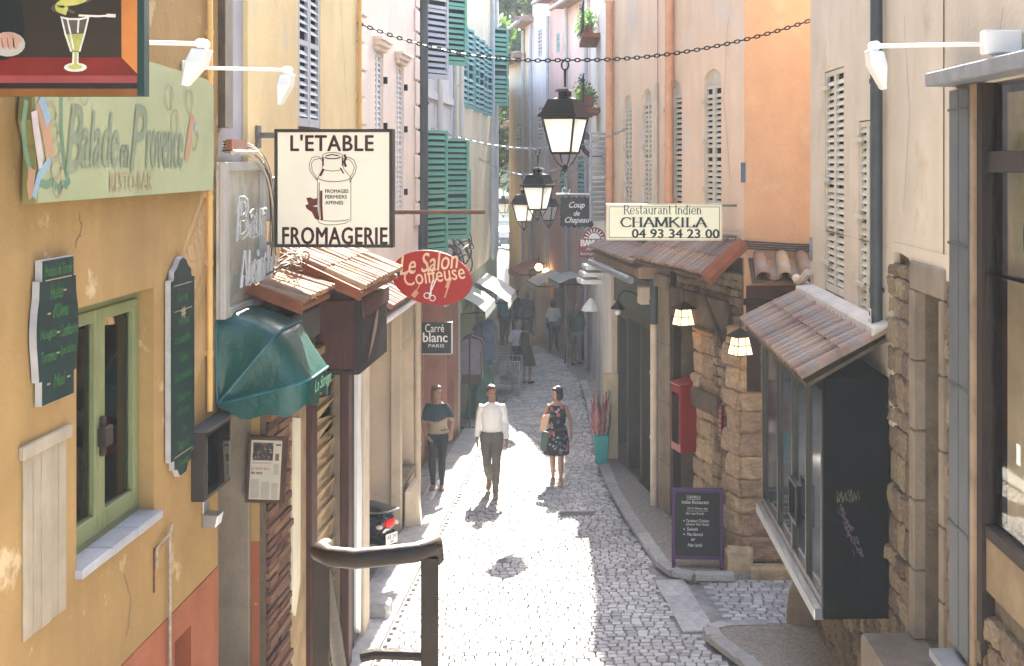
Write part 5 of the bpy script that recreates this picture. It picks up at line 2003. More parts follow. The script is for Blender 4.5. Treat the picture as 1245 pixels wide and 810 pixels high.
q.box(-.1, RA.len - .02, 3.66, 3.84, -.02, .34)
q.build('cornice', mat('brown_cornice', (.30, .20, .14), .85, .2, 4, .3), pe, bevel=.02)
q = MB(RA.M)
q.tube([(-.2, 3.62, .40), (RA.len - .3, 3.62, .42)], .06, 10)
q.build('gutter', m_zinc, pe, smooth=True)
gl = thing('gooseneck_lamp', RA.pt(2.6, 2.95, .05), 'small gooseneck lamp with dark shade over the grey-green shopfront', 'lamp')
q = MB(RA.M)
q.tube(bez((2.9, 3.2, .03), (2.9, 3.5, .35), (2.5, 3.35, .4), (2.45, 3.15, .4), 10), .012, 6)
q.build('arm', m_iron, gl, smooth=True)
q = MB(RA.M @ T(2.45, 3.05, .4) @ R3('X', -PI/2))
q.lathe([(.12, 0), (.11, .03), (.05, .09), (.02, .13)], 14)
q.build('lamp_shade', m_iron, gl, smooth=True)
q = MB(RA.M)
q.ball((2.45, 3.0, .4), .055)
q.build('bulb', m_white, gl, smooth=True)
ub = thing('wall_floodlight', RA.pt(RA.len - .45, 3.3, .05), 'small cream floodlight box above the gooseneck lamp', 'spotlight')
q = MB(RA.M)
q.box(RA.len - .65, RA.len - .42, 3.22, 3.5, .05, .24)
q.build('housing', m_crpipe, ub, bevel=.015)
# white strip lights at the far corner
sl_ = thing('strip_light', RA.pt(0, 3.0, .3), 'white strip light and shade at the far end of the grey-green shop', 'lamp')
q = MB(RA.M)
for k in range(3):
    q.box(-.35, .25, 3.25 + k * .13, 3.33 + k * .13, .25 - .05 * k, .62 - .05 * k)
q.build('louvre', m_white, sl_, bevel=.01)
q = MB(RA.M @ T(.05, 2.75, .42) @ R3('X', -PI/2))
q.lathe([(.17, 0), (.15, .06), (.08, .16), (.03, .22)], 14)
q.build('lamp_shade', m_white, sl_, smooth=True)

# lit porch lanterns
def porch_lantern(px, py, Y, label, sc=1.0):
    c = P(px, py, Y)
    o = thing('porch_lantern', c, label, 'lantern', 'lit porch lanterns of the restaurant')
    q = MB(T(*c) @ R3('Z', .5))
    a, b, h = .085 * sc, .125 * sc, .24 * sc
    def fr(z): t = (z / h); return b + (a - b) * t
    pane = MB(T(*c) @ R3('Z', .5))
    pane.add([(-b*.97, -b*.97, 0), (b*.97, -b*.97, 0), (b*.97, b*.97, 0), (-b*.97, b*.97, 0), (-a*.97, -a*.97, h), (a*.97, -a*.97, h), (a*.97, a*.97, h), (-a*.97, a*.97, h)], [(0,1,5,4),(1,2,6,5),(2,3,7,6),(3,0,4,7)])
    pane.build('lit_glass', emit_mat('warm_lit_glass', (1.0, .62, .28), .42), o)
    for sx, sy in ((-1, -1), (1, -1), (1, 1), (-1, 1)):
        q.tube([(sx*b, sy*b, 0), (sx*a, sy*a, h)], .008 * sc, 5)
    for z in (0, h * .52, h):
        k = fr(z)
        q.tube([(-k, -k, z), (k, -k, z), (k, k, z), (-k, k, z)], .007 * sc, 5, closed=True)
    for i in range(4):
        Mr = R3('Z', i * PI / 2)
        p0, p1 = Mr @ Vector((.02 * sc, -b, 0)), Mr @ Vector((.02 * sc, -a, h))
        q.tube([p0, p1], .006 * sc, 5)
    q.build('cage', m_iron, o)
    q = MB(T(*c) @ R3('Z', .5))
    e = .15 * sc
    q.add([(-e, -e, h), (e, -e, h), (e, e, h), (-e, e, h), (0, 0, h + .12 * sc)], [(3,2,1,0),(0,1,4),(1,2,4),(2,3,4),(3,0,4)])
    q.build('cap', m_wood_d, o)
    q = MB()
    q.tube([c + Vector((0, 0, h + .1 * sc)), c + Vector((0, 0, .55 * sc))], .008, 5)
    q.build('hanger', m_iron, o)
    return o
porch_lantern(831, 395, 18.7, 'lit porch lantern above the red menu case', .95)
porch_lantern(900, 431, 16.75, 'lit porch lantern on the stone corner under the big curved tiles', .95)

# red menu case and small red plaque
mc = thing('menu_case', RB.pt(dr1, 1.7, .05), 'red glazed menu case beside the dark restaurant doorway', 'menu case')
MW = Wall((P(824, 0, 19.15).x, 19.15 - .05), (P(850, 0, 18.4).x, 18.4))
z0, z1 = P(0, 557, 18.5).z, P(0, 476, 18.5).z
ms1 = RB.hit(849)[0]
MW = Wall(tuple(RB.pt(ms1 - .42, 0, .27))[:2], tuple(RB.pt(ms1, 0, .27))[:2])
q = MB(MW.M)
q.box(0, MW.len, z0, z1, -.26, .0)
q.add([(0, z1 + .001, -.26), (MW.len, z1 + .001, -.26), (MW.len, z1 + .001, .0), (0, z1 + .001, .0), (0, z1 + .10, -.26), (MW.len, z1 + .10, -.26), (MW.len, z1 + .04, .02), (0, z1 + .04, .02)],
      [(3,2,1,0),(4,5,6,7),(0,1,5,4),(1,2,6,5),(2,3,7,6),(3,0,4,7)])
q.build('case_body', mat('red_enamel', (.20, .005, .006), .35, .1, 3, .02), mc, bevel=.012)
q = MB(MW.M)
q.box(.08, MW.len - .08, z0 + .14, z1 - .12, .001, .006)
q.build('menu_sheet', mat('menu_paper', (.55, .50, .42), .8, .3, 14, 0), mc)
MB(MW.M).box(.06, MW.len - .06, z0 + .12, z1 - .10, .009, .012).build('pane', m_glass, mc)
q = MB(RB.M)
s = RB.len - .62
q.box(s - .05, s + .06, 1.72, 2.2, .07, .10)
pq = q.build('red_plaque', mat('dark_red_plaque', (.13, .008, .01), .4), label='small dark red plaque on the rubble corner by the chalkboard', cat='plaque')
q = MB(RB.M)
for k in range(6):
    q.box(s - .03, s + .04, 1.78 + k * .065, 1.80 + k * .065, .101, .103)
q.build('plaque_lines', m_goldl, pq, kind='stuff')

# restaurant sign
YR = 17.5
rs_ = thing('restaurant_sign', (P(808, 0, YR).x, YR, P(0, 293, YR).z), 'long pale yellow restaurant sign with black lettering and phone number', 'sign')
RS = Wall((P(737, 0, YR).x, YR + .02), (P(878, 0, YR).x, YR - .05))
rl = RS.len
rx2 = lambda px: (px - 737) / 141.0 * rl
Z0, Z1 = P(0, 292.5, YR).z, P(0, 248, YR).z
ry2 = lambda py: Z0 + (292.5 - py) / 44.5 * (Z1 - Z0)
q = MB(RS.M)
q.box(0, rl, Z0, Z1, -.10, -.004)
q.build('sign_box', mat('cream_sign_edge', (.62, .55, .40), .5), rs_)
q = MB(RS.M)
q.box(.02, rl - .02, Z0 + .02, Z1 - .02, -.0039, 0)
q.build('sign_face', mat('pale_yellow_acrylic', (.78, .78, .58), .35, .04, 2, 0), rs_)
q = MB(RS.M)
e = .035
for a, b, c, d in ((e, rl - e, Z0 + e, Z0 + e + .008), (e, rl - e, Z1 - e - .008, Z1 - e), (e, e + .008, Z0 + e + .009, Z1 - e - .009), (rl - e - .008, rl - e, Z0 + e + .009, Z1 - e - .009)):
    q.box(a, b, c, d, .0005, .0015)
q.build('border_line', mat('dark_olive_line', (.06, .06, .03), .5), rs_)
# serif letters drawn with a broad nib
SER = {
 'C': [[(.95,.8),(.8,.95),(.55,1),(.25,.88),(.08,.5),(.25,.12),(.55,0),(.8,.06),(.97,.2)]],
 'H': [[(.18,0),(.18,1)],[(.82,0),(.82,1)],[(.18,.5),(.82,.5)]],
 'A': [[(.5,1),(.95,0)],[(.5,1),(.08,0)],[(.25,.36),(.78,.36)]],
 'M': [[(.12,0),(.15,1)],[(.15,1),(.5,.1)],[(.5,.1),(.85,1)],[(.85,1),(.9,0)]],
 'K': [[(.18,0),(.18,1)],[(.85,1),(.2,.45)],[(.4,.6),(.95,0)]],
 'I': [[(.5,0),(.5,1)]],
 'L': [[(.2,1),(.2,0)],[(.2,.0),(.85,.0)],[(.85,0),(.9,.25)]],
 'R': [[(.18,0),(.18,1)],[(.18,1),(.6,1),(.8,.85),(.8,.68),(.6,.52),(.18,.52)],[(.5,.52),(.95,0)]],
 'B': [[(.18,0),(.18,1)],[(.18,1),(.6,1),(.78,.85),(.78,.68),(.6,.54),(.18,.54)],[(.6,.54),(.85,.4),(.85,.15),(.6,0),(.18,0)]],
 'N': [[(.15,0),(.15,1)],[(.15,1),(.85,0)],[(.85,0),(.85,1)]],
 'E': [[(.2,0),(.2,1)],[(.2,1),(.85,1)],[(.2,.52),(.7,.52)],[(.2,0),(.88,0)]],
 'T': [[(.5,0),(.5,1)],[(.08,1),(.92,1)]],
 'e': [[(.12,.34),(.88,.34),(.82,.55),(.55,.68),(.25,.58),(.1,.33),(.25,.06),(.55,0),(.88,.14)]],
 's': [[(.8,.58),(.55,.67),(.25,.58),(.3,.42),(.7,.28),(.78,.12),(.5,0),(.18,.1)]],
 't': [[(.45,.95),(.45,.12),(.6,0),(.88,.06)],[(.12,.66),(.85,.66)]],
 'a': [[(.18,.55),(.4,.68),(.68,.6),(.7,.1),(.92,.02)],[(.7,.38),(.35,.34),(.15,.18),(.32,.0),(.7,.14)]],
 'u': [[(.15,.66),(.18,.15),(.4,0),(.75,.15)],[(.75,.66),(.75,0)]],
 'r': [[(.3,0),(.3,.66)],[(.3,.45),(.55,.65),(.85,.62)]],
 'n': [[(.2,0),(.2,.66)],[(.2,.5),(.5,.67),(.75,.55),(.78,0)]],
 'd': [[(.78,0),(.78,1)],[(.78,.55),(.5,.68),(.2,.52),(.12,.3),(.28,.03),(.55,0),(.78,.14)]],
 'i': [[(.5,0),(.5,.66)],[(.5,.88),(.5,.96)]],
}
SERW = {'I': .5, 'i': .45, 't': .55, 'r': .62, 'M': 1.2, 's': .7, 'L': .85}
def serif_text(q, txt, x0, x1, y0, y1, thick, thin, d, cap=1.0):
    tot = sum(.45 if c == ' ' else SERW.get(c, .85 if c.islower() else 1.0) for c in txt)
    x = x0
    k = (x1 - x0) / tot
    H_ = y1 - y0
    for c in txt:
        w_ = .45 if c == ' ' else SERW.get(c, .85 if c.islower() else 1.0)
        if c in SER:
            for st_ in SER[c]:
                pts = [(x + p_[0] * w_ * k, y0 + p_[1] * H_) for p_ in st_]
                q.stroke(pts, thick, d, thin)
                for e_, o_ in ((pts[0], pts[1]), (pts[-1], pts[-2])):
                    if len(st_) == 2 and abs(e_[1] - o_[1]) > H_ * .3:
                        q.stroke([(e_[0] - .16 * k * w_, e_[1]), (e_[0] + .16 * k * w_, e_[1])], thin * 1.1, d)
        x += w_ * k
q = MB(RS.M)
serif_text(q, 'Restaurant Indien', rx2(758), rx2(853), ry2(260.5), ry2(249.5), .013, .005, .002)
serif_text(q, 'CHAMKILA', rx2(754), rx2(859), ry2(276), ry2(264.5), .030, .007, .002)
q.text('04 93 34 23 00', rx2(768.5), rx2(874), ry2(289.3), ry2(278.7), d=.002, bold=.028)
q.build('lettering', mat('black_green_vinyl', (.004, .007, .005), .4), rs_)
q = MB()
for py in (248.5, 286):
    p0 = P(878, py, YR)
    q.box(p0.x, P(911, 0, YR - .05).x, YR - .05, YR - .03, p0.z - .03, p0.z)
q.build('bracket', mat('grey_bracket', (.12, .11, .10)), rs_)

# ------------------------------------------------------------------ sand coloured building, right edge
RW = Wall((2.28, 15.2), (2.6, 6.0))
sb = thing('sand_building', (2.4, 11, .2), 'sand coloured building at the right edge with louvred shutters and exposed stone base', 'building')
wa, wb_ = RW.hit(1190)[0], 12.2
wz0, wz1 = 2.62, 6.02
sh1 = (RW.hit(1003)[0], RW.hit(1026)[0], 4.08, RW.hit(1014, 84)[1], .07)
sh2 = (RW.hit(1044)[0], RW.hit(1064)[0], 4.0, RW.hit(1054, 146)[1], .07)
pl_end = RW.hit(1082)[0]
q = MB(RW.M)
q.wall(0, 12.5, 4.74, 12.5, [sh1, sh2, (wa, wb_, 4.0, wz1, .30)], D=4)
q.build('wall', m_r1, sb)
q = MB(RW.M)
q.wall(0, pl_end + .12, 3.2, 4.738, [(sh1[0], sh1[1], sh1[2], 4.738, .07), (sh2[0], sh2[1], sh2[2], 4.738, .07)], D=4)
q.build('wall', m_r1, sb)
dn0, dn1 = RW.hit(1116)[0], RW.hit(1146)[0]
q = MB(RW.M)
q.wall(0, pl_end + .119, -.2, 3.198, [], D=4, front=-.06)
q.wall(pl_end + .121, 12.5, -.2, 4.738, [(dn0, dn1, 1.66, 4.45, .25), (wa, wb_, wz0, 4.738, .30)], D=4, front=-.06)
q.build('stone_backing', m_mortar, sb)
q = MB(RW.M)                                         # ragged lower edge of the render
pts = [(pl_end + .1, 4.74)]
n = 10
e1 = RW.hit(1162)[0]
lo = [(pl_end + .1 + (e1 - pl_end - .1) * i / n, 4.70 - .10 * (1 if i > 3 else 0) + jit(.03)) for i in range(n + 1)]
q.prism(lo + [(e1, 4.80), (pl_end + .1, 4.80)], -.05, .006)
q.build('render_edge', m_r1, sb)
for (a, b, c, d, e) in (sh1, sh2):
    hw = (b - a) / 2
    for k in range(2):
        shutter(sb, RW.M @ T(a + k * hw + .003, c + .02, -.045), hw - .006, d - c - .03, m_shut, pitch=.075, tilt=-.5)
    q = MB(RW.M)
    for zz in (c + .3, (c + d) / 2, d - .2):
        q.box(a - .10, a + .25, zz, zz + .04, .001, .03)
    q.build('hinge', m_shut, sb)
pp = RW.hit(1075)[0]
pipe(sb, RW, pp, 4.0, 11, .055, m_dkpipe, .07, (4.35, 6.2))
q = MB(RW.M)
c0 = RW.hit(1148)[0]
q.box(c0, c0 + .007, 4.8, 11, .001, .008)
q.build('wall_cable', m_rust, sb)
# sticker plates on the pipe
q = MB(RW.M)
a = pp
z = RW.hit(1074, 402)[1]
q.box(a - .045, a + .05, z - .02, z + .12, .126, .130)
q.box(a - .03, a + .04, z + .125, z + .2, .126, .130)
o = q.build('sticker', m_white, sb)
q = MB(RW.M)
for i, tx in enumerate(('INTER', 'ARI', 'GOLD')):
    q.text(tx, a - .035, a + .04, z + .08 - i * .04, z + .105 - i * .04, d=.1305)
q.add([(a - .022 + .02, z + .135, .1305), (a + .03, z + .135, .1305), (a + .03, z + .17, .1305), (a + .005, z + .19, .1305), (a - .02, z + .17, .1305), (a - .02, z + .135, .1305)], [(0, 1, 2, 3, 4, 5)])
q.nofix = True
q.build('sticker_print', m_blackp, sb)
# stones of the exposed base
stones(sb, RW, pl_end - .05, dn0 - .17, .6, 4.62, (.12, .3), (.14, .34), .0, .2, m_stone)
stones(sb, RW, dn1 + .12, RW.hit(1164)[0], .6, 4.62, (.12, .3), (.12, .26), .0, .2, m_stone)
stones(sb, RW, 0.2, pl_end - .06, .05, 1.5, (.12, .24), (.14, .36), .0, .2, m_stone)
stones(sb, RW, pl_end - .06, dn0 - .2, -.1, .6, (.14, .3), (.2, .4), .02, .2, m_stone)
stones(sb, RW, RW.hit(1164)[0], 11.0, 1.2, 2.45, (.14, .3), (.2, .45), .0, .2, m_stone)
for a, b in ((dn0 - .16, dn0), (dn1, dn1 + .11)):
    z = 1.66
    for k in range(5):
        h = .56
        q = MB(RW.M)
        q.box(a + .003, b - .003, z, z + h - .008, -.24, .035)
        q.build('jamb_stone', m_ashlar, sb, bevel=.012)
        z += h
q = MB(RW.M)
q.box(dn0 - .16, dn1 + .11, 4.46, 4.69, -.24, .03)
q.build('door_lintel', m_ashlar, sb, bevel=.012)
q = MB(RW.M)
for k in range(4):
    q.box(dn0 + .003, dn1 - .003, 1.662 + k * .7, 1.662 + k * .7 + .69, -.309, -.19 + .01 * (k % 2))
q.build('door_infill', m_ashlar, sb, bevel=.01)
q = MB(RW.M)
q.box(dn0 - .2, dn1 + .25, 1.25, 1.655, -.2, .42)
q.build('door_ledge', m_ashlar, sb, bevel=.02)
# blue-grey folded shutter, window frame, big shop window
f0, f1 = RW.hit(1163)[0], RW.hit(1187)[0]
for k in range(4):
    q = MB(RW.M)
    a = f0 + (f1 - f0) * k / 4
    q.box(a + .004, a + (f1 - f0) / 4 - .004, 2.05, 6.0, .0, .055 + .004 * (k % 2))
    q.build('folded_shutter', m_bluegr, sb)
q = MB(RW.M)
q.box(f0, f1, 2.05, 6.0, -.03, .046)
q.build('shutter_back', m_dkpipe, sb)
q = MB(RW.M)
for z in (2.9, 3.9, 4.9, 5.85):
    q.box(f0 - .004, f1, z, z + .02, .060, .066)
q.build('shutter_strap', m_dkpipe, sb)
q = MB(RW.M)
q.box(f0 - .04, 12.3, 6.03, 6.13, -.02, .22)
q.build('lintel_beam', m_zinc, sb, bevel=.01)
q = MB(RW.M)
q.box(f1 + .01, wa + .05, 2.0, 6.02, -.04, .05)
q.build('timber_jamb', mat('weathered_brown_jamb', (.26, .18, .11), .85, .3, 4, .5, 14, wave=(8, 8, .6)), sb)
q = MB(RW.M)
q.box(wa + .052, wa + .16, 2.0, 6.02, -.07, .03)
q.box(wa + .161, 12.19, 5.42, 5.56, -.07, .0)
q.box(wa + .161, 12.19, 2.98, 3.06, -.07, .01)
q.build('window_frame', m_wood_d, sb)
q = MB(RW.M)
for za, zb_ in ((3.061, 5.419), (5.561, 6.015)):
    q.add([(wa + .161, za, -.04), (12.19, za, -.04), (12.19, zb_, -.04), (wa + .161, zb_, -.04)], [(0, 1, 2, 3)])
q.nofix = True
q.build('shop_glass', m_glass, sb)
q = MB(RW.M)
q.box(wa + .161, 12.19, 2.62, 2.979, -.07, .0)
q.build('stall_board', mat('brown_stall_board', (.20, .14, .075), .7, .25, 4, .3, 14, wave=(.6, 8, 8)), sb)
q = MB(RW.M)                                         # net curtain behind the glass
n = 60
cv = []
for i in range(n + 1):
    s = wa + .2 + (12.0 - wa - .2) * i / n
    cv.append((s, 3.07, -.13 + .02 * math.sin(i * 1.9)))
for i in range(n + 1):
    x, y, z = cv[i]
    cv.append((x, 5.95, z))
q.add(cv, [(i, i + 1, n + 2 + i, n + 1 + i) for i in range(n)])
q.nofix = True
q.build('net_curtain', mat('net_curtain_cloth', (.72, .62, .46), .9, .2, 3, .2, 20), sb, smooth=True)
q = MB(RW.M)
a, z = RW.hit(1244, 290)
q.add([(a + .10 * math.cos(t), z + .16 * math.sin(t), -.034) for t in [i * 2 * PI / 24 for i in range(24)]], [tuple(range(24))])
q.nofix = True
q.build('blue_decal', mat('navy_decal', (.010, .018, .06), .4), sb)
q = MB(RW.M)
for (px_, py_) in ((1231, 565), (1240, 605)):
    a, z = RW.hit(px_, py_)
    q.box(a - .02, a + .05, z, z + .13, -.034, -.032)
q.build('window_sticker', m_white, sb)
q = MB(RW.M)
q.box(f0, 11.0, 1.93, 1.985, -.02, .20)
q.build('window_ledge', m_zinc, sb)
# hanging bay window with a tiled roof
B0, B1 = 0.10, RW.hit(1080)[0] + .02
bd, bz0, bz1 = .575, 1.50, 3.60
q = MB(RW.M)
q.box(B1 - .05, B1, bz0, bz1, .001, bd)
q.box(B0, B1 - .051, bz0, bz0 + .08, .001, bd - .03)
q.box(B0, B1 - .051, bz1 - .12, bz1, .001, bd - .002)
q.box(B0, B0 + .05, bz0 + .081, bz1 - .121, .001, bd - .002)
bay = q.build('bay_window', m_blackp, sb)
q = MB(RW.M)
fw = .06
for s in (B0 + .052, B0 + 1.1, B0 + 2.0, B0 + 2.75, B1 - .115):
    q.box(s, s + fw, bz0 + .082, bz1 - .122, bd - .06, bd + .004)
q.box(B0 + .052 + fw, B1 - .116, bz0 + .082, bz0 + .16, bd - .055, bd + .002)
q.build('bay_frame', m_alum, bay, bevel=.004)
q = MB(RW.M)
q.box(B0 + .11, B1 - .12, bz0 + .16, bz1 - .125, bd - .035, bd - .028)
q.build('pane', m_glassb, bay)
q = MB(RW.M)
q.box(B0, B1 - .06, bz0 - .03, bz0 + .075, bd - .028, bd + .07)
q.build('bay_sill', m_silver, bay, bevel=.008)
q = MB(RW.M)
s = B0 + 2.35
for z in (2.02, 2.38):
    q.box(s - .2, s + .25, z, z + .03, bd + .005, bd + .06)
q.box(s - .2, s - .17, 2.05, 2.38, bd + .005, bd + .06)
q.box(s + .22, s + .25, 2.05, 2.38, bd + .005, bd + .06)
q.build('handle', m_iron, bay)
q = MB(RW.M @ T(B1 + .001, 0, 0) @ R3('Y', PI/2))    # chalky scrawl on the black side
def wob(pts, wd): q.stroke([(x + jit(.012), y + jit(.012)) for x, y in pts], wd, .001 + random.random() * .0008)
for k in range(22):
    t = k / 22
    x, y = -.44 + .17 * t + jit(.03), 2.50 - .42 * t + jit(.03)
    wob([(x, y), (x + .02, y - .03 - .03 * t), (x + .03 + jit(.02), y - .07)], random.uniform(.006, .022))
q.build('scrawl_lilac', mat('lilac_chalk', (.075, .055, .075), .95, .8, 40, 0), bay)
q = MB(RW.M @ T(B1 + .001, 0, 0) @ R3('Y', PI/2))
for k in range(7):
    x = -.46 + k * .028
    wob([(x, 2.53 + jit(.02)), (x + .015, 2.61 + jit(.02)), (x + .03, 2.55 + jit(.03))], random.uniform(.005, .014))
q.build('scrawl_yellow', mat('yellow_chalk', (.075, .08, .035), .95, .8, 40, 0), bay)
tile_roof(sb, RW, -.15, B1 + .06, 3.98, .02, 3.58, .76, .20, 2, m_tileg, name='bay_roof', rad=.088)
q = MB(RW.M)
q.add([(-.1, 4.06, .001), (B1 + .06, 4.06, .001), (B1 + .06, 3.96, .16), (-.1, 3.96, .16), (-.1, 4.10, .001), (B1 + .06, 4.10, .001), (B1 + .06, 4.05, .15), (-.1, 4.05, .15)],
      [(3,2,1,0),(4,5,6,7),(0,1,5,4),(1,2,6,5),(2,3,7,6),(3,0,4,7)])
q.build('mortar_flashing', mat('pale_mortar', (.50, .46, .40), .9, .15, 5, .5, 20), sb, bevel=.015)
q = MB(RW.M)
q.tube(bez((-.25, 4.12, .12), (-.1, 4.08, .12), (.05, 4.10, .1), (.15, 4.22, .05), 8), .05, 8)
q.build('pipe_elbow', m_crpipe, sb, smooth=True)
q = MB(RW.M)
q.box(.06, .14, 4.35, 4.62, .001, .02)
q.build('wall_plate', m_zinc, sb)
floodlight(RW, RW.hit(1240)[0], P(1240, 51, 8.05).z, .88, 'white arm floodlight with ballast box on the sand coloured wall', -.1, True, .9)

# bollard under the bay
p = G(974, 764)
q = MB(T(p.x + .04, p.y, p.z))
q.lathe([(.21, 0), (.205, .2), (.18, .42), (.13, .54), (.05, .58)], 14)
q.build('guard_stone', m_ashlar, smooth=True, angle=60, label='rounded stone bollard under the black hanging bay window', cat='bollard')

# hairline cracks and loose cables on the old render
def crack(parent, W, pts, wd=.006):
    q = MB(W.M)
    out = []
    for (a, b) in zip(pts, pts[1:]):
        for k in range(6):
            t = k / 6
            out.append((a[0] + (b[0] - a[0]) * t + jit(.02), a[1] + (b[1] - a[1]) * t + jit(.02)))
    q.stroke(out, wd, .0025)
    q.build('crack', mat('crack_line', (.10, .075, .055), .95), parent)  # dark raised stroke that draws the crack
crack(pb, LB, [LB.hit(414, 0), LB.hit(417, 60), LB.hit(423, 150)])
crack(pe, RB, [RB.hit(886, 20), RB.hit(880, 120), RB.hit(890, 240)])
crack(pe, RE, [RE.hit(930, 90), RE.hit(950, 160), RE.hit(944, 250)], .004)
crack(yb, LA, [LA.hit(96, 255), LA.hit(98, 285), LA.hit(90, 300)], .008)
crack(yb, LA, [LA.hit(150, 700), LA.hit(160, 730), LA.hit(150, 790)], .006)
crack(sb, RW, [RW.hit(1100, 20), RW.hit(1106, 130), RW.hit(1098, 280)], .005)
crack(sb, RW, [RW.hit(1220, 10), RW.hit(1214, 50), RW.hit(1205, 78)], .005)
for px in (801, 811):
    W_ = RA if px < 804 else RB
    q = MB(W_.M)
    s_ = W_.hit(px)[0]
    q.tube([(s_, 4.4, .02), (s_ + .02, 6.2, .025), (s_, 8.4, .02)], .010, 5)
    q.build('wall_cable', mat('painted_cable', (.42, .28, .21), .8), pe)
# ------------------------------------------------------------------ right houses further down
def house(name, label, A, B, ztop, material, wins=(), D=6, roof=True, shops=(), over=.45, z0=-1.5, roofm=None):
    W = Wall(A, B)
    o = thing(name, ((A[0] + B[0]) / 2, (A[1] + B[1]) / 2, gz(A[1])), label, 'building')
    holes, info = [], []
    for (x0, x1, y0, y1, kind, m_) in wins:
        a, b, c, d = W.rect(x0, x1, y0, y1)
        a, b = max(a, .05), min(b, W.len - .05)
        if b - a < .1: continue
        holes.append((a, b, c, d, .12))
        info.append((a, b, c, d, kind, m_))
    for (x0, x1, y0, y1) in shops:
        a, b, c, d = W.rect(x0, x1, y0, y1)
        holes.append((max(a, .05), min(b, W.len - .05), z0 + .3, d, .4))
    q = MB(W.M)
    q.wall(0, W.len, z0, ztop, holes, D=D)
    q.build('wall', material, o)
    for (a, b, c, d, kind, m_) in info:
        window(o, W, a + .002, b - .002, c + .002, d - .002, -.10, m_shutw, m_glassb, 1, 1, .05)
        if kind == 'open':
            w_ = (b - a) / 2
            shutter(o, W.M @ T(a - w_ - .02, c, .01), w_, d - c, m_, near=False, pitch=.12)
            shutter(o, W.M @ T(b + .02, c, .01), w_, d - c, m_, near=False, pitch=.12)
        elif kind == 'shut':
            shutter(o, W.M @ T(a + .003, c, -.04), (b - a) / 2 - .005, d - c, m_, near=False, pitch=.12)
            shutter(o, W.M @ T((a + b) / 2 + .002, c, -.04), (b - a) / 2 - .005, d - c, m_, near=False, pitch=.12)
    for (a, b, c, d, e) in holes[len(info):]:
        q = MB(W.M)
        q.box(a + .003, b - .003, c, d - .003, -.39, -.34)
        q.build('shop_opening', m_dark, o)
    if roof:
        q = MB(W.M)
        q.add([(-.25, ztop, -D), (W.len + .2, ztop, -D), (W.len + .2, ztop - .06, over), (-.25, ztop - .06, over), (-.25, ztop + .7, -D), (W.len + .2, ztop + .7, -D), (W.len + .2, ztop + .06, over), (-.25, ztop + .06, over)],
              [(3,2,1,0),(4,5,6,7),(0,1,5,4),(1,2,6,5),(2,3,7,6),(3,0,4,7)])
        rf = q.build('roof', roofm or m_tileg, o)
        me = TILE.setdefault('far', proto('roof_tile', cover_tile(.10, .085, .5), m_tileg, smooth=True))
        n = int(W.len / .26)
        for i in range(n):
            up = Vector((0, .19, -.98)); nn = Vector((0, .98, .19)); xx = up.cross(nn)
            Bm = Matrix(((xx.x, up.x, nn.x, .13 + i * .26), (xx.y, up.y, nn.y, ztop + .06), (xx.z, up.z, nn.z, over + .03), (0, 0, 0, 1)))
            piece('roof_tile', me, rf, W.M @ Bm)
        q = MB(W.M)
        q.tube([(-.25, ztop - .06, over + .07), (W.len + .2, ztop - .06, over + .07)], .07, 8)
        q.build('gutter', m_zinc, o, smooth=True)
    return o, W
D0, D1, D2, D3, D4, D5, D6 = (-.62, 37), (-1.35, 40.2), (-2.05, 43), (-2.8, 46), (-3.2, 48), (-4.1, 52), (-8.4, 140)
rosy = thing('balcony_house', (-.3, 30, -.2), 'narrow grey-white house with plants on its balcony behind the peach building', 'building')
RC_ = Wall((-.62, 37), (-.003, 24.25))
q = MB(RC_.M)
q.wall(0, RC_.len, -1, 8.95, [(RC_.hit(738)[0], RC_.hit(744.5)[0], 4.3, 6.0, .08), (2.0, 3.4, -1, 1.9, .3), (5, 7, -1, 2.0, .3)], D=5)
q.build('wall', m_palew, rosy)
shutter(rosy, leafM(RC_, RC_.hit(739)[0], 4.3, .75, 1), .5, 1.75, m_shutg, near=False, pitch=.10, back=False)
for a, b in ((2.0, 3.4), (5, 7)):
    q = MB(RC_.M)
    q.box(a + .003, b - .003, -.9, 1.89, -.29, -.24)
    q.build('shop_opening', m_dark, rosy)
for i, (zz, s) in enumerate(((8.3, 5.5), (6.6, 5.5))):
    q = MB(RC_.M)
    q.box(s - 1.2, s + 1.6, zz, zz + .10, .001, .42)
    bal_ = q.build('balcony', m_verge, rosy)
    q = MB(RC_.M)
    for k in range(15):
        q.tube([(s - 1.15 + k * .19, zz + .1, .38), (s - 1.15 + k * .19, zz + .85, .38)], .012, 5)
    q.tube([(s - 1.2, zz + .86, .38), (s + 1.6, zz + .86, .38)], .018, 6)
    q.build('railing', m_iron, bal_)
m_leaf = leaf_mat('balcony_leaf', (.06, .11, .035))
m_leaf2 = leaf_mat('tree_leaf', (.055, .095, .04))
m_leaf3 = leaf_mat('dark_tree_leaf', (.04, .075, .035))
def leaves(q, c, r, n, size, squash=1.0, rng=random):
    for _ in range(n):
        while True:
            v = Vector((rng.uniform(-1, 1), rng.uniform(-1, 1), rng.uniform(-1, 1)))
            if .25 < v.length < 1: break
        p = Vector(c) + Vector((v.x * r, v.y * r, v.z * r * squash))
        a = Vector((rng.gauss(0, 1), rng.gauss(0, 1), rng.gauss(0, 1))).normalized()
        b = a.orthogonal().normalized()
        c_ = a.cross(b)
        s_ = size * rng.uniform(.6, 1.3)
        k = len(q.v)
        q.v += [p + b * s_, p + c_ * s_ * .45, p - b * s_, p - c_ * s_ * .45]
        q.f.append((k, k + 1, k + 2, k + 3))
    q.nofix = True
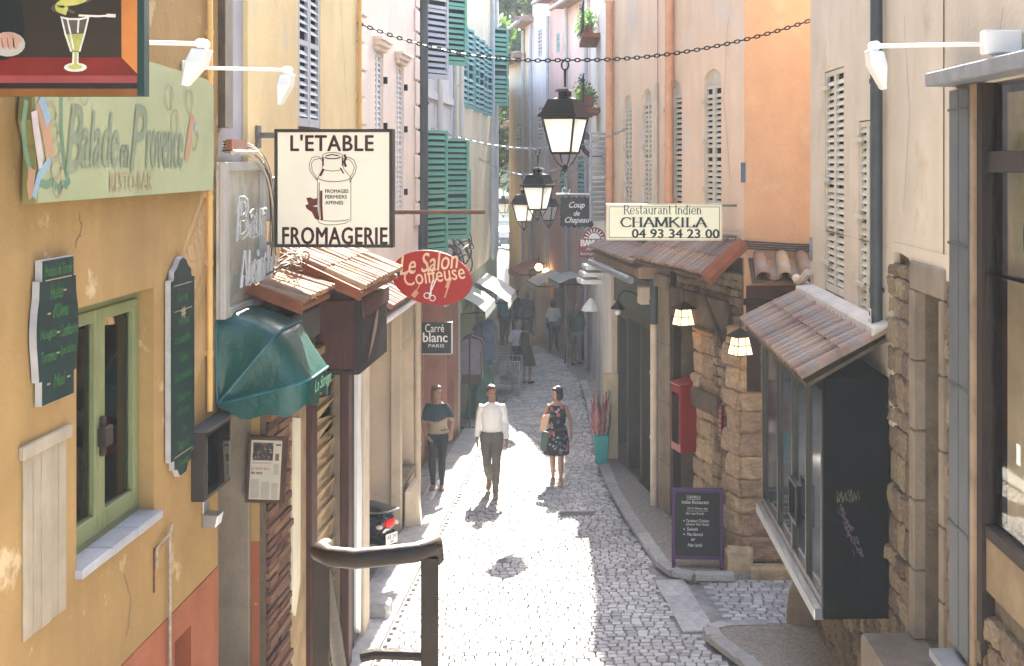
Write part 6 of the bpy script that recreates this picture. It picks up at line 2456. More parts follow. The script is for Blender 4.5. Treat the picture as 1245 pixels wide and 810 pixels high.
for i, (zz, s) in enumerate(((8.45, 4.8), (8.5, 5.8), (6.75, 5.0), (6.8, 6.2))):
    c = RC_.pt(s, zz + .25, .30)
    o = thing('balcony_plant', RC_.pt(s, zz - .03, .25), ('leafy plant on the upper balcony beside the peach corner, left one', 'leafy plant on the upper balcony beside the peach corner, right one', 'leafy plant on the lower balcony above the curved dark lamp, left one', 'leafy plant on the lower balcony above the curved dark lamp, right one')[i], 'plant', 'balcony plants')
    q = MB(RC_.M)
    q.box(s - .3, s + .3, zz - .04, zz + .18, .14, .36)
    q.build('planter', m_verge, o)
    q = MB()
    for k in range(5):
        leaves(q, c + Vector((jit(.1), jit(.35), .05 + jit(.2))), .22, 60, .05)
    q.build('foliage', m_leaf, o)
q = MB(RC_.M)
s = RC_.hit(733)[0]
q.tube(bez((s, 5.55, .0), (s, 5.55, .35), (s, 5.75, .5), (s, 6.0, .45), 8), .05, 8)
q.build('arm', m_iron, lamp_ := thing('curved_lamp', RC_.pt(s, 5.5, .0), 'dark curved wall lamp below the balcony plants', 'lamp'), smooth=True)
q = MB(RC_.M @ T(s, 5.95, .5) @ R3('X', -PI/2))
q.lathe([(.26, 0), (.25, .05), (.16, .16), (.04, .22)], 14)
q.build('lamp_shade', m_dkpipe, lamp_, smooth=True)

house('rosy_white_house', 'tall rosy white house with pale shutters left of the balconies', D1, D0, 10.2, m_rosew,
      [(703, 711, 2, 48, 'shut', m_shutw), (704, 711, 88, 114, 'shut', m_shutg), (702, 712, 190, 235, 'shut', m_shutbl)], shops=[(701, 713, 345, 400)])
house('rose_house', 'rose red house with pale green shutters behind the hanging lanterns', D2, D1, 10.7, m_pink,
      [(676.5, 680.5, 40, 64, 'shut', m_shutbl), (685, 689, 38, 64, 'shut', m_shutbl), (681, 690, 205, 248, 'shut', m_shutgr)], shops=[(673, 688, 335, 400)])
house('pale_house', 'pale white house left of the rose red house, far down the street', D3, D2, 11.8, m_palew,
      [(654, 659, 35, 70, 'shut', m_shutg), (654, 660, 130, 170, 'shut', m_shutw)], shops=[(652, 666, 330, 390)])
house('beige_house', 'narrow beige house with grey pipes beside the trees', D4, D3, 10.4, m_beige, [(642, 646, 85, 125, 'shut', m_shutg)], shops=[(641, 646, 340, 390)])
house('low_beige_house', 'lower beige house with tiled eave in front of the trees', D5, D4, 9.3, m_creamy, [(628, 633, 150, 190, 'shut', m_shutw)], shops=[(626, 634, 330, 370)])
house('distant_house', 'distant cream house at the end of the street on the right', D6, (-4.2, 56), 7.0, m_creamy, [], D=8)
# downpipes on these houses
for A, B, s, m_ in ((D1, D0, .12, m_shutg), (D1, D0, 3.1, m_shutg), (D2, D1, .1, m_shutg), (D3, D2, .1, m_shutg), (D4, D3, .15, m_shutg)):
    W = Wall(A, B)
    ob = [o for o in bpy.data.objects if o.type == 'EMPTY' and o.name in ('rosy_white_house', 'rose_house', 'pale_house', 'beige_house') and (o.location - Vector(((A[0]+B[0])/2, (A[1]+B[1])/2, gz(A[1])))).length < .01][0]
    pipe(ob, W, s, -.5, 10.2, .06, m_, .10, (4, 7))
q = MB()
q.box(-60, 30, 172, 180, -4, 9)
o = q.build('backdrop_house', m_creamy, label='long pale building closing the view at the far end', cat='building', at=(-15, 176, -4))

# awnings and warm lamps on the right, far
WR = Wall(D3, D0)
slope_awning(Wall(D3, D2), .3, 2.6, 2.1, 1.75, .9, mat('terracotta_canvas', (.42, .17, .10), .8, .15, 3, .2), 'terracotta awning far down the right side', group='shop awnings down the street')
slope_awning(Wall(D2, D1), .1, 2.0, 1.95, 1.6, .8, m_canv, 'white awning right of the terracotta awning, far down the right side', group='shop awnings down the street')
slope_awning(Wall(D1, D0), .4, 2.2, 2.15, 1.95, .7, mat('pale_green_canvas', (.44, .50, .44), .8, .1, 3, .2), 'pale green awning below the black hat shop sign', group='shop awnings down the street')
for i, (px, py) in enumerate(((655, 325), (664, 331))):
    c = P(px, py, 43.4 - i * .6)
    o = thing('shop_lamp', c, ('round lit shop lamp under the terracotta awning, left one', 'round lit shop lamp under the terracotta awning, right one')[i], 'lamp', 'lit shop lamps')
    q = MB(); q.ball(c, .12)
    q.build('globe', emit_mat('warm_globe', (1.0, .62, .22), 2.5), o, smooth=True)
    q = MB(); q.tube([c + Vector((0, 0, .1)), c + Vector((0, 0, .35))], .015, 5)
    q.build('stem', m_iron, o)

# ------------------------------------------------------------------ trees at the end of the street
def tree(x, y, h, r, material, label, seed, zlow=.25):
    rng = random.Random(seed)
    z0 = gz(min(y, 140)) - .1
    o = thing('broadleaf_tree', (x, y, z0), label, 'tree', 'trees at the end of the street')
    q = MB()
    q.tube([(x, y, z0), (x + .1, y, z0 + h * .3), (x - .1, y + .1, z0 + h * .6), (x, y, z0 + h * .9)], [.4, .32, .22, .05], 8)
    limbs = []
    for i in range(9):
        a, t = rng.uniform(0, 6.28), rng.uniform(.28, .75)
        p0 = Vector((x, y, z0 + h * t))
        p1 = p0 + Vector((math.cos(a) * r * .75, math.sin(a) * r * .75, h * .14))
        q.tube([p0, p0.lerp(p1, .5) + Vector((0, 0, .4)), p1], [.14, .09, .03], 6)
        limbs.append(p1)
    q.build('trunk', mat('bark', (.10, .075, .05), .9, .3, 4, .6, 12), o, smooth=True)
    q = MB()
    for i in range(46):
        t = rng.uniform(zlow, 1.0)
        prof = math.sin(min(1, (t - zlow + .12) / (1.12 - zlow)) * PI) ** .6
        a = rng.uniform(0, 6.28)
        rr = r * prof * math.sqrt(rng.random()) * .85
        c = (x + math.cos(a) * rr, y + math.sin(a) * rr, z0 + h * t)
        leaves(q, c, rng.uniform(.9, 1.7), 200, .26, .75, rng)
    q.build('crown', material, o)
    return o
tree(-3.6, 61, 26, 4.4, m_leaf2, 'tall hazy tree rising right above the low tiled house', 1, .2)
tree(-4.6, 82, 29, 5.2, m_leaf3, 'tallest dark tree in the gap between the house rows', 2, .2)
tree(-4.4, 72, 19, 3.6, m_leaf2, 'smaller bright tree in the gap between the house rows', 3, .3)
tree(-12.5, 78, 26, 5.0, m_leaf3, 'tree half hidden by the left house row', 4)
tree(-2.2, 72, 24, 5.0, m_leaf3, 'tree added behind the rose red house roofs to shade the street', 5)  # added behind the roofs to help shade the street
tree(-9.0, 150, 20, 6.0, m_leaf2, 'small far tree at the bright end of the street', 6, .12)

# distant parked car
def car(px, py, Y, label):
    c = Vector(((px - VX) * Y / FPX, Y, gz(Y)))
    o = thing('parked_car', c, label, 'car')
    M = T(*c)
    prof = [(-2.0, .35), (-2.05, .75), (-1.5, .92), (-.9, .98), (-.35, 1.42), (.9, 1.45), (1.55, 1.0), (2.05, .92), (2.1, .4)]
    q = MB(M @ R3('Z', -PI/2) @ R3('X', PI/2))
    q.prism(prof, -.82, .82)
    q.build('body', mat('dark_blue_car_paint', (.03, .04, .06), .3, .1, 2, 0), o, bevel=.06)
    q = MB(M)
    q.box(-.7, .7, -1.98, -1.5, .98, 1.0)
    q.add([(-.66, -1.02, .99), (.66, -1.02, .99), (.6, -.42, 1.40), (-.6, -.42, 1.40)], [(0, 1, 2, 3)], T(0, -.08, .03))
    q.build('windscreen', m_glassb, o)
    for sx in (-1, 1):
        for yy_ in (-1.3, 1.3):
            w_ = MB(M @ T(sx * .72, yy_, .31) @ R3('Y', PI/2))
            w_.lathe([(.2, -.1), (.31, -.09), (.31, .09), (.2, .1)], 16)
            w_.build('wheel', m_blackp, o)
        hl = MB(M)
        hl.box(sx * .6 - .14, sx * .6 + .14, -2.1, -1.98, .62, .75)
        hl.build('headlight', m_white, o)
    return o
car(617, 290, 108, 'small dark car parked at the bright far end of the street')

# ------------------------------------------------------------------ lantern chains
def lantern(px, pytop, Y, sc, label, rot=-.38):
    c = P(px, pytop, Y)
    k = sc
    o = thing('street_lantern', c - Vector((0, 0, 1.3 * k)), label, 'street lantern', 'street lanterns hung on chains')
    M = T(*c) @ R3('Z', rot) @ SC(.83, .83, 1)
    def frus(q, z0, a, z1, b):
        q.add([(-a, -a, z0), (a, -a, z0), (a, a, z0), (-a, a, z0), (-b, -b, z1), (b, -b, z1), (b, b, z1), (-b, b, z1)], [(3,2,1,0),(4,5,6,7),(0,1,5,4),(1,2,6,5),(2,3,7,6),(3,0,4,7)])
    q = MB(M)
    q.tube([(.055*k*math.cos(t), 0, -.06*k + .055*k*math.sin(t)) for t in [i * 2*PI/14 for i in range(14)]], .012*k, 6, closed=True)
    q.tube([(0, 0, -.11*k), (0, 0, -.32*k)], [.022*k, .018*k], 8)
    q.build('hanger', m_iron, o, smooth=True)
    q = MB(M)
    frus(q, -.37*k, .115*k, -.34*k, .08*k)
    frus(q, -.43*k, .07*k, -.372*k, .07*k)
    frus(q, -.46*k, .13*k, -.432*k, .08*k)
    frus(q, -.635*k, .265*k, -.462*k, .185*k)
    frus(q, -.67*k, .30*k, -.637*k, .285*k)
    q.build('roof', m_iron, o)
    zt, zb, a, b = -.672*k, -1.09*k, .245*k, .145*k
    q = MB(M)
    for sx, sy in ((-1,-1),(1,-1),(1,1),(-1,1)):
        q.tube([(sx*a, sy*a, zt), (sx*b, sy*b, zb)], .016*k, 6)
    for zz, w_ in ((zb, b), (zt - .01*k, a)):
        q.tube([(-w_,-w_,zz),(w_,-w_,zz),(w_,w_,zz),(-w_,w_,zz)], .016*k, 6, closed=True)
    q.build('cage', m_iron, o)
    m_fr = translucent_mat('frosted_lantern_glass', (.93, .92, .88), .72)
    for i in range(4):
        q = MB(M @ R3('Z', i * PI / 2))
        q.add([(-a*.97, -a*.97, zt), (a*.97, -a*.97, zt), (b*.97, -b*.97, zb), (-b*.97, -b*.97, zb)], [(0, 3, 2, 1)])
        q.nofix = True
        q.build('pane', m_fr, o)
    for i in range(4):
        q = MB(M @ R3('Z', i * PI / 2 + PI / 4))
        q.tube(bez((b*1.35, 0, zb), (b*1.05, 0, zb - .06*k), (b*1.0, 0, zb - .12*k), (.02*k, 0, zb - .17*k), 8), .010*k, 5)
        q.build('bracket_arm', m_iron, o, smooth=True)
    q = MB(M)
    q.lathe([(.01*k, -.23*k), (.035*k, -.19*k), (.03*k, -.165*k), (.045*k, -.15*k), (.02*k, -.13*k)], 10, None, (0, 0, zb))
    q.build('finial', m_iron, o, smooth=True)
    return c
def chain(pts, label, link=.075, r=.0075, light=False):
    q = MB()
    i = 0
    for p0, p1, sag in pts:
        L = (p1 - p0).length
        n = max(2, int(L / (link * .78)))
        prev = None
        for k in range(n + 1):
            t = k / n
            p = p0.lerp(p1, t) - Vector((0, 0, sag * 4 * t * (1 - t)))
            if prev is not None:
                d = (p - prev)
                c = (p + prev) / 2
                d.normalize()
                sd_ = d.cross(Vector((0, 0, 1))).normalized() if i % 2 else Vector((0, 0, 1)) - d * d.z
                pts_ = [c + d * (link * .5 * math.cos(a)) + sd_ * (link * .26 * math.sin(a)) for a in [j * PI / 4 for j in range(8)]]
                q.tube(pts_, r, 4, closed=True)
                i += 1
            prev = p
    return q.build('chain', m_zinc if light else m_iron, label=label, cat='chain', group='chains across the street')
c1 = lantern(687, 73, 15.4, 1.0, 'largest and nearest black street lantern hung on a chain')
c2 = lantern(654, 181, 23.2, .98, 'second black street lantern below and left of the nearest')
c3 = lantern(637, 213, 31.0, 1.0, 'third street lantern, partly behind the second at its left')
c4 = lantern(667, 222, 36.0, .95, 'fourth street lantern, partly behind the second at its right')
c5 = lantern(612, 229, 62.0, 1.05, 'tiny far street lantern in the bright gap')
up_ = Vector((0, 0, .0))
chain([(P(435, 28, 15.45), c1, .14), (c1, P(985, 25, 15.25), .13)], 'dark chain carrying the nearest lantern across the street')
chain([(Vector((-3.12, 22.6, P(530, 157, 22.6).z)), c2, .08), (c2, RA.pt(1.2, 6.05, .0), .10)], 'second chain across the street, carrying the second lantern', .085, .008, True)
chain([(Vector((-3.12, 30.5, 5.55)), c3, .06), (c3, Vector((-.35, 31.5, 5.7)), .10)], 'third chain across the street, carrying the third lantern', .1, .009, True)
chain([(Vector((-3.12, 35.8, 5.3)), c4, .06), (c4, Vector((-.6, 36.5, 5.4)), .06)], 'fourth chain across the street, carrying the fourth lantern', .1, .009, True)
chain([(Vector((-6.5, 62, c5.z + .25)), c5, .05), (c5, Vector((-3.6, 62, c5.z + .25)), .05)], 'far chain carrying the tiny far lantern', .14, .012, True)

# ------------------------------------------------------------------ black hat shop sign and red bakery sign
YH = 27.0
hc = thing('hat_shop_sign', (P(701, 0, YH).x, YH, P(0, 277, YH).z), 'black wavy-edged sign with white script hanging from a white scrolled bracket', 'sign')
HW = Wall((0, YH), (1, YH))
hx = lambda px: (px - VX) * YH / FPX
hy = lambda py: CZ - (py - HY) * YH / FPX
poly = []
xa, xb, ya, yb2 = 681.5, 721, 276, 240
for i in range(13): poly.append((hx(xa + (xb - xa) * i / 12), hy(ya + (1.3 if i % 2 else -.8))))
for i in range(1, 12): poly.append((hx(xb + (.8 if i % 2 else -.6)), hy(ya + (yb2 - ya) * i / 12)))
for i in range(13): poly.append((hx(xb + (xa - xb) * i / 12), hy(yb2 + (-1.2 if i % 2 else .8))))
for i in range(1, 12): poly.append((hx(xa + (-.8 if i % 2 else .6)), hy(yb2 + (ya - yb2) * i / 12)))
q = MB(HW.M)
q.prism(poly, -.03, 0)
q.build('board', mat('slate_black_board', (.010, .012, .016), .5), hc)
q = MB(HW.M)
q.text('Coup', hx(692), hx(711), hy(255), hy(245.5), d=.004, shear=.35, bold=.015)
q.text('de', hx(697.5), hx(705), hy(262.5), hy(256.5), d=.004, shear=.35, bold=.015)
q.text('Chapeau', hx(687), hx(716.5), hy(273), hy(264), d=.004, shear=.35, bold=.015)
q.build('lettering', m_white, hc)
q = MB(HW.M)
q.tube([(hx(676), hy(236), -.015), (hx(736), hy(236), -.015)], .016, 6)
for cx, s_ in ((687, 1), (722, -1), (730, 1)):
    q.tube([(hx(cx) + (.02 + .012 * t) * math.cos(t) * s_, hy(231) + (.02 + .012 * t) * math.sin(t), -.015) for t in [i * .5 for i in range(14)]], .012, 5)
q.tube([(hx(734), hy(236), -.015), (hx(718), hy(229), -.015), (hx(733), hy(219), -.015)], .012, 5)
q.build('bracket', m_white, hc, smooth=True)
YN = 25.0
bn = thing('bakery_sign', (P(721, 0, YN).x, YN, P(0, 314, YN).z), 'dark red bakery sign with a white rising sun and lettering', 'sign')
NW = Wall((0, YN), (1, YN))
nx_ = lambda px: (px - VX) * YN / FPX
ny_ = lambda py: CZ - (py - HY) * YN / FPX
q = MB(NW.M)
poly = [(nx_(704), ny_(313)), (nx_(742), ny_(313)), (nx_(743), ny_(300)), (nx_(742), ny_(291))] + [(nx_(722.5 + 14 * math.cos(t)), ny_(291 - 14.5 * math.sin(t))) for t in [i * PI / 12 for i in range(13)]] + [(nx_(703), ny_(291)), (nx_(702.5), ny_(300))]
q.prism(poly, -.06, 0)
q.build('board', mat('burgundy_board', (.20, .022, .035), .45), bn)
q = MB(NW.M)
for i in range(9):
    a = PI * (i + .5) / 9
    q.stroke([(nx_(722.5 + 8 * math.cos(a)), ny_(291 - 8.5 * math.sin(a))), (nx_(722.5 + 12.5 * math.cos(a)), ny_(291 - 13 * math.sin(a)))], .022, .004)
q.add([(nx_(722.5 + 7 * math.cos(t)), ny_(290.5 - 7 * math.sin(t)), .003) for t in [i * PI / 10 for i in range(11)]], [tuple(range(11))])
serif_text(q, 'BANETTE', nx_(706), nx_(741), ny_(299), ny_(292), .030, .012, .004)
q.text('Artisan', nx_(712), nx_(733), ny_(304.5), ny_(301), d=.004, shear=.3)
q.text('Boulanger - Patissier', nx_(706), nx_(740), ny_(311), ny_(307), d=.004)
q.build('lettering', m_white, bn)
q = MB(NW.M)
q.box(nx_(735), 0.12, ny_(297), ny_(295), -.05, -.02)
q.build('bracket', m_iron, bn)

# ------------------------------------------------------------------ chalkboard, planter
cbp = G(848, 696)
ab = thing('chalkboard', (cbp.x, cbp.y, gz(cbp.y) + .085), 'purple framed chalkboard easel with white handwriting on the right pavement', 'chalkboard')
M0 = T(cbp.x, cbp.y, gz(cbp.y) + .085) @ R3('Z', -.06)
lean = .13
W_, Hh = .335, 1.02
m_pur = mat('purple_paint', (.045, .010, .07), .5, .12, 5, .05)
for sgn_, nm in ((1, 'front'), (-1, 'back')):
    Mf = M0 @ T(0, -.16 * sgn_, 0) @ R3('X', -lean * sgn_) @ (Matrix.Identity(4) if sgn_ == 1 else R3('Z', PI))
    q = MB(Mf)
    f = .045
    q.box(-W_, -W_ + f, -.02, .02, 0, Hh)
    q.box(W_ - f, W_, -.02, .02, 0, Hh)
    q.box(-W_ + f, W_ - f, -.018, .018, Hh - f, Hh - .002)
    q.box(-W_ + f, W_ - f, -.018, .018, .13, .13 + f)
    q.build('frame', m_pur, ab, bevel=.005)
    q = MB(Mf)
    q.box(-W_ + f, W_ - f, -.008, .008, .13 + f, Hh - f)
    q.build('slate', mat('chalkboard_slate', (.007, .0075, .008), .7, .35, 5, .05), ab)
    if sgn_ == 1:
        q = MB(Mf @ R3('X', PI/2))
        X = lambda px: -W_ + (px - 818) / 61.0 * 2 * W_
        Yv = lambda py: Hh - (py - 598) / 92.0 * Hh
        for tx, x0, x1, yb_, yt in (('CHAMKILA', 836, 852, 609, 605.5), ('Indian Restaurant', 830, 862, 615, 611), ('2015 Menu day', 836, 861, 622, 619), ('(for any 8 pcs)', 835, 856, 628, 624.5), ('Tandoori Chicken', 835, 862, 636, 632.5),
                                    ('(Chicken Tikka Masala)', 835, 862, 640.5, 637), ('Salads', 836, 849, 645.5, 642), ('Pilao Basmati', 836, 855, 651.5, 648), ('or', 841, 846, 657.5, 654.5), ('Nan lamb', 837, 854, 664, 660)):
            q.text(tx, X(x0), X(x1), Yv(yb_), Yv(yt), d=.011, shear=.15)
        for py in (634.5, 644, 650):
            q.box(X(832), X(833.3), Yv(py + .7), Yv(py - .7), .0105, .0115)
        q.box(X(836), X(861), Yv(623.3), Yv(623), .0105, .0112)
        q.box(X(836), X(852), Yv(610.2), Yv(609.9), .0105, .0112)
        q.build('handwriting', mat('white_chalk', (.58, .58, .56), .9, .3, 60, 0), ab)
q = MB(M0)
q.tube([(-W_ + .02, -.1, .4), (-W_ + .02, .1, .4)], .006, 5)
q.build('stay', m_iron, ab)

pt = P(732, 568, 24.0)
pl = thing('tall_planter', (-.2, 23.6, gz(23.6) + .085), 'tall turquoise planter holding a bundle of colourful parasols and sticks', 'planter')
bz = gz(23.6) + .085
q = MB(T(-.2, 23.6, bz))
q.add([(-.10, -.10, 0), (.10, -.10, 0), (.10, .10, 0), (-.10, .10, 0), (-.14, -.14, .52), (.14, -.14, .52), (.14, .14, .52), (-.14, .14, .52)], [(3,2,1,0),(4,5,6,7),(0,1,5,4),(1,2,6,5),(2,3,7,6),(3,0,4,7)])
q.build('pot', mat('turquoise_glaze', (.03, .30, .28), .35, .1, 3, .05), pl, bevel=.012)
cols = [(.30, .05, .08), (.06, .16, .22), (.26, .09, .12), (.07, .19, .22), (.20, .05, .09), (.34, .27, .19), (.10, .10, .16), (.28, .14, .12), (.05, .12, .15), (.24, .07, .10)]
for i in range(10):
    a = i * 2.4
    rr = .03 + .008 * i
    x, y = -.2 + rr * math.cos(a), 23.6 + rr * math.sin(a)
    lean = Vector((.10 * math.cos(a) + jit(.05), .10 * math.sin(a) + jit(.05), 0))
    z0_, z1_ = bz + .40, bz + random.uniform(.95, 1.35)
    pts, rad = [], []
    for k in range(9):
        t = k / 8
        pts.append(Vector((x, y, z0_ + (z1_ - z0_) * t)) + lean * t + Vector((jit(.012), jit(.012), 0)))
        rad.append(.012 + .040 * math.sin(min(1, t * 1.15) * PI) * (1 + jit(.3)) * (t > .12))
    q = MB()
    q.tube(pts, rad, 7)
    q.build('folded_parasol', mat('parasol_cloth_%d' % i, cols[i], .85, .4, 14, .4, 20), pl, smooth=True)
q = MB(T(-.02, 24.0, bz))
q.box(-.14, .14, -.12, .12, 0, 1.55)
cbx = q.build('cardboard_box', mat('cardboard', (.50, .40, .26), .9, .15, 6, .1), bevel=.01, label='tall cream display box behind the turquoise planter', cat='box')

# ------------------------------------------------------------------ stair handrail near the camera
YR_ = 3.3
m_rail = mat('worn_bronze_rail', (.022, .014, .009), .5, .3, 8, .15, 30, metal=.2, spec=.25)
x0, x1 = P(386, 0, YR_).x, P(519, 0, YR_).x
zt = P(0, 677, YR_).z
hr = thing('stair_handrail', ((x0 + x1) / 2, YR_, 3.6), 'brown metal handrail hoop at the head of the stairs, nearest the camera', 'handrail')
q = MB()
rr = .025
q.tube([(x0 + .004, YR_ + .13, zt - .05), (x0 - .002, YR_ + .095, zt - .005), (x0 + .0, YR_ + .03, zt + .004), (x0 + .03, YR_ + .002, zt), (x0 + .10, YR_ - .01, zt - .002), (x1 - .10, YR_ - .005, zt + .004), (x1 - .03, YR_ + .008, zt + .008), (x1, YR_ + .035, zt + .012), (x1 + .004, YR_ + .085, zt + .008), (x1 + .004, YR_ + .11, zt - .04)], rr, 14)
q.build('top_rail', m_rail, hr, smooth=True)
for x in (x0 + .0, x1 + .002):
    q = MB()
    q.box(x - .022, x + .022, YR_ + .03, YR_ + .045, 3.5, zt - .012)
    q.build('post', m_rail, hr, bevel=.003)
q = MB()
q.tube([P(393, 684, 3.42), P(404, 750, 3.6), P(418, 840, 3.9)], .020, 10)
q.build('side_rail', m_rail, hr, smooth=True)
q = MB()
zl = P(0, 806, YR_).z
q.tube([(x0 + .1, YR_ + .05, zl - .004), ((x0 + x1) / 2, YR_ + .05, zl + .004), (x1, YR_ + .05, zl)], .015, 8)
q.build('lower_bar', m_rail, hr, smooth=True)
# ------------------------------------------------------------------ parked scooter
sc_ = thing('scooter', (-3.03, 17.42, gz(17.4)), 'dark blue scooter parked against the left wall with red tail light', 'scooter')
SX, SY = -3.03, 17.30
sz = gz(17.6) + .01
m_scb = mat('dark_blue_scooter_paint', (.004, .006, .014), .25, .1, 3, 0, coat=.4)
m_blk = mat('black_rubber', (.004, .004, .0045), .7, .1, 6, .1)
def ring(y, cz, hw, hh, n=14, ex=.75):
    out = []
    for j in range(n):
        a = 2 * PI * j / n
        c, s = math.cos(a), math.sin(a)
        out.append((SX + hw * math.copysign(abs(c) ** ex, c), SY + y, sz + cz + hh * math.copysign(abs(s) ** ex, s)))
    return out
def loft(rings, closed=True):
    q = MB()
    n = len(rings[0])
    q.add([p for r in rings for p in r], [(i*n + j, i*n + (j+1) % n, (i+1)*n + (j+1) % n, (i+1)*n + j) for i in range(len(rings)-1) for j in range(n)] + [tuple(range(n))[::-1], tuple(range((len(rings)-1)*n, len(rings)*n))])
    return q
loft([ring(.02, .62, .05, .05), ring(.05, .60, .13, .11), ring(.18, .56, .19, .17), ring(.40, .52, .215, .20), ring(.62, .47, .20, .20), ring(.80, .42, .15, .17), ring(.86, .38, .13, .12)]).build('rear_body', m_scb, sc_, smooth=True)
loft([ring(.78, .27, .16, .05), ring(1.0, .25, .18, .04), ring(1.25, .26, .17, .05)]).build('floorboard', m_blk, sc_, smooth=True)
loft([ring(1.22, .45, .20, .22), ring(1.28, .62, .21, .28), ring(1.36, .78, .16, .22), ring(1.42, .92, .10, .14)]).build('leg_shield', m_scb, sc_, smooth=True)
loft([ring(.04, .735, .11, .035), ring(.14, .765, .15, .05), ring(.40, .775, .155, .055), ring(.66, .765, .13, .05), ring(.78, .745, .08, .035)]).build('seat', m_blk, sc_, smooth=True)
q = MB()
q.tube([(SX - .17, SY + .35, sz + .72), (SX - .17, SY + .05, sz + .76), (SX - .10, SY - .05, sz + .78), (SX + .10, SY - .05, sz + .78), (SX + .17, SY + .05, sz + .76), (SX + .17, SY + .35, sz + .72)], .012, 8)
q.build('grab_rail', m_silver, sc_, smooth=True)
loft([ring(.0, .60, .03, .03), ring(.005, .60, .085, .055), ring(.05, .60, .10, .065)]).build('tail_light', mat('red_lens', (.62, .008, .012), .15, .1, 20, .1), sc_, smooth=True)
for s_ in (-1, 1):
    q = MB()
    q.ball((SX + s_ * .155, SY + .06, sz + .57), (.045, .05, .03))
    q.build('indicator', mat('pale_lens', (.6, .5, .4), .2), sc_, smooth=True)
q = MB()
q.box(SX - .11, SX + .11, SY - .02, SY - .01, sz + .33, sz + .47)
np_ = q.build('number_plate', m_white, sc_)
q = MB(Wall((SX - .11, SY - .0205), (SX + .11, SY - .0205)).M)
q.text('AB 241', .02, .20, sz + .40, sz + .455, d=.001)
q.text('06', .08, .14, sz + .345, sz + .385, d=.001)
q.build('plate_digits', m_blackp, np_)
q = MB()
q.add([(SX - .07 + .07 * math.cos(t) , SY + .03 - .012, sz + .49 + .05 * math.sin(t)) for t in [i * PI / 10 for i in range(11)]], [tuple(range(11))])
q.nofix = True
q.build('badge', m_white, sc_)
q = MB()
q.box(SX - .07, SX + .07, SY + .0, SY + .3, sz + .30, sz + .33)
q.add([(SX - .08, SY - .0, sz + .5), (SX + .08, SY - .0, sz + .5), (SX + .08, SY - .03, sz + .22), (SX - .08, SY - .03, sz + .22), (SX - .08, SY + .03, sz + .5), (SX + .08, SY + .03, sz + .5), (SX + .08, SY - .0, sz + .22), (SX - .08, SY - .0, sz + .22)],
      [(0,1,2,3),(7,6,5,4),(0,4,5,1),(1,5,6,2),(2,6,7,3),(3,7,4,0)])
q.build('mudguard', m_blk, sc_)
for yy_, nm in ((.24, 'rear_wheel'), (1.50, 'front_wheel')):
    q = MB(T(SX, SY + yy_, sz + .23) @ R3('Y', PI/2))
    q.lathe([(.13, -.05), (.20, -.055), (.23, -.025), (.23, .025), (.20, .055), (.13, .05)], 22)
    wh = q.build(nm, m_blk, sc_, smooth=True)
    q = MB(T(SX, SY + yy_, sz + .23) @ R3('Y', PI/2))
    q.lathe([(.02, -.06), (.129, -.045), (.129, .045), (.02, .06)], 16)
    q.build('rim', m_silver, wh, smooth=True)
loft([ring(1.30, .44, .05, .05), ring(1.42, .50, .075, .06), ring(1.58, .48, .075, .05), ring(1.72, .38, .05, .04)]).build('front_mudguard', m_scb, sc_, smooth=True)
q = MB()
q.tube([(SX - .32, SY + 1.18, sz + .98), (SX - .18, SY + 1.30, sz + 1.0), (SX + .18, SY + 1.30, sz + 1.0), (SX + .32, SY + 1.18, sz + .98)], .018, 8)
q.build('handlebar', m_blk, sc_, smooth=True)
for s_ in (-1, 1):
    q = MB()
    q.tube([(SX + s_ * .2, SY + 1.28, sz + 1.0), (SX + s_ * .28, SY + 1.25, sz + 1.18)], .008, 6)
    q.ball((SX + s_ * .29, SY + 1.24, sz + 1.22), (.06, .018, .045))
    q.build('mirror', m_blk, sc_, smooth=True)

sc_.rotation_euler.z = RAD(58)
# ------------------------------------------------------------------ people
def remesh(q, voxel, smooth_it=2, name='m'):
    me = bpy.data.meshes.new(name)
    me.from_pydata([tuple(p) for p in q.v], [], q.f)
    bm = bmesh.new(); bm.from_mesh(me)
    bmesh.ops.recalc_face_normals(bm, faces=bm.faces)
    bm.to_mesh(me); bm.free()
    ob = bpy.data.objects.new(name, me)
    m = ob.modifiers.new('r', 'REMESH'); m.mode = 'VOXEL'; m.voxel_size = voxel
    if smooth_it:
        s = ob.modifiers.new('s', 'SMOOTH'); s.factor = .5; s.iterations = smooth_it
    out = evaluated(ob)
    bpy.data.objects.remove(ob); bpy.data.meshes.remove(me)
    out.polygons.foreach_set('use_smooth', [True] * len(out.polygons))
    return out
def put(name, me, material, parent, M):
    me.materials.clear(); me.materials.append(material)
    me.transform(Matrix.Translation(-ORG[parent]) @ M)
    me.name = name
    o = bpy.data.objects.new(name, me)
    return link(o, parent, ORG[parent])
def ell_tube(q, pts, n=14):
    """pts: (centre, rx, ry) horizontal ellipses stacked (torso, skirts)"""
    vs, k = [], len(pts)
    for c, rx, ry in pts:
        for j in range(n):
            a = 2 * PI * j / n
            vs.append((c[0] + rx * math.cos(a), c[1] + ry * math.sin(a), c[2]))
    q.add(vs, [(i*n + j, i*n + (j+1) % n, (i+1)*n + (j+1) % n, (i+1)*n + j) for i in range(k-1) for j in range(n)] + [tuple(range(n))[::-1], tuple(range((k-1)*n, k*n))])
V = Vector
SKIN = {}
def skin_m(c):
    return mat('skin_%d' % int(c[0] * 1000), c, .55, .08, 12, .03, 60)
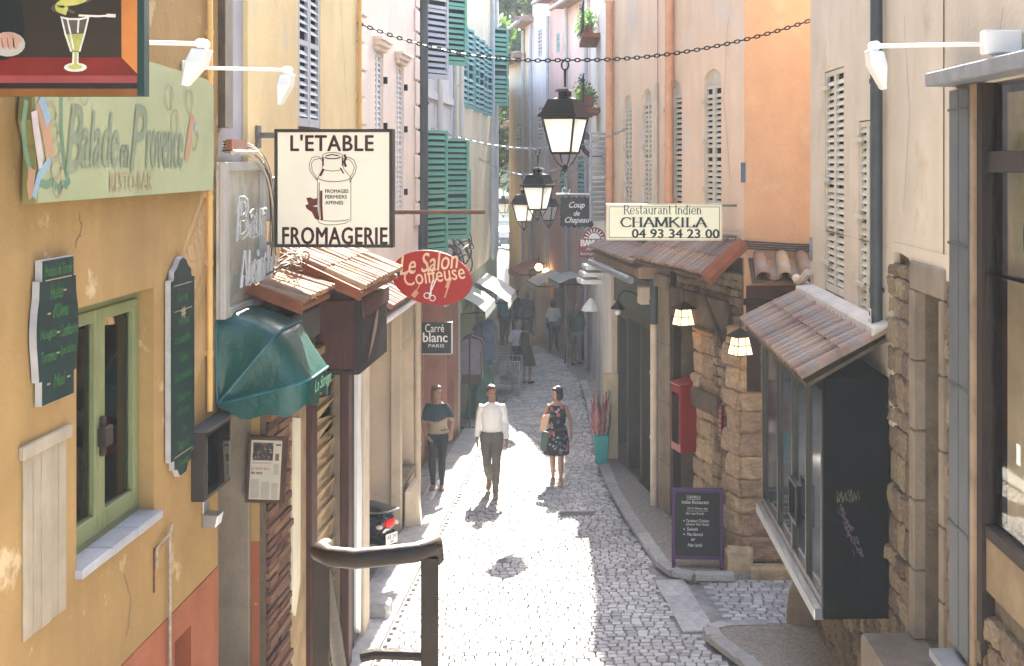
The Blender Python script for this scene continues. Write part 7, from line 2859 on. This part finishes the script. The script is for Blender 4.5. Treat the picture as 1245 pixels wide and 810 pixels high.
def finger_set(q, w, d, side, up, palmn, sc=1.0, curl=.5):
    """hand from wrist w along d; side = thumb side; palmn = palm normal"""
    d, side, palmn = V(d).normalized(), V(side).normalized(), V(palmn).normalized()
    w = V(w)
    pc = w + d * .05 * sc
    q.tube([w - d * .02 * sc, w + d * .01 * sc], [.024 * sc, .026 * sc], 8)
    q.add([tuple(w + side * a * sc + d * b * sc + palmn * c * sc) for a, b, c in ((-.030, 0, -.012), (.030, 0, -.012), (.040, .085, -.012), (-.040, .085, -.012), (-.030, 0, .013), (.030, 0, .013), (.040, .085, .012), (-.040, .085, .012))],
          [(3,2,1,0),(4,5,6,7),(0,1,5,4),(1,2,6,5),(2,3,7,6),(3,0,4,7)])
    for i, (off, ln) in enumerate(((.031, .068), (.0105, .078), (-.0105, .072), (-.031, .056))):
        b = w + d * .075 * sc + side * off * sc
        pts = [b]
        dirv = d.copy()
        for k, f in enumerate((.45, .32, .23)):
            dirv = (dirv + palmn * curl * (.35 + .25 * k)).normalized()
            pts.append(pts[-1] + dirv * ln * f * sc)
        q.tube(pts, [.0105 * sc, .0095 * sc, .009 * sc, .0075 * sc], 7)
    b = w + d * .022 * sc + side * .028 * sc
    q.tube([b, b + (d * .6 + side * .75).normalized() * .035 * sc, b + (d * .6 + side * .75).normalized() * .035 * sc + (d + side * .2 + palmn * .5).normalized() * .035 * sc], [.013 * sc, .011 * sc, .009 * sc], 7)

def person(loc, rot, H, label, pose, wear, skin=(.30, .165, .11), hair=(.10, .06, .035), hairstyle='short', vox=.0075, beard=False, hand_vox=True):
    """local frame: feet at z = 0, facing -y, x to the viewer's right; pose gives joints for H = 1.75"""
    k = H / 1.75
    o = thing('person', loc, label, 'person')
    M = T(*loc) @ R3('Z', rot) @ SC(k, k, k)
    J = dict(pose)
    pel, chest, neck, head = V(J['pel']), V(J['chest']), V(J['neck']), V(J['head'])
    fem = wear.get('fem', False)
    sh = J['sh']                                     # two shoulder points, x negative first
    hp_ = J['hip']
    m_sk = skin_m(skin)
    yaw, pitch = J.get('yaw', 0), J.get('pitch', 0)
    HM = T(*head) @ R3('Z', yaw) @ R3('X', pitch)
    # ---- body
    q = MB()
    tw = .155 if fem else .175
    def torso(q, g=0.0, low=None, top=True):
        rows_ = [(pel + V((0, 0, -.10)), .14 + g, .10 + g), (pel, .165 + g + (.01 if fem else 0), .115 + g), (pel.lerp(chest, .35), (.128 if fem else .15) + g, .10 + g), (pel.lerp(chest, .7), .15 + g, .112 + g),
                 (chest, tw + g, .118 + g), (chest.lerp(neck, .55), tw * .92 + g, .10 + g), (chest.lerp(neck, .82), .11 + g, .075 + g * .7), (neck, .058 + g * .4, .058 + g * .4)]
        ell_tube(q, rows_)
    torso(q)
    q.tube([neck + V((0, 0, -.04)), neck.lerp(head, .6)], [.058, .052], 10)
    def arm(q, i, g=0.0, to=2, r=None):
        a, b, c = V(sh[i]), V(J['elb'][i]), V(J['wri'][i])
        s_ = .88 if fem else 1.0
        pts, rr_ = [], []
        inner = chest.lerp(neck, .45)
        seq = [(inner.lerp(a, .45) + V((0, 0, -.015)), .050), (a, .053), (a.lerp(b, .3), .050), (a.lerp(b, .7), .044), (b, .040)]
        if to > 1: seq += [(b.lerp(c, .3), .041), (b.lerp(c, .7), .033), (c, .027)]
        q.tube([p_ for p_, _ in seq], [r_ * s_ + g for _, r_ in seq], 12)
    def leg(q, i, g=0.0, to=1.0):
        a, b, c = V(hp_[i]), V(J['kne'][i]), V(J['ank'][i])
        s_ = .95 if fem else 1.0
        seq = [(a + V((0, 0, .06)), .095), (a, .094), (a.lerp(b, .35), .082), (a.lerp(b, .75), .064), (b, .057), (b.lerp(c, .22), .058), (b.lerp(c, .45), .053), (b.lerp(c, .8), .036), (c, .034)]
        n_ = max(3, round(len(seq) * to))
        q.tube([p_ for p_, _ in seq[:n_]], [r_ * s_ + g for _, r_ in seq[:n_]], 12)
    def foot(q, i, g=0.0):
        c, t = V(J['ank'][i]), V(J['toe'][i])
        hl = c + (c - t) * .28
        hl.z = min(c.z, t.z) - .0
        q.tube([V((hl.x, hl.y, t.z + .03)) if J.get('flat', True) else hl, c.lerp(t, .25) + V((0, 0, -.035)), c.lerp(t, .65) + V((0, 0, -.005)), t], [.034 + g, .040 + g, .038 + g, .026 + g], 10)
        q.tube([c, c.lerp(t, .18) + V((0, 0, -.04))], [.034 + g, .038 + g], 8)
    for i in (0, 1):
        arm(q, i); leg(q, i); foot(q, i)
        finger_set(q, J['wri'][i], V(J['hand'][i]), V(J['thumb'][i]), None, V(J['palm'][i]), 1.0 if not fem else .92, J.get('curl', .5))
    # head: skull, jaw, nose, ears, brow
    hq = MB(HM)
    hq.ball((0, .01, .03), (.073, .092, .095), 18, 12)
    hq.ball((0, -.022, -.042), (.053, .060, .072), 14, 10)
    hq.tube([(0, -.078, .012), (0, -.098, -.018), (0, -.086, -.030)], [.010, .014, .012], 8)
    hq.ball((0, -.077, .030), (.045, .014, .012), 10, 6)
    hq.ball((0, -.070, -.062), (.026, .014, .010), 10, 6)
    hq.ball((0, -.064, -.098), (.026, .022, .018), 10, 6)
    for s_ in (-1, 1):
        hq.ball((s_ * .073, .012, -.006), (.010, .018, .030), 8, 6)
    q.v += hq.v; off = len(q.v) - len(hq.v); q.f += [tuple(a + off for a in f) for f in hq.f]
    put('body', remesh(q, vox, 2), m_sk, o, M)
    eq = MB(M @ HM)
    for s_ in (-1, 1):
        eq.ball((s_ * .030, -.0755, .006), (.011, .006, .006), 8, 6)
    eb = eq.build('eyes', mat('dark_eye', (.02, .015, .012), .2), o, smooth=True)
    eq = MB(M @ HM)
    eq.ball((0, -.082, -.064), (.022, .006, .005), 10, 6)
    eq.build('mouth', mat('lip', (.30, .10, .08), .5), o, smooth=True)
    # ---- hair
    hq = MB(HM)
    if hairstyle == 'short':
        hq.ball((0, .028, .052), (.078, .090, .086), 16, 10)
        hq.ball((0, .055, .0), (.070, .055, .07), 14, 8)
        hq.ball((0, -.035, .098), (.058, .045, .032), 12, 8)
    elif hairstyle == 'bob':
        hq.ball((0, .026, .050), (.088, .096, .090), 16, 10)
        hq.ball((0, .050, -.030), (.090, .070, .105), 14, 10)
        for s_ in (-1, 1):
            hq.ball((s_ * .072, .005, -.03), (.026, .052, .095), 10, 8)
        hq.ball((0, -.050, .080), (.062, .036, .034), 12, 8)
    elif hairstyle == 'long':
        hq.ball((0, .024, .050), (.086, .096, .088), 16, 10)
        hq.ball((0, .060, -.060), (.088, .055, .15), 14, 10)
        for s_ in (-1, 1):
            hq.ball((s_ * .074, .02, -.07), (.028, .050, .13), 10, 8)
        hq.ball((.0, -.040, .088), (.060, .040, .030), 12, 8)
    elif hairstyle == 'bald':
        hq.ball((0, .045, .0), (.077, .066, .06), 14, 8)
    elif hairstyle == 'bun':
        hq.ball((0, .028, .050), (.081, .092, .086), 16, 10)
        hq.ball((0, .055, .0), (.074, .055, .07), 14, 8)
        hq.ball((0, .12, .06), (.045, .045, .045), 12, 8)
    hm = remesh(hq, vox, 1)
    for v in hm.vertices:
        v.co += mnoise.noise_vector(v.co * 38) * .006
    put('hair', hm, mat('hair_%d' % int(hair[0] * 1000), hair, .45, .35, 30, .5, 60), o, M)
    # ---- clothes
    for part, spec in wear.items():
        if part in ('fem',): continue
        m_ = spec['m']
        q = MB()
        if part == 'shirt':
            g = spec.get('g', .014)
            torso(q, g)
            for i in (0, 1): arm(q, i, g + .004, spec.get('to', 2))
            lowz = spec.get('low', pel.z - .02)
            me = remesh(q, vox, 7)
            trim(me, lowz, neck.z - spec.get('neck', .01), wrist=[V(w_) for w_ in J['wri']] if spec.get('to', 2) == 2 else None, wr=.045)
            fold(me, spec.get('fold', .006))
        elif part == 'trousers':
            g = spec.get('g', .012)
            ell_tube(q, [(pel + V((0, 0, -.11)), .155 + g, .115 + g), (pel, .168 + g, .118 + g), (pel + V((0, 0, .07)), .155 + g, .11 + g)])
            for i in (0, 1): leg(q, i, g, spec.get('to', 1.0))
            me = remesh(q, vox, 2)
            trim(me, -1, pel.z + spec.get('top', .06))
            fold(me, spec.get('fold', .005))
        elif part in ('dress', 'skirt'):
            g = spec.get('g', .014)
            hem = spec.get('hem', .52)
            kx = (V(J['kne'][0]) + V(J['kne'][1])) / 2
            low = V((kx.x, kx.y, hem))
            r_ = spec.get('flare', .20)
            if part == 'dress':
                torso(q, g)
                for i in (0, 1): arm_a = V(sh[i]); q.tube([chest.lerp(neck, .45).lerp(arm_a, .5), arm_a.lerp(chest, .12)], [.062, .055], 10)
            ell_tube(q, [(low, r_, r_ * .85), (low.lerp(pel, .4), r_ * .98, r_ * .82), (pel + V((0, 0, -.05)), .185 + g, .135 + g), (pel + V((0, 0, .05)), .16 + g, .12 + g)])
            me = remesh(q, vox, 2)
            trim(me, hem + .012, neck.z - spec.get('neck', .05) if part == 'dress' else pel.z + .05)
            fold(me, spec.get('fold', .008))
        elif part == 'shoes':
            for i in (0, 1): foot(q, i, .007)
            me = remesh(q, vox, 1)
            trim(me, -1, max(J['ank'][0][2], J['ank'][1][2]) - .005 if spec.get('low', True) else 9)
        put(part, me, m_, o, M)
    return o, M
def trim(me, zlo, zhi, wrist=None, wr=.04):
    bm = bmesh.new(); bm.from_mesh(me)
    bmesh.ops.bisect_plane(bm, geom=bm.verts[:] + bm.edges[:] + bm.faces[:], plane_co=(0, 0, zlo), plane_no=(0, 0, -1), clear_outer=True)
    bmesh.ops.bisect_plane(bm, geom=bm.verts[:] + bm.edges[:] + bm.faces[:], plane_co=(0, 0, zhi), plane_no=(0, 0, 1), clear_outer=True)
    if wrist:
        dead = [v for v in bm.verts if any((v.co - w_).length < wr for w_ in wrist)]
        bmesh.ops.delete(bm, geom=dead, context='VERTS')
    bm.to_mesh(me); bm.free()
def fold(me, amp):
    ns = [n.vector.copy() for n in me.vertex_normals]
    for v in me.vertices:
        n_ = mnoise.noise(V((v.co.x * 14, v.co.y * 14, v.co.z * 6)))
        v.co += ns[v.index] * n_ * amp

def stand(dx=0, arms='down', step=0.0, fem=False, shift=0.0):
    """joints of a relaxed walker; step = stride half length along -y, arms: list per side"""
    s = .90 if fem else 1.0
    shw = .170 if not fem else .150
    J = dict(pel=(shift, 0, .96), chest=(shift * .7, .0, 1.28), neck=(shift * .5, -.005, 1.48), head=(shift * .4, -.03, 1.625),
             sh=[(-shw, .0, 1.395), (shw, .0, 1.395)],
             hip=[(-.085 + shift, 0, .90), (.085 + shift, 0, .90)],
             kne=[(-.09, -.06 - step * .5, .50), (.09, -.03 + step * .4, .50)],
             ank=[(-.095, -step, .085), (.095, step, .085)],
             toe=[(-.115, -step - .17, .035), (.115, step - .16, .035)],
             elb=[(-shw - .045, .05, 1.12), (shw + .045, .05, 1.12)],
             wri=[(-shw - .055, -.04, .87), (shw + .055, -.03, .87)],
             hand=[(0, -.15, -1), (0, -.15, -1)], thumb=[(.25, -1, 0), (-.25, -1, 0)], palm=[(1, -.1, 0), (-1, -.1, 0)])
    return J
# 1 man in white shirt, mid stride
J = stand(step=.17)
J['yaw'] = .55; J['pitch'] = .05
J['kne'] = [(-.075, .00, .50), (.075, -.17, .53)]
J['ank'] = [(-.06, .30, .17), (.07, -.20, .085)]
J['toe'] = [(-.07, .17, .035), (.085, -.37, .035)]
J['wri'] = [(-.235, .06, .86), (.24, -.14, .88)]
m_ws = mat('white_cotton', (.72, .70, .66), .85, .06, 4, .25, 20)
m_gt = mat('grey_trousers', (.085, .077, .065), .85, .1, 5, .25, 25)
p = G(598, 602)
person((p.x, p.y, p.z), .03, 1.80, 'man in white long-sleeved shirt and grey trousers walking up the sunny street', J,
       dict(shirt=dict(m=m_ws, low=.925, neck=.0, g=.010, fold=.009), trousers=dict(m=m_gt, g=.012, fold=.008), shoes=dict(m=mat('tan_shoe', (.22, .13, .08), .5))), skin=(.28, .15, .095), hair=(.075, .045, .025), hairstyle='short')
# 2 woman in floral dress
J = stand(fem=True, step=.10)
J['yaw'] = -1.05
J['elb'] = [(-.25, .03, 1.16), (.235, .06, 1.14)]
J['wri'] = [(-.20, -.16, 1.05), (.26, -.0, .90)]
J['hand'] = [(.5, -.5, .2), (0, -.1, -1)]
J['thumb'] = [(0, -.3, 1), (-.3, -1, 0)]
J['palm'] = [(.8, .5, 0), (-1, 0, 0)]
J['ank'] = [(-.075, .10, .10), (.075, -.10, .085)]
J['toe'] = [(-.09, -.06, .035), (.085, -.26, .035)]
J['kne'] = [(-.08, -.02, .50), (.075, -.08, .50)]
def floral():
    if 'floral_cloth' in MATS: return MATS['floral_cloth']
    m = mat('floral_cloth', (.005, .006, .016), .85, .1, 5, .2, 25)
    t = m.node_tree
    b = t.nodes['Principled BSDF']
    tc = [n_ for n_ in t.nodes if n_.type == 'TEX_COORD'][0]
    src = b.inputs['Base Color'].links[0].from_socket
    for sc2, col, th in ((9, (.34, .07, .09), .30), (12, (.30, .26, .22), .24), (10, (.04, .10, .12), .28)):
        vo = t.nodes.new('ShaderNodeTexVoronoi'); vo.inputs['Scale'].default_value = sc2
        t.links.new(tc.outputs['Object'], vo.inputs['Vector'])
        mr = t.nodes.new('ShaderNodeMapRange'); mr.inputs['From Min'].default_value = th; mr.inputs['From Max'].default_value = th + .03; mr.inputs['To Min'].default_value = 1; mr.inputs['To Max'].default_value = 0
        t.links.new(vo.outputs['Distance'], mr.inputs['Value'])
        mx = t.nodes.new('ShaderNodeMix'); mx.data_type = 'RGBA'
        t.links.new(mr.outputs[0], mx.inputs[0]); t.links.new(src, mx.inputs[6]); mx.inputs[7].default_value = (*col, 1)
        src = mx.outputs[2]
    t.links.new(src, b.inputs['Base Color'])
    return m
p = G(677, 589)
wo2, WM = person((p.x, p.y, p.z), -.02, 1.66, 'dark-haired woman in navy floral sleeveless dress walking beside the man', J,
       dict(fem=True, dress=dict(m=floral(), hem=.55, flare=.235, neck=.06), shoes=dict(m=mat('gold_sandal', (.40, .26, .15), .5))), skin=(.32, .185, .13), hair=(.020, .012, .010), hairstyle='bob')
q = MB(WM)
q.add([(-.30, -.20, .98), (-.16, -.27, 1.04), (-.10, -.23, 1.30), (-.24, -.16, 1.25), (-.31, -.14, .98), (-.17, -.20, 1.04), (-.11, -.16, 1.30), (-.25, -.10, 1.25)], [(3,2,1,0),(4,5,6,7),(0,1,5,4),(1,2,6,5),(2,3,7,6),(3,0,4,7)])
q.build('handbag', mat('tan_leather', (.50, .32, .20), .6, .1, 5, .1), bevel=.015, label='tan clutch bag under the arm of the woman in the floral dress', cat='bag')
q = MB(WM)
q.add([(-.30, -.12, .62), (-.12, -.16, .58), (-.12, -.14, .95), (-.26, -.12, .98), (-.28, -.06, .62), (-.12, -.08, .58), (-.12, -.10, .95), (-.26, -.09, .98)], [(3,2,1,0),(4,5,6,7),(0,1,5,4),(1,2,6,5),(2,3,7,6),(3,0,4,7)])
q.build('shoulder_bag', mat('dark_green_bag', (.05, .09, .07), .6, .1, 5, .1), bevel=.03, label='dark green soft bag hanging at the hip of the woman in the floral dress', cat='bag')
# 3 woman leaning at the left wall
J = stand(fem=True, step=.03, shift=.02)
J['yaw'] = .75
J['elb'] = [(-.22, .03, 1.12), (.26, .04, 1.15)]
J['wri'] = [(-.16, -.10, .90), (.25, -.14, .97)]
J['hand'] = [(.75, -.4, -.5), (.0, -.6, -.7)]
J['thumb'] = [(.3, -.6, .6), (-.6, -.6, .4)]
J['palm'] = [(.3, .8, -.3), (-.7, .5, 0)]
J['kne'] = [(-.075, -.03, .50), (.09, -.05, .50)]
J['ank'] = [(-.06, .02, .085), (.085, -.02, .085)]
J['toe'] = [(-.08, -.15, .035), (.11, -.18, .035)]
def two_tone(name, c0, c1, z, wob_):
    if name in MATS: return MATS[name]
    m = mat(name, c0, .85, .15, 6, .2, 25)
    t = m.node_tree
    b = t.nodes['Principled BSDF']
    tc = [n_ for n_ in t.nodes if n_.type == 'TEX_COORD'][0]
    src = b.inputs['Base Color'].links[0].from_socket
    sp = t.nodes.new('ShaderNodeSeparateXYZ'); t.links.new(tc.outputs['Object'], sp.inputs[0])
    no = t.nodes.new('ShaderNodeTexNoise'); no.inputs['Scale'].default_value = 4; t.links.new(tc.outputs['Object'], no.inputs['Vector'])
    ad = t.nodes.new('ShaderNodeMath'); ad.operation = 'MULTIPLY_ADD'; t.links.new(no.outputs['Fac'], ad.inputs[0]); ad.inputs[1].default_value = wob_; t.links.new(sp.outputs['Z'], ad.inputs[2])
    mr = t.nodes.new('ShaderNodeMapRange'); mr.inputs['From Min'].default_value = z; mr.inputs['From Max'].default_value = z + .04; mr.inputs['To Min'].default_value = 1; mr.inputs['To Max'].default_value = 0
    t.links.new(ad.outputs[0], mr.inputs['Value'])
    mx = t.nodes.new('ShaderNodeMix'); mx.data_type = 'RGBA'
    t.links.new(mr.outputs[0], mx.inputs[0]); t.links.new(src, mx.inputs[6]); mx.inputs[7].default_value = (*c1, 1)
    t.links.new(mx.outputs[2], b.inputs['Base Color'])
    return m
p = G(531, 597)
m_jean = mat('dark_jeans', (.006, .009, .015), .8, .15, 6, .2, 30)
person((p.x, p.y, p.z + .02), .05, 1.74, 'woman in teal and beige top and dark jeans standing by the left wall', J,
       dict(fem=True, shirt=dict(m=two_tone('teal_beige_top', (.010, .032, .045), (.28, .23, .15), 1.30, .3), to=1, low=.95, neck=.04, g=.012), trousers=dict(m=m_jean, g=.007), shoes=dict(m=mat('brown_sandal', (.25, .13, .09), .5))),
       skin=(.30, .175, .12), hair=(.10, .055, .022), hairstyle='long')
# far people, coarser
fv = .014
def far(px, py, H, label, J, wear, rot=0.0, **kw):
    p = G(px, py)
    return person((p.x, p.y, p.z), rot, H, label, J, wear, vox=fv, **kw)
m_blackd = mat('black_dress_cloth', (.016, .016, .020), .85, .1, 5, .2)
m_lil = mat('lilac_white_top', (.50, .48, .54), .85, .1, 5, .2)
m_olive = mat('olive_polo', (.085, .095, .075), .85, .1, 5, .2)
m_dkblue = mat('dark_blue_cloth', (.022, .028, .045), .85, .1, 5, .2)
m_tealc = mat('teal_cloth', (.03, .19, .22), .85, .1, 5, .2)
m_plaid = mat('grey_check_shirt', (.08, .09, .12), .85, .5, 16, .2)
m_shoe = mat('dark_shoe', (.03, .025, .022), .5)
m_khaki = mat('khaki_shorts', (.20, .17, .12), .85, .1, 5, .2)
J = stand(fem=True, step=.02, shift=.02)
J['wri'] = [(-.14, -.22, 1.08), (.20, -.10, .92)]
J['hand'] = [(.5, -.6, .2), (0, -.3, -1)]
far(640, 467, 1.62, 'woman in black sleeveless dress standing in the shaded street, back turned', J, dict(fem=True, dress=dict(m=m_blackd, hem=.50, flare=.25, neck=.05), shoes=dict(m=m_shoe)), rot=PI - .6, hairstyle='bob', hair=(.03, .02, .015))
J = stand(fem=True, step=.05, shift=.03)
J['head'] = (.05, -.08, 1.59); J['chest'] = (.03, -.05, 1.27); J['neck'] = (.04, -.05, 1.46)
far(627, 464, 1.64, 'woman in pale lilac top bending towards the woman in black', J, dict(fem=True, shirt=dict(m=m_lil, to=1, low=.92, neck=.03), skirt=dict(m=m_dkblue, hem=.52, flare=.2), shoes=dict(m=m_shoe)), rot=.9, hairstyle='bun', hair=(.10, .06, .04))
J = stand(fem=True, step=.16)
far(673, 429, 1.66, 'woman in white sleeveless top and dark trousers walking away', J, dict(fem=True, shirt=dict(m=m_ws, to=1, low=.93, neck=.04), trousers=dict(m=m_dkblue), shoes=dict(m=m_shoe)), rot=PI, hairstyle='bob', hair=(.03, .02, .015))
J = stand(step=.08)
J['wri'] = [(-.26, -.05, .87), (.30, -.14, .92)]
o, WMc = far(701, 444, 1.74, 'man in olive polo and khaki shorts with a walking cane, back turned', J, dict(shirt=dict(m=m_olive, to=1, low=.90, neck=.0, g=.03), trousers=dict(m=m_khaki, to=.5, g=.025), shoes=dict(m=m_shoe)), rot=PI, hairstyle='bald', hair=(.30, .28, .26))
q = MB(WMc)
hnd = V((.30, -.17, .84))
q.tube([hnd + V((0, .10, .02)), hnd + V((0, .03, .05)), hnd, V((.34, -.22, .01))], .012, 6)
q.build('walking_cane', m_wood_d, label='dark walking cane in the hand of the man in olive polo', cat='cane')
J = stand(step=.05)
far(713, 438, 1.72, 'person in dark blue clothes right of the man with the cane', J, dict(shirt=dict(m=m_dkblue, to=1, low=.9, neck=.0, g=.025), trousers=dict(m=m_dkblue, g=.02), shoes=dict(m=m_shoe)), rot=PI - .3, hairstyle='short', hair=(.16, .13, .10))
J = stand(step=.1)
far(641, 421, 1.78, 'man in grey checked shirt with his back turned, further down the street', J, dict(shirt=dict(m=m_plaid, to=1, low=.88, neck=.0, g=.03), trousers=dict(m=m_dkblue, g=.02), shoes=dict(m=m_shoe)), rot=PI, hairstyle='bald', hair=(.20, .18, .16))
J = stand(step=.06)
far(614, 420, 1.76, 'man in teal shirt and grey trousers beside the wire basket', J, dict(shirt=dict(m=m_tealc, to=1, low=.88, neck=.0, g=.03), trousers=dict(m=m_gt, g=.02), shoes=dict(m=m_shoe)), rot=PI + .3, hairstyle='short', hair=(.03, .02, .015))
J = stand(step=.06, fem=True)
far(628, 416, 1.70, 'dark-clothed person between the teal shirt and the checked shirt', J, dict(fem=True, shirt=dict(m=m_blackd, to=1, low=.88, neck=.0, g=.02), trousers=dict(m=m_jean, g=.015), shoes=dict(m=m_shoe)), rot=PI - .4, hairstyle='short', hair=(.05, .03, .02))

# ------------------------------------------------------------------ summer haze in the street
HAZE = 0.0008
q = MB()
q.box(-75, 45, -12, 190, -4.6, 32)
hz = q.build('haze', None or bpy.data.materials.new('street_haze'), kind='stuff')
m = hz.data.materials[0]
m.use_nodes = True
t = m.node_tree
t.nodes.clear()
mo = t.nodes.new('ShaderNodeOutputMaterial')
pv = t.nodes.new('ShaderNodeVolumePrincipled')
pv.inputs['Color'].default_value = (.80, .90, 1.0, 1)
pv.inputs['Density'].default_value = HAZE
pv.inputs['Anisotropy'].default_value = 0.0
t.links.new(pv.outputs[0], mo.inputs['Volume'])

bpy.data.scenes.remove(TMP)
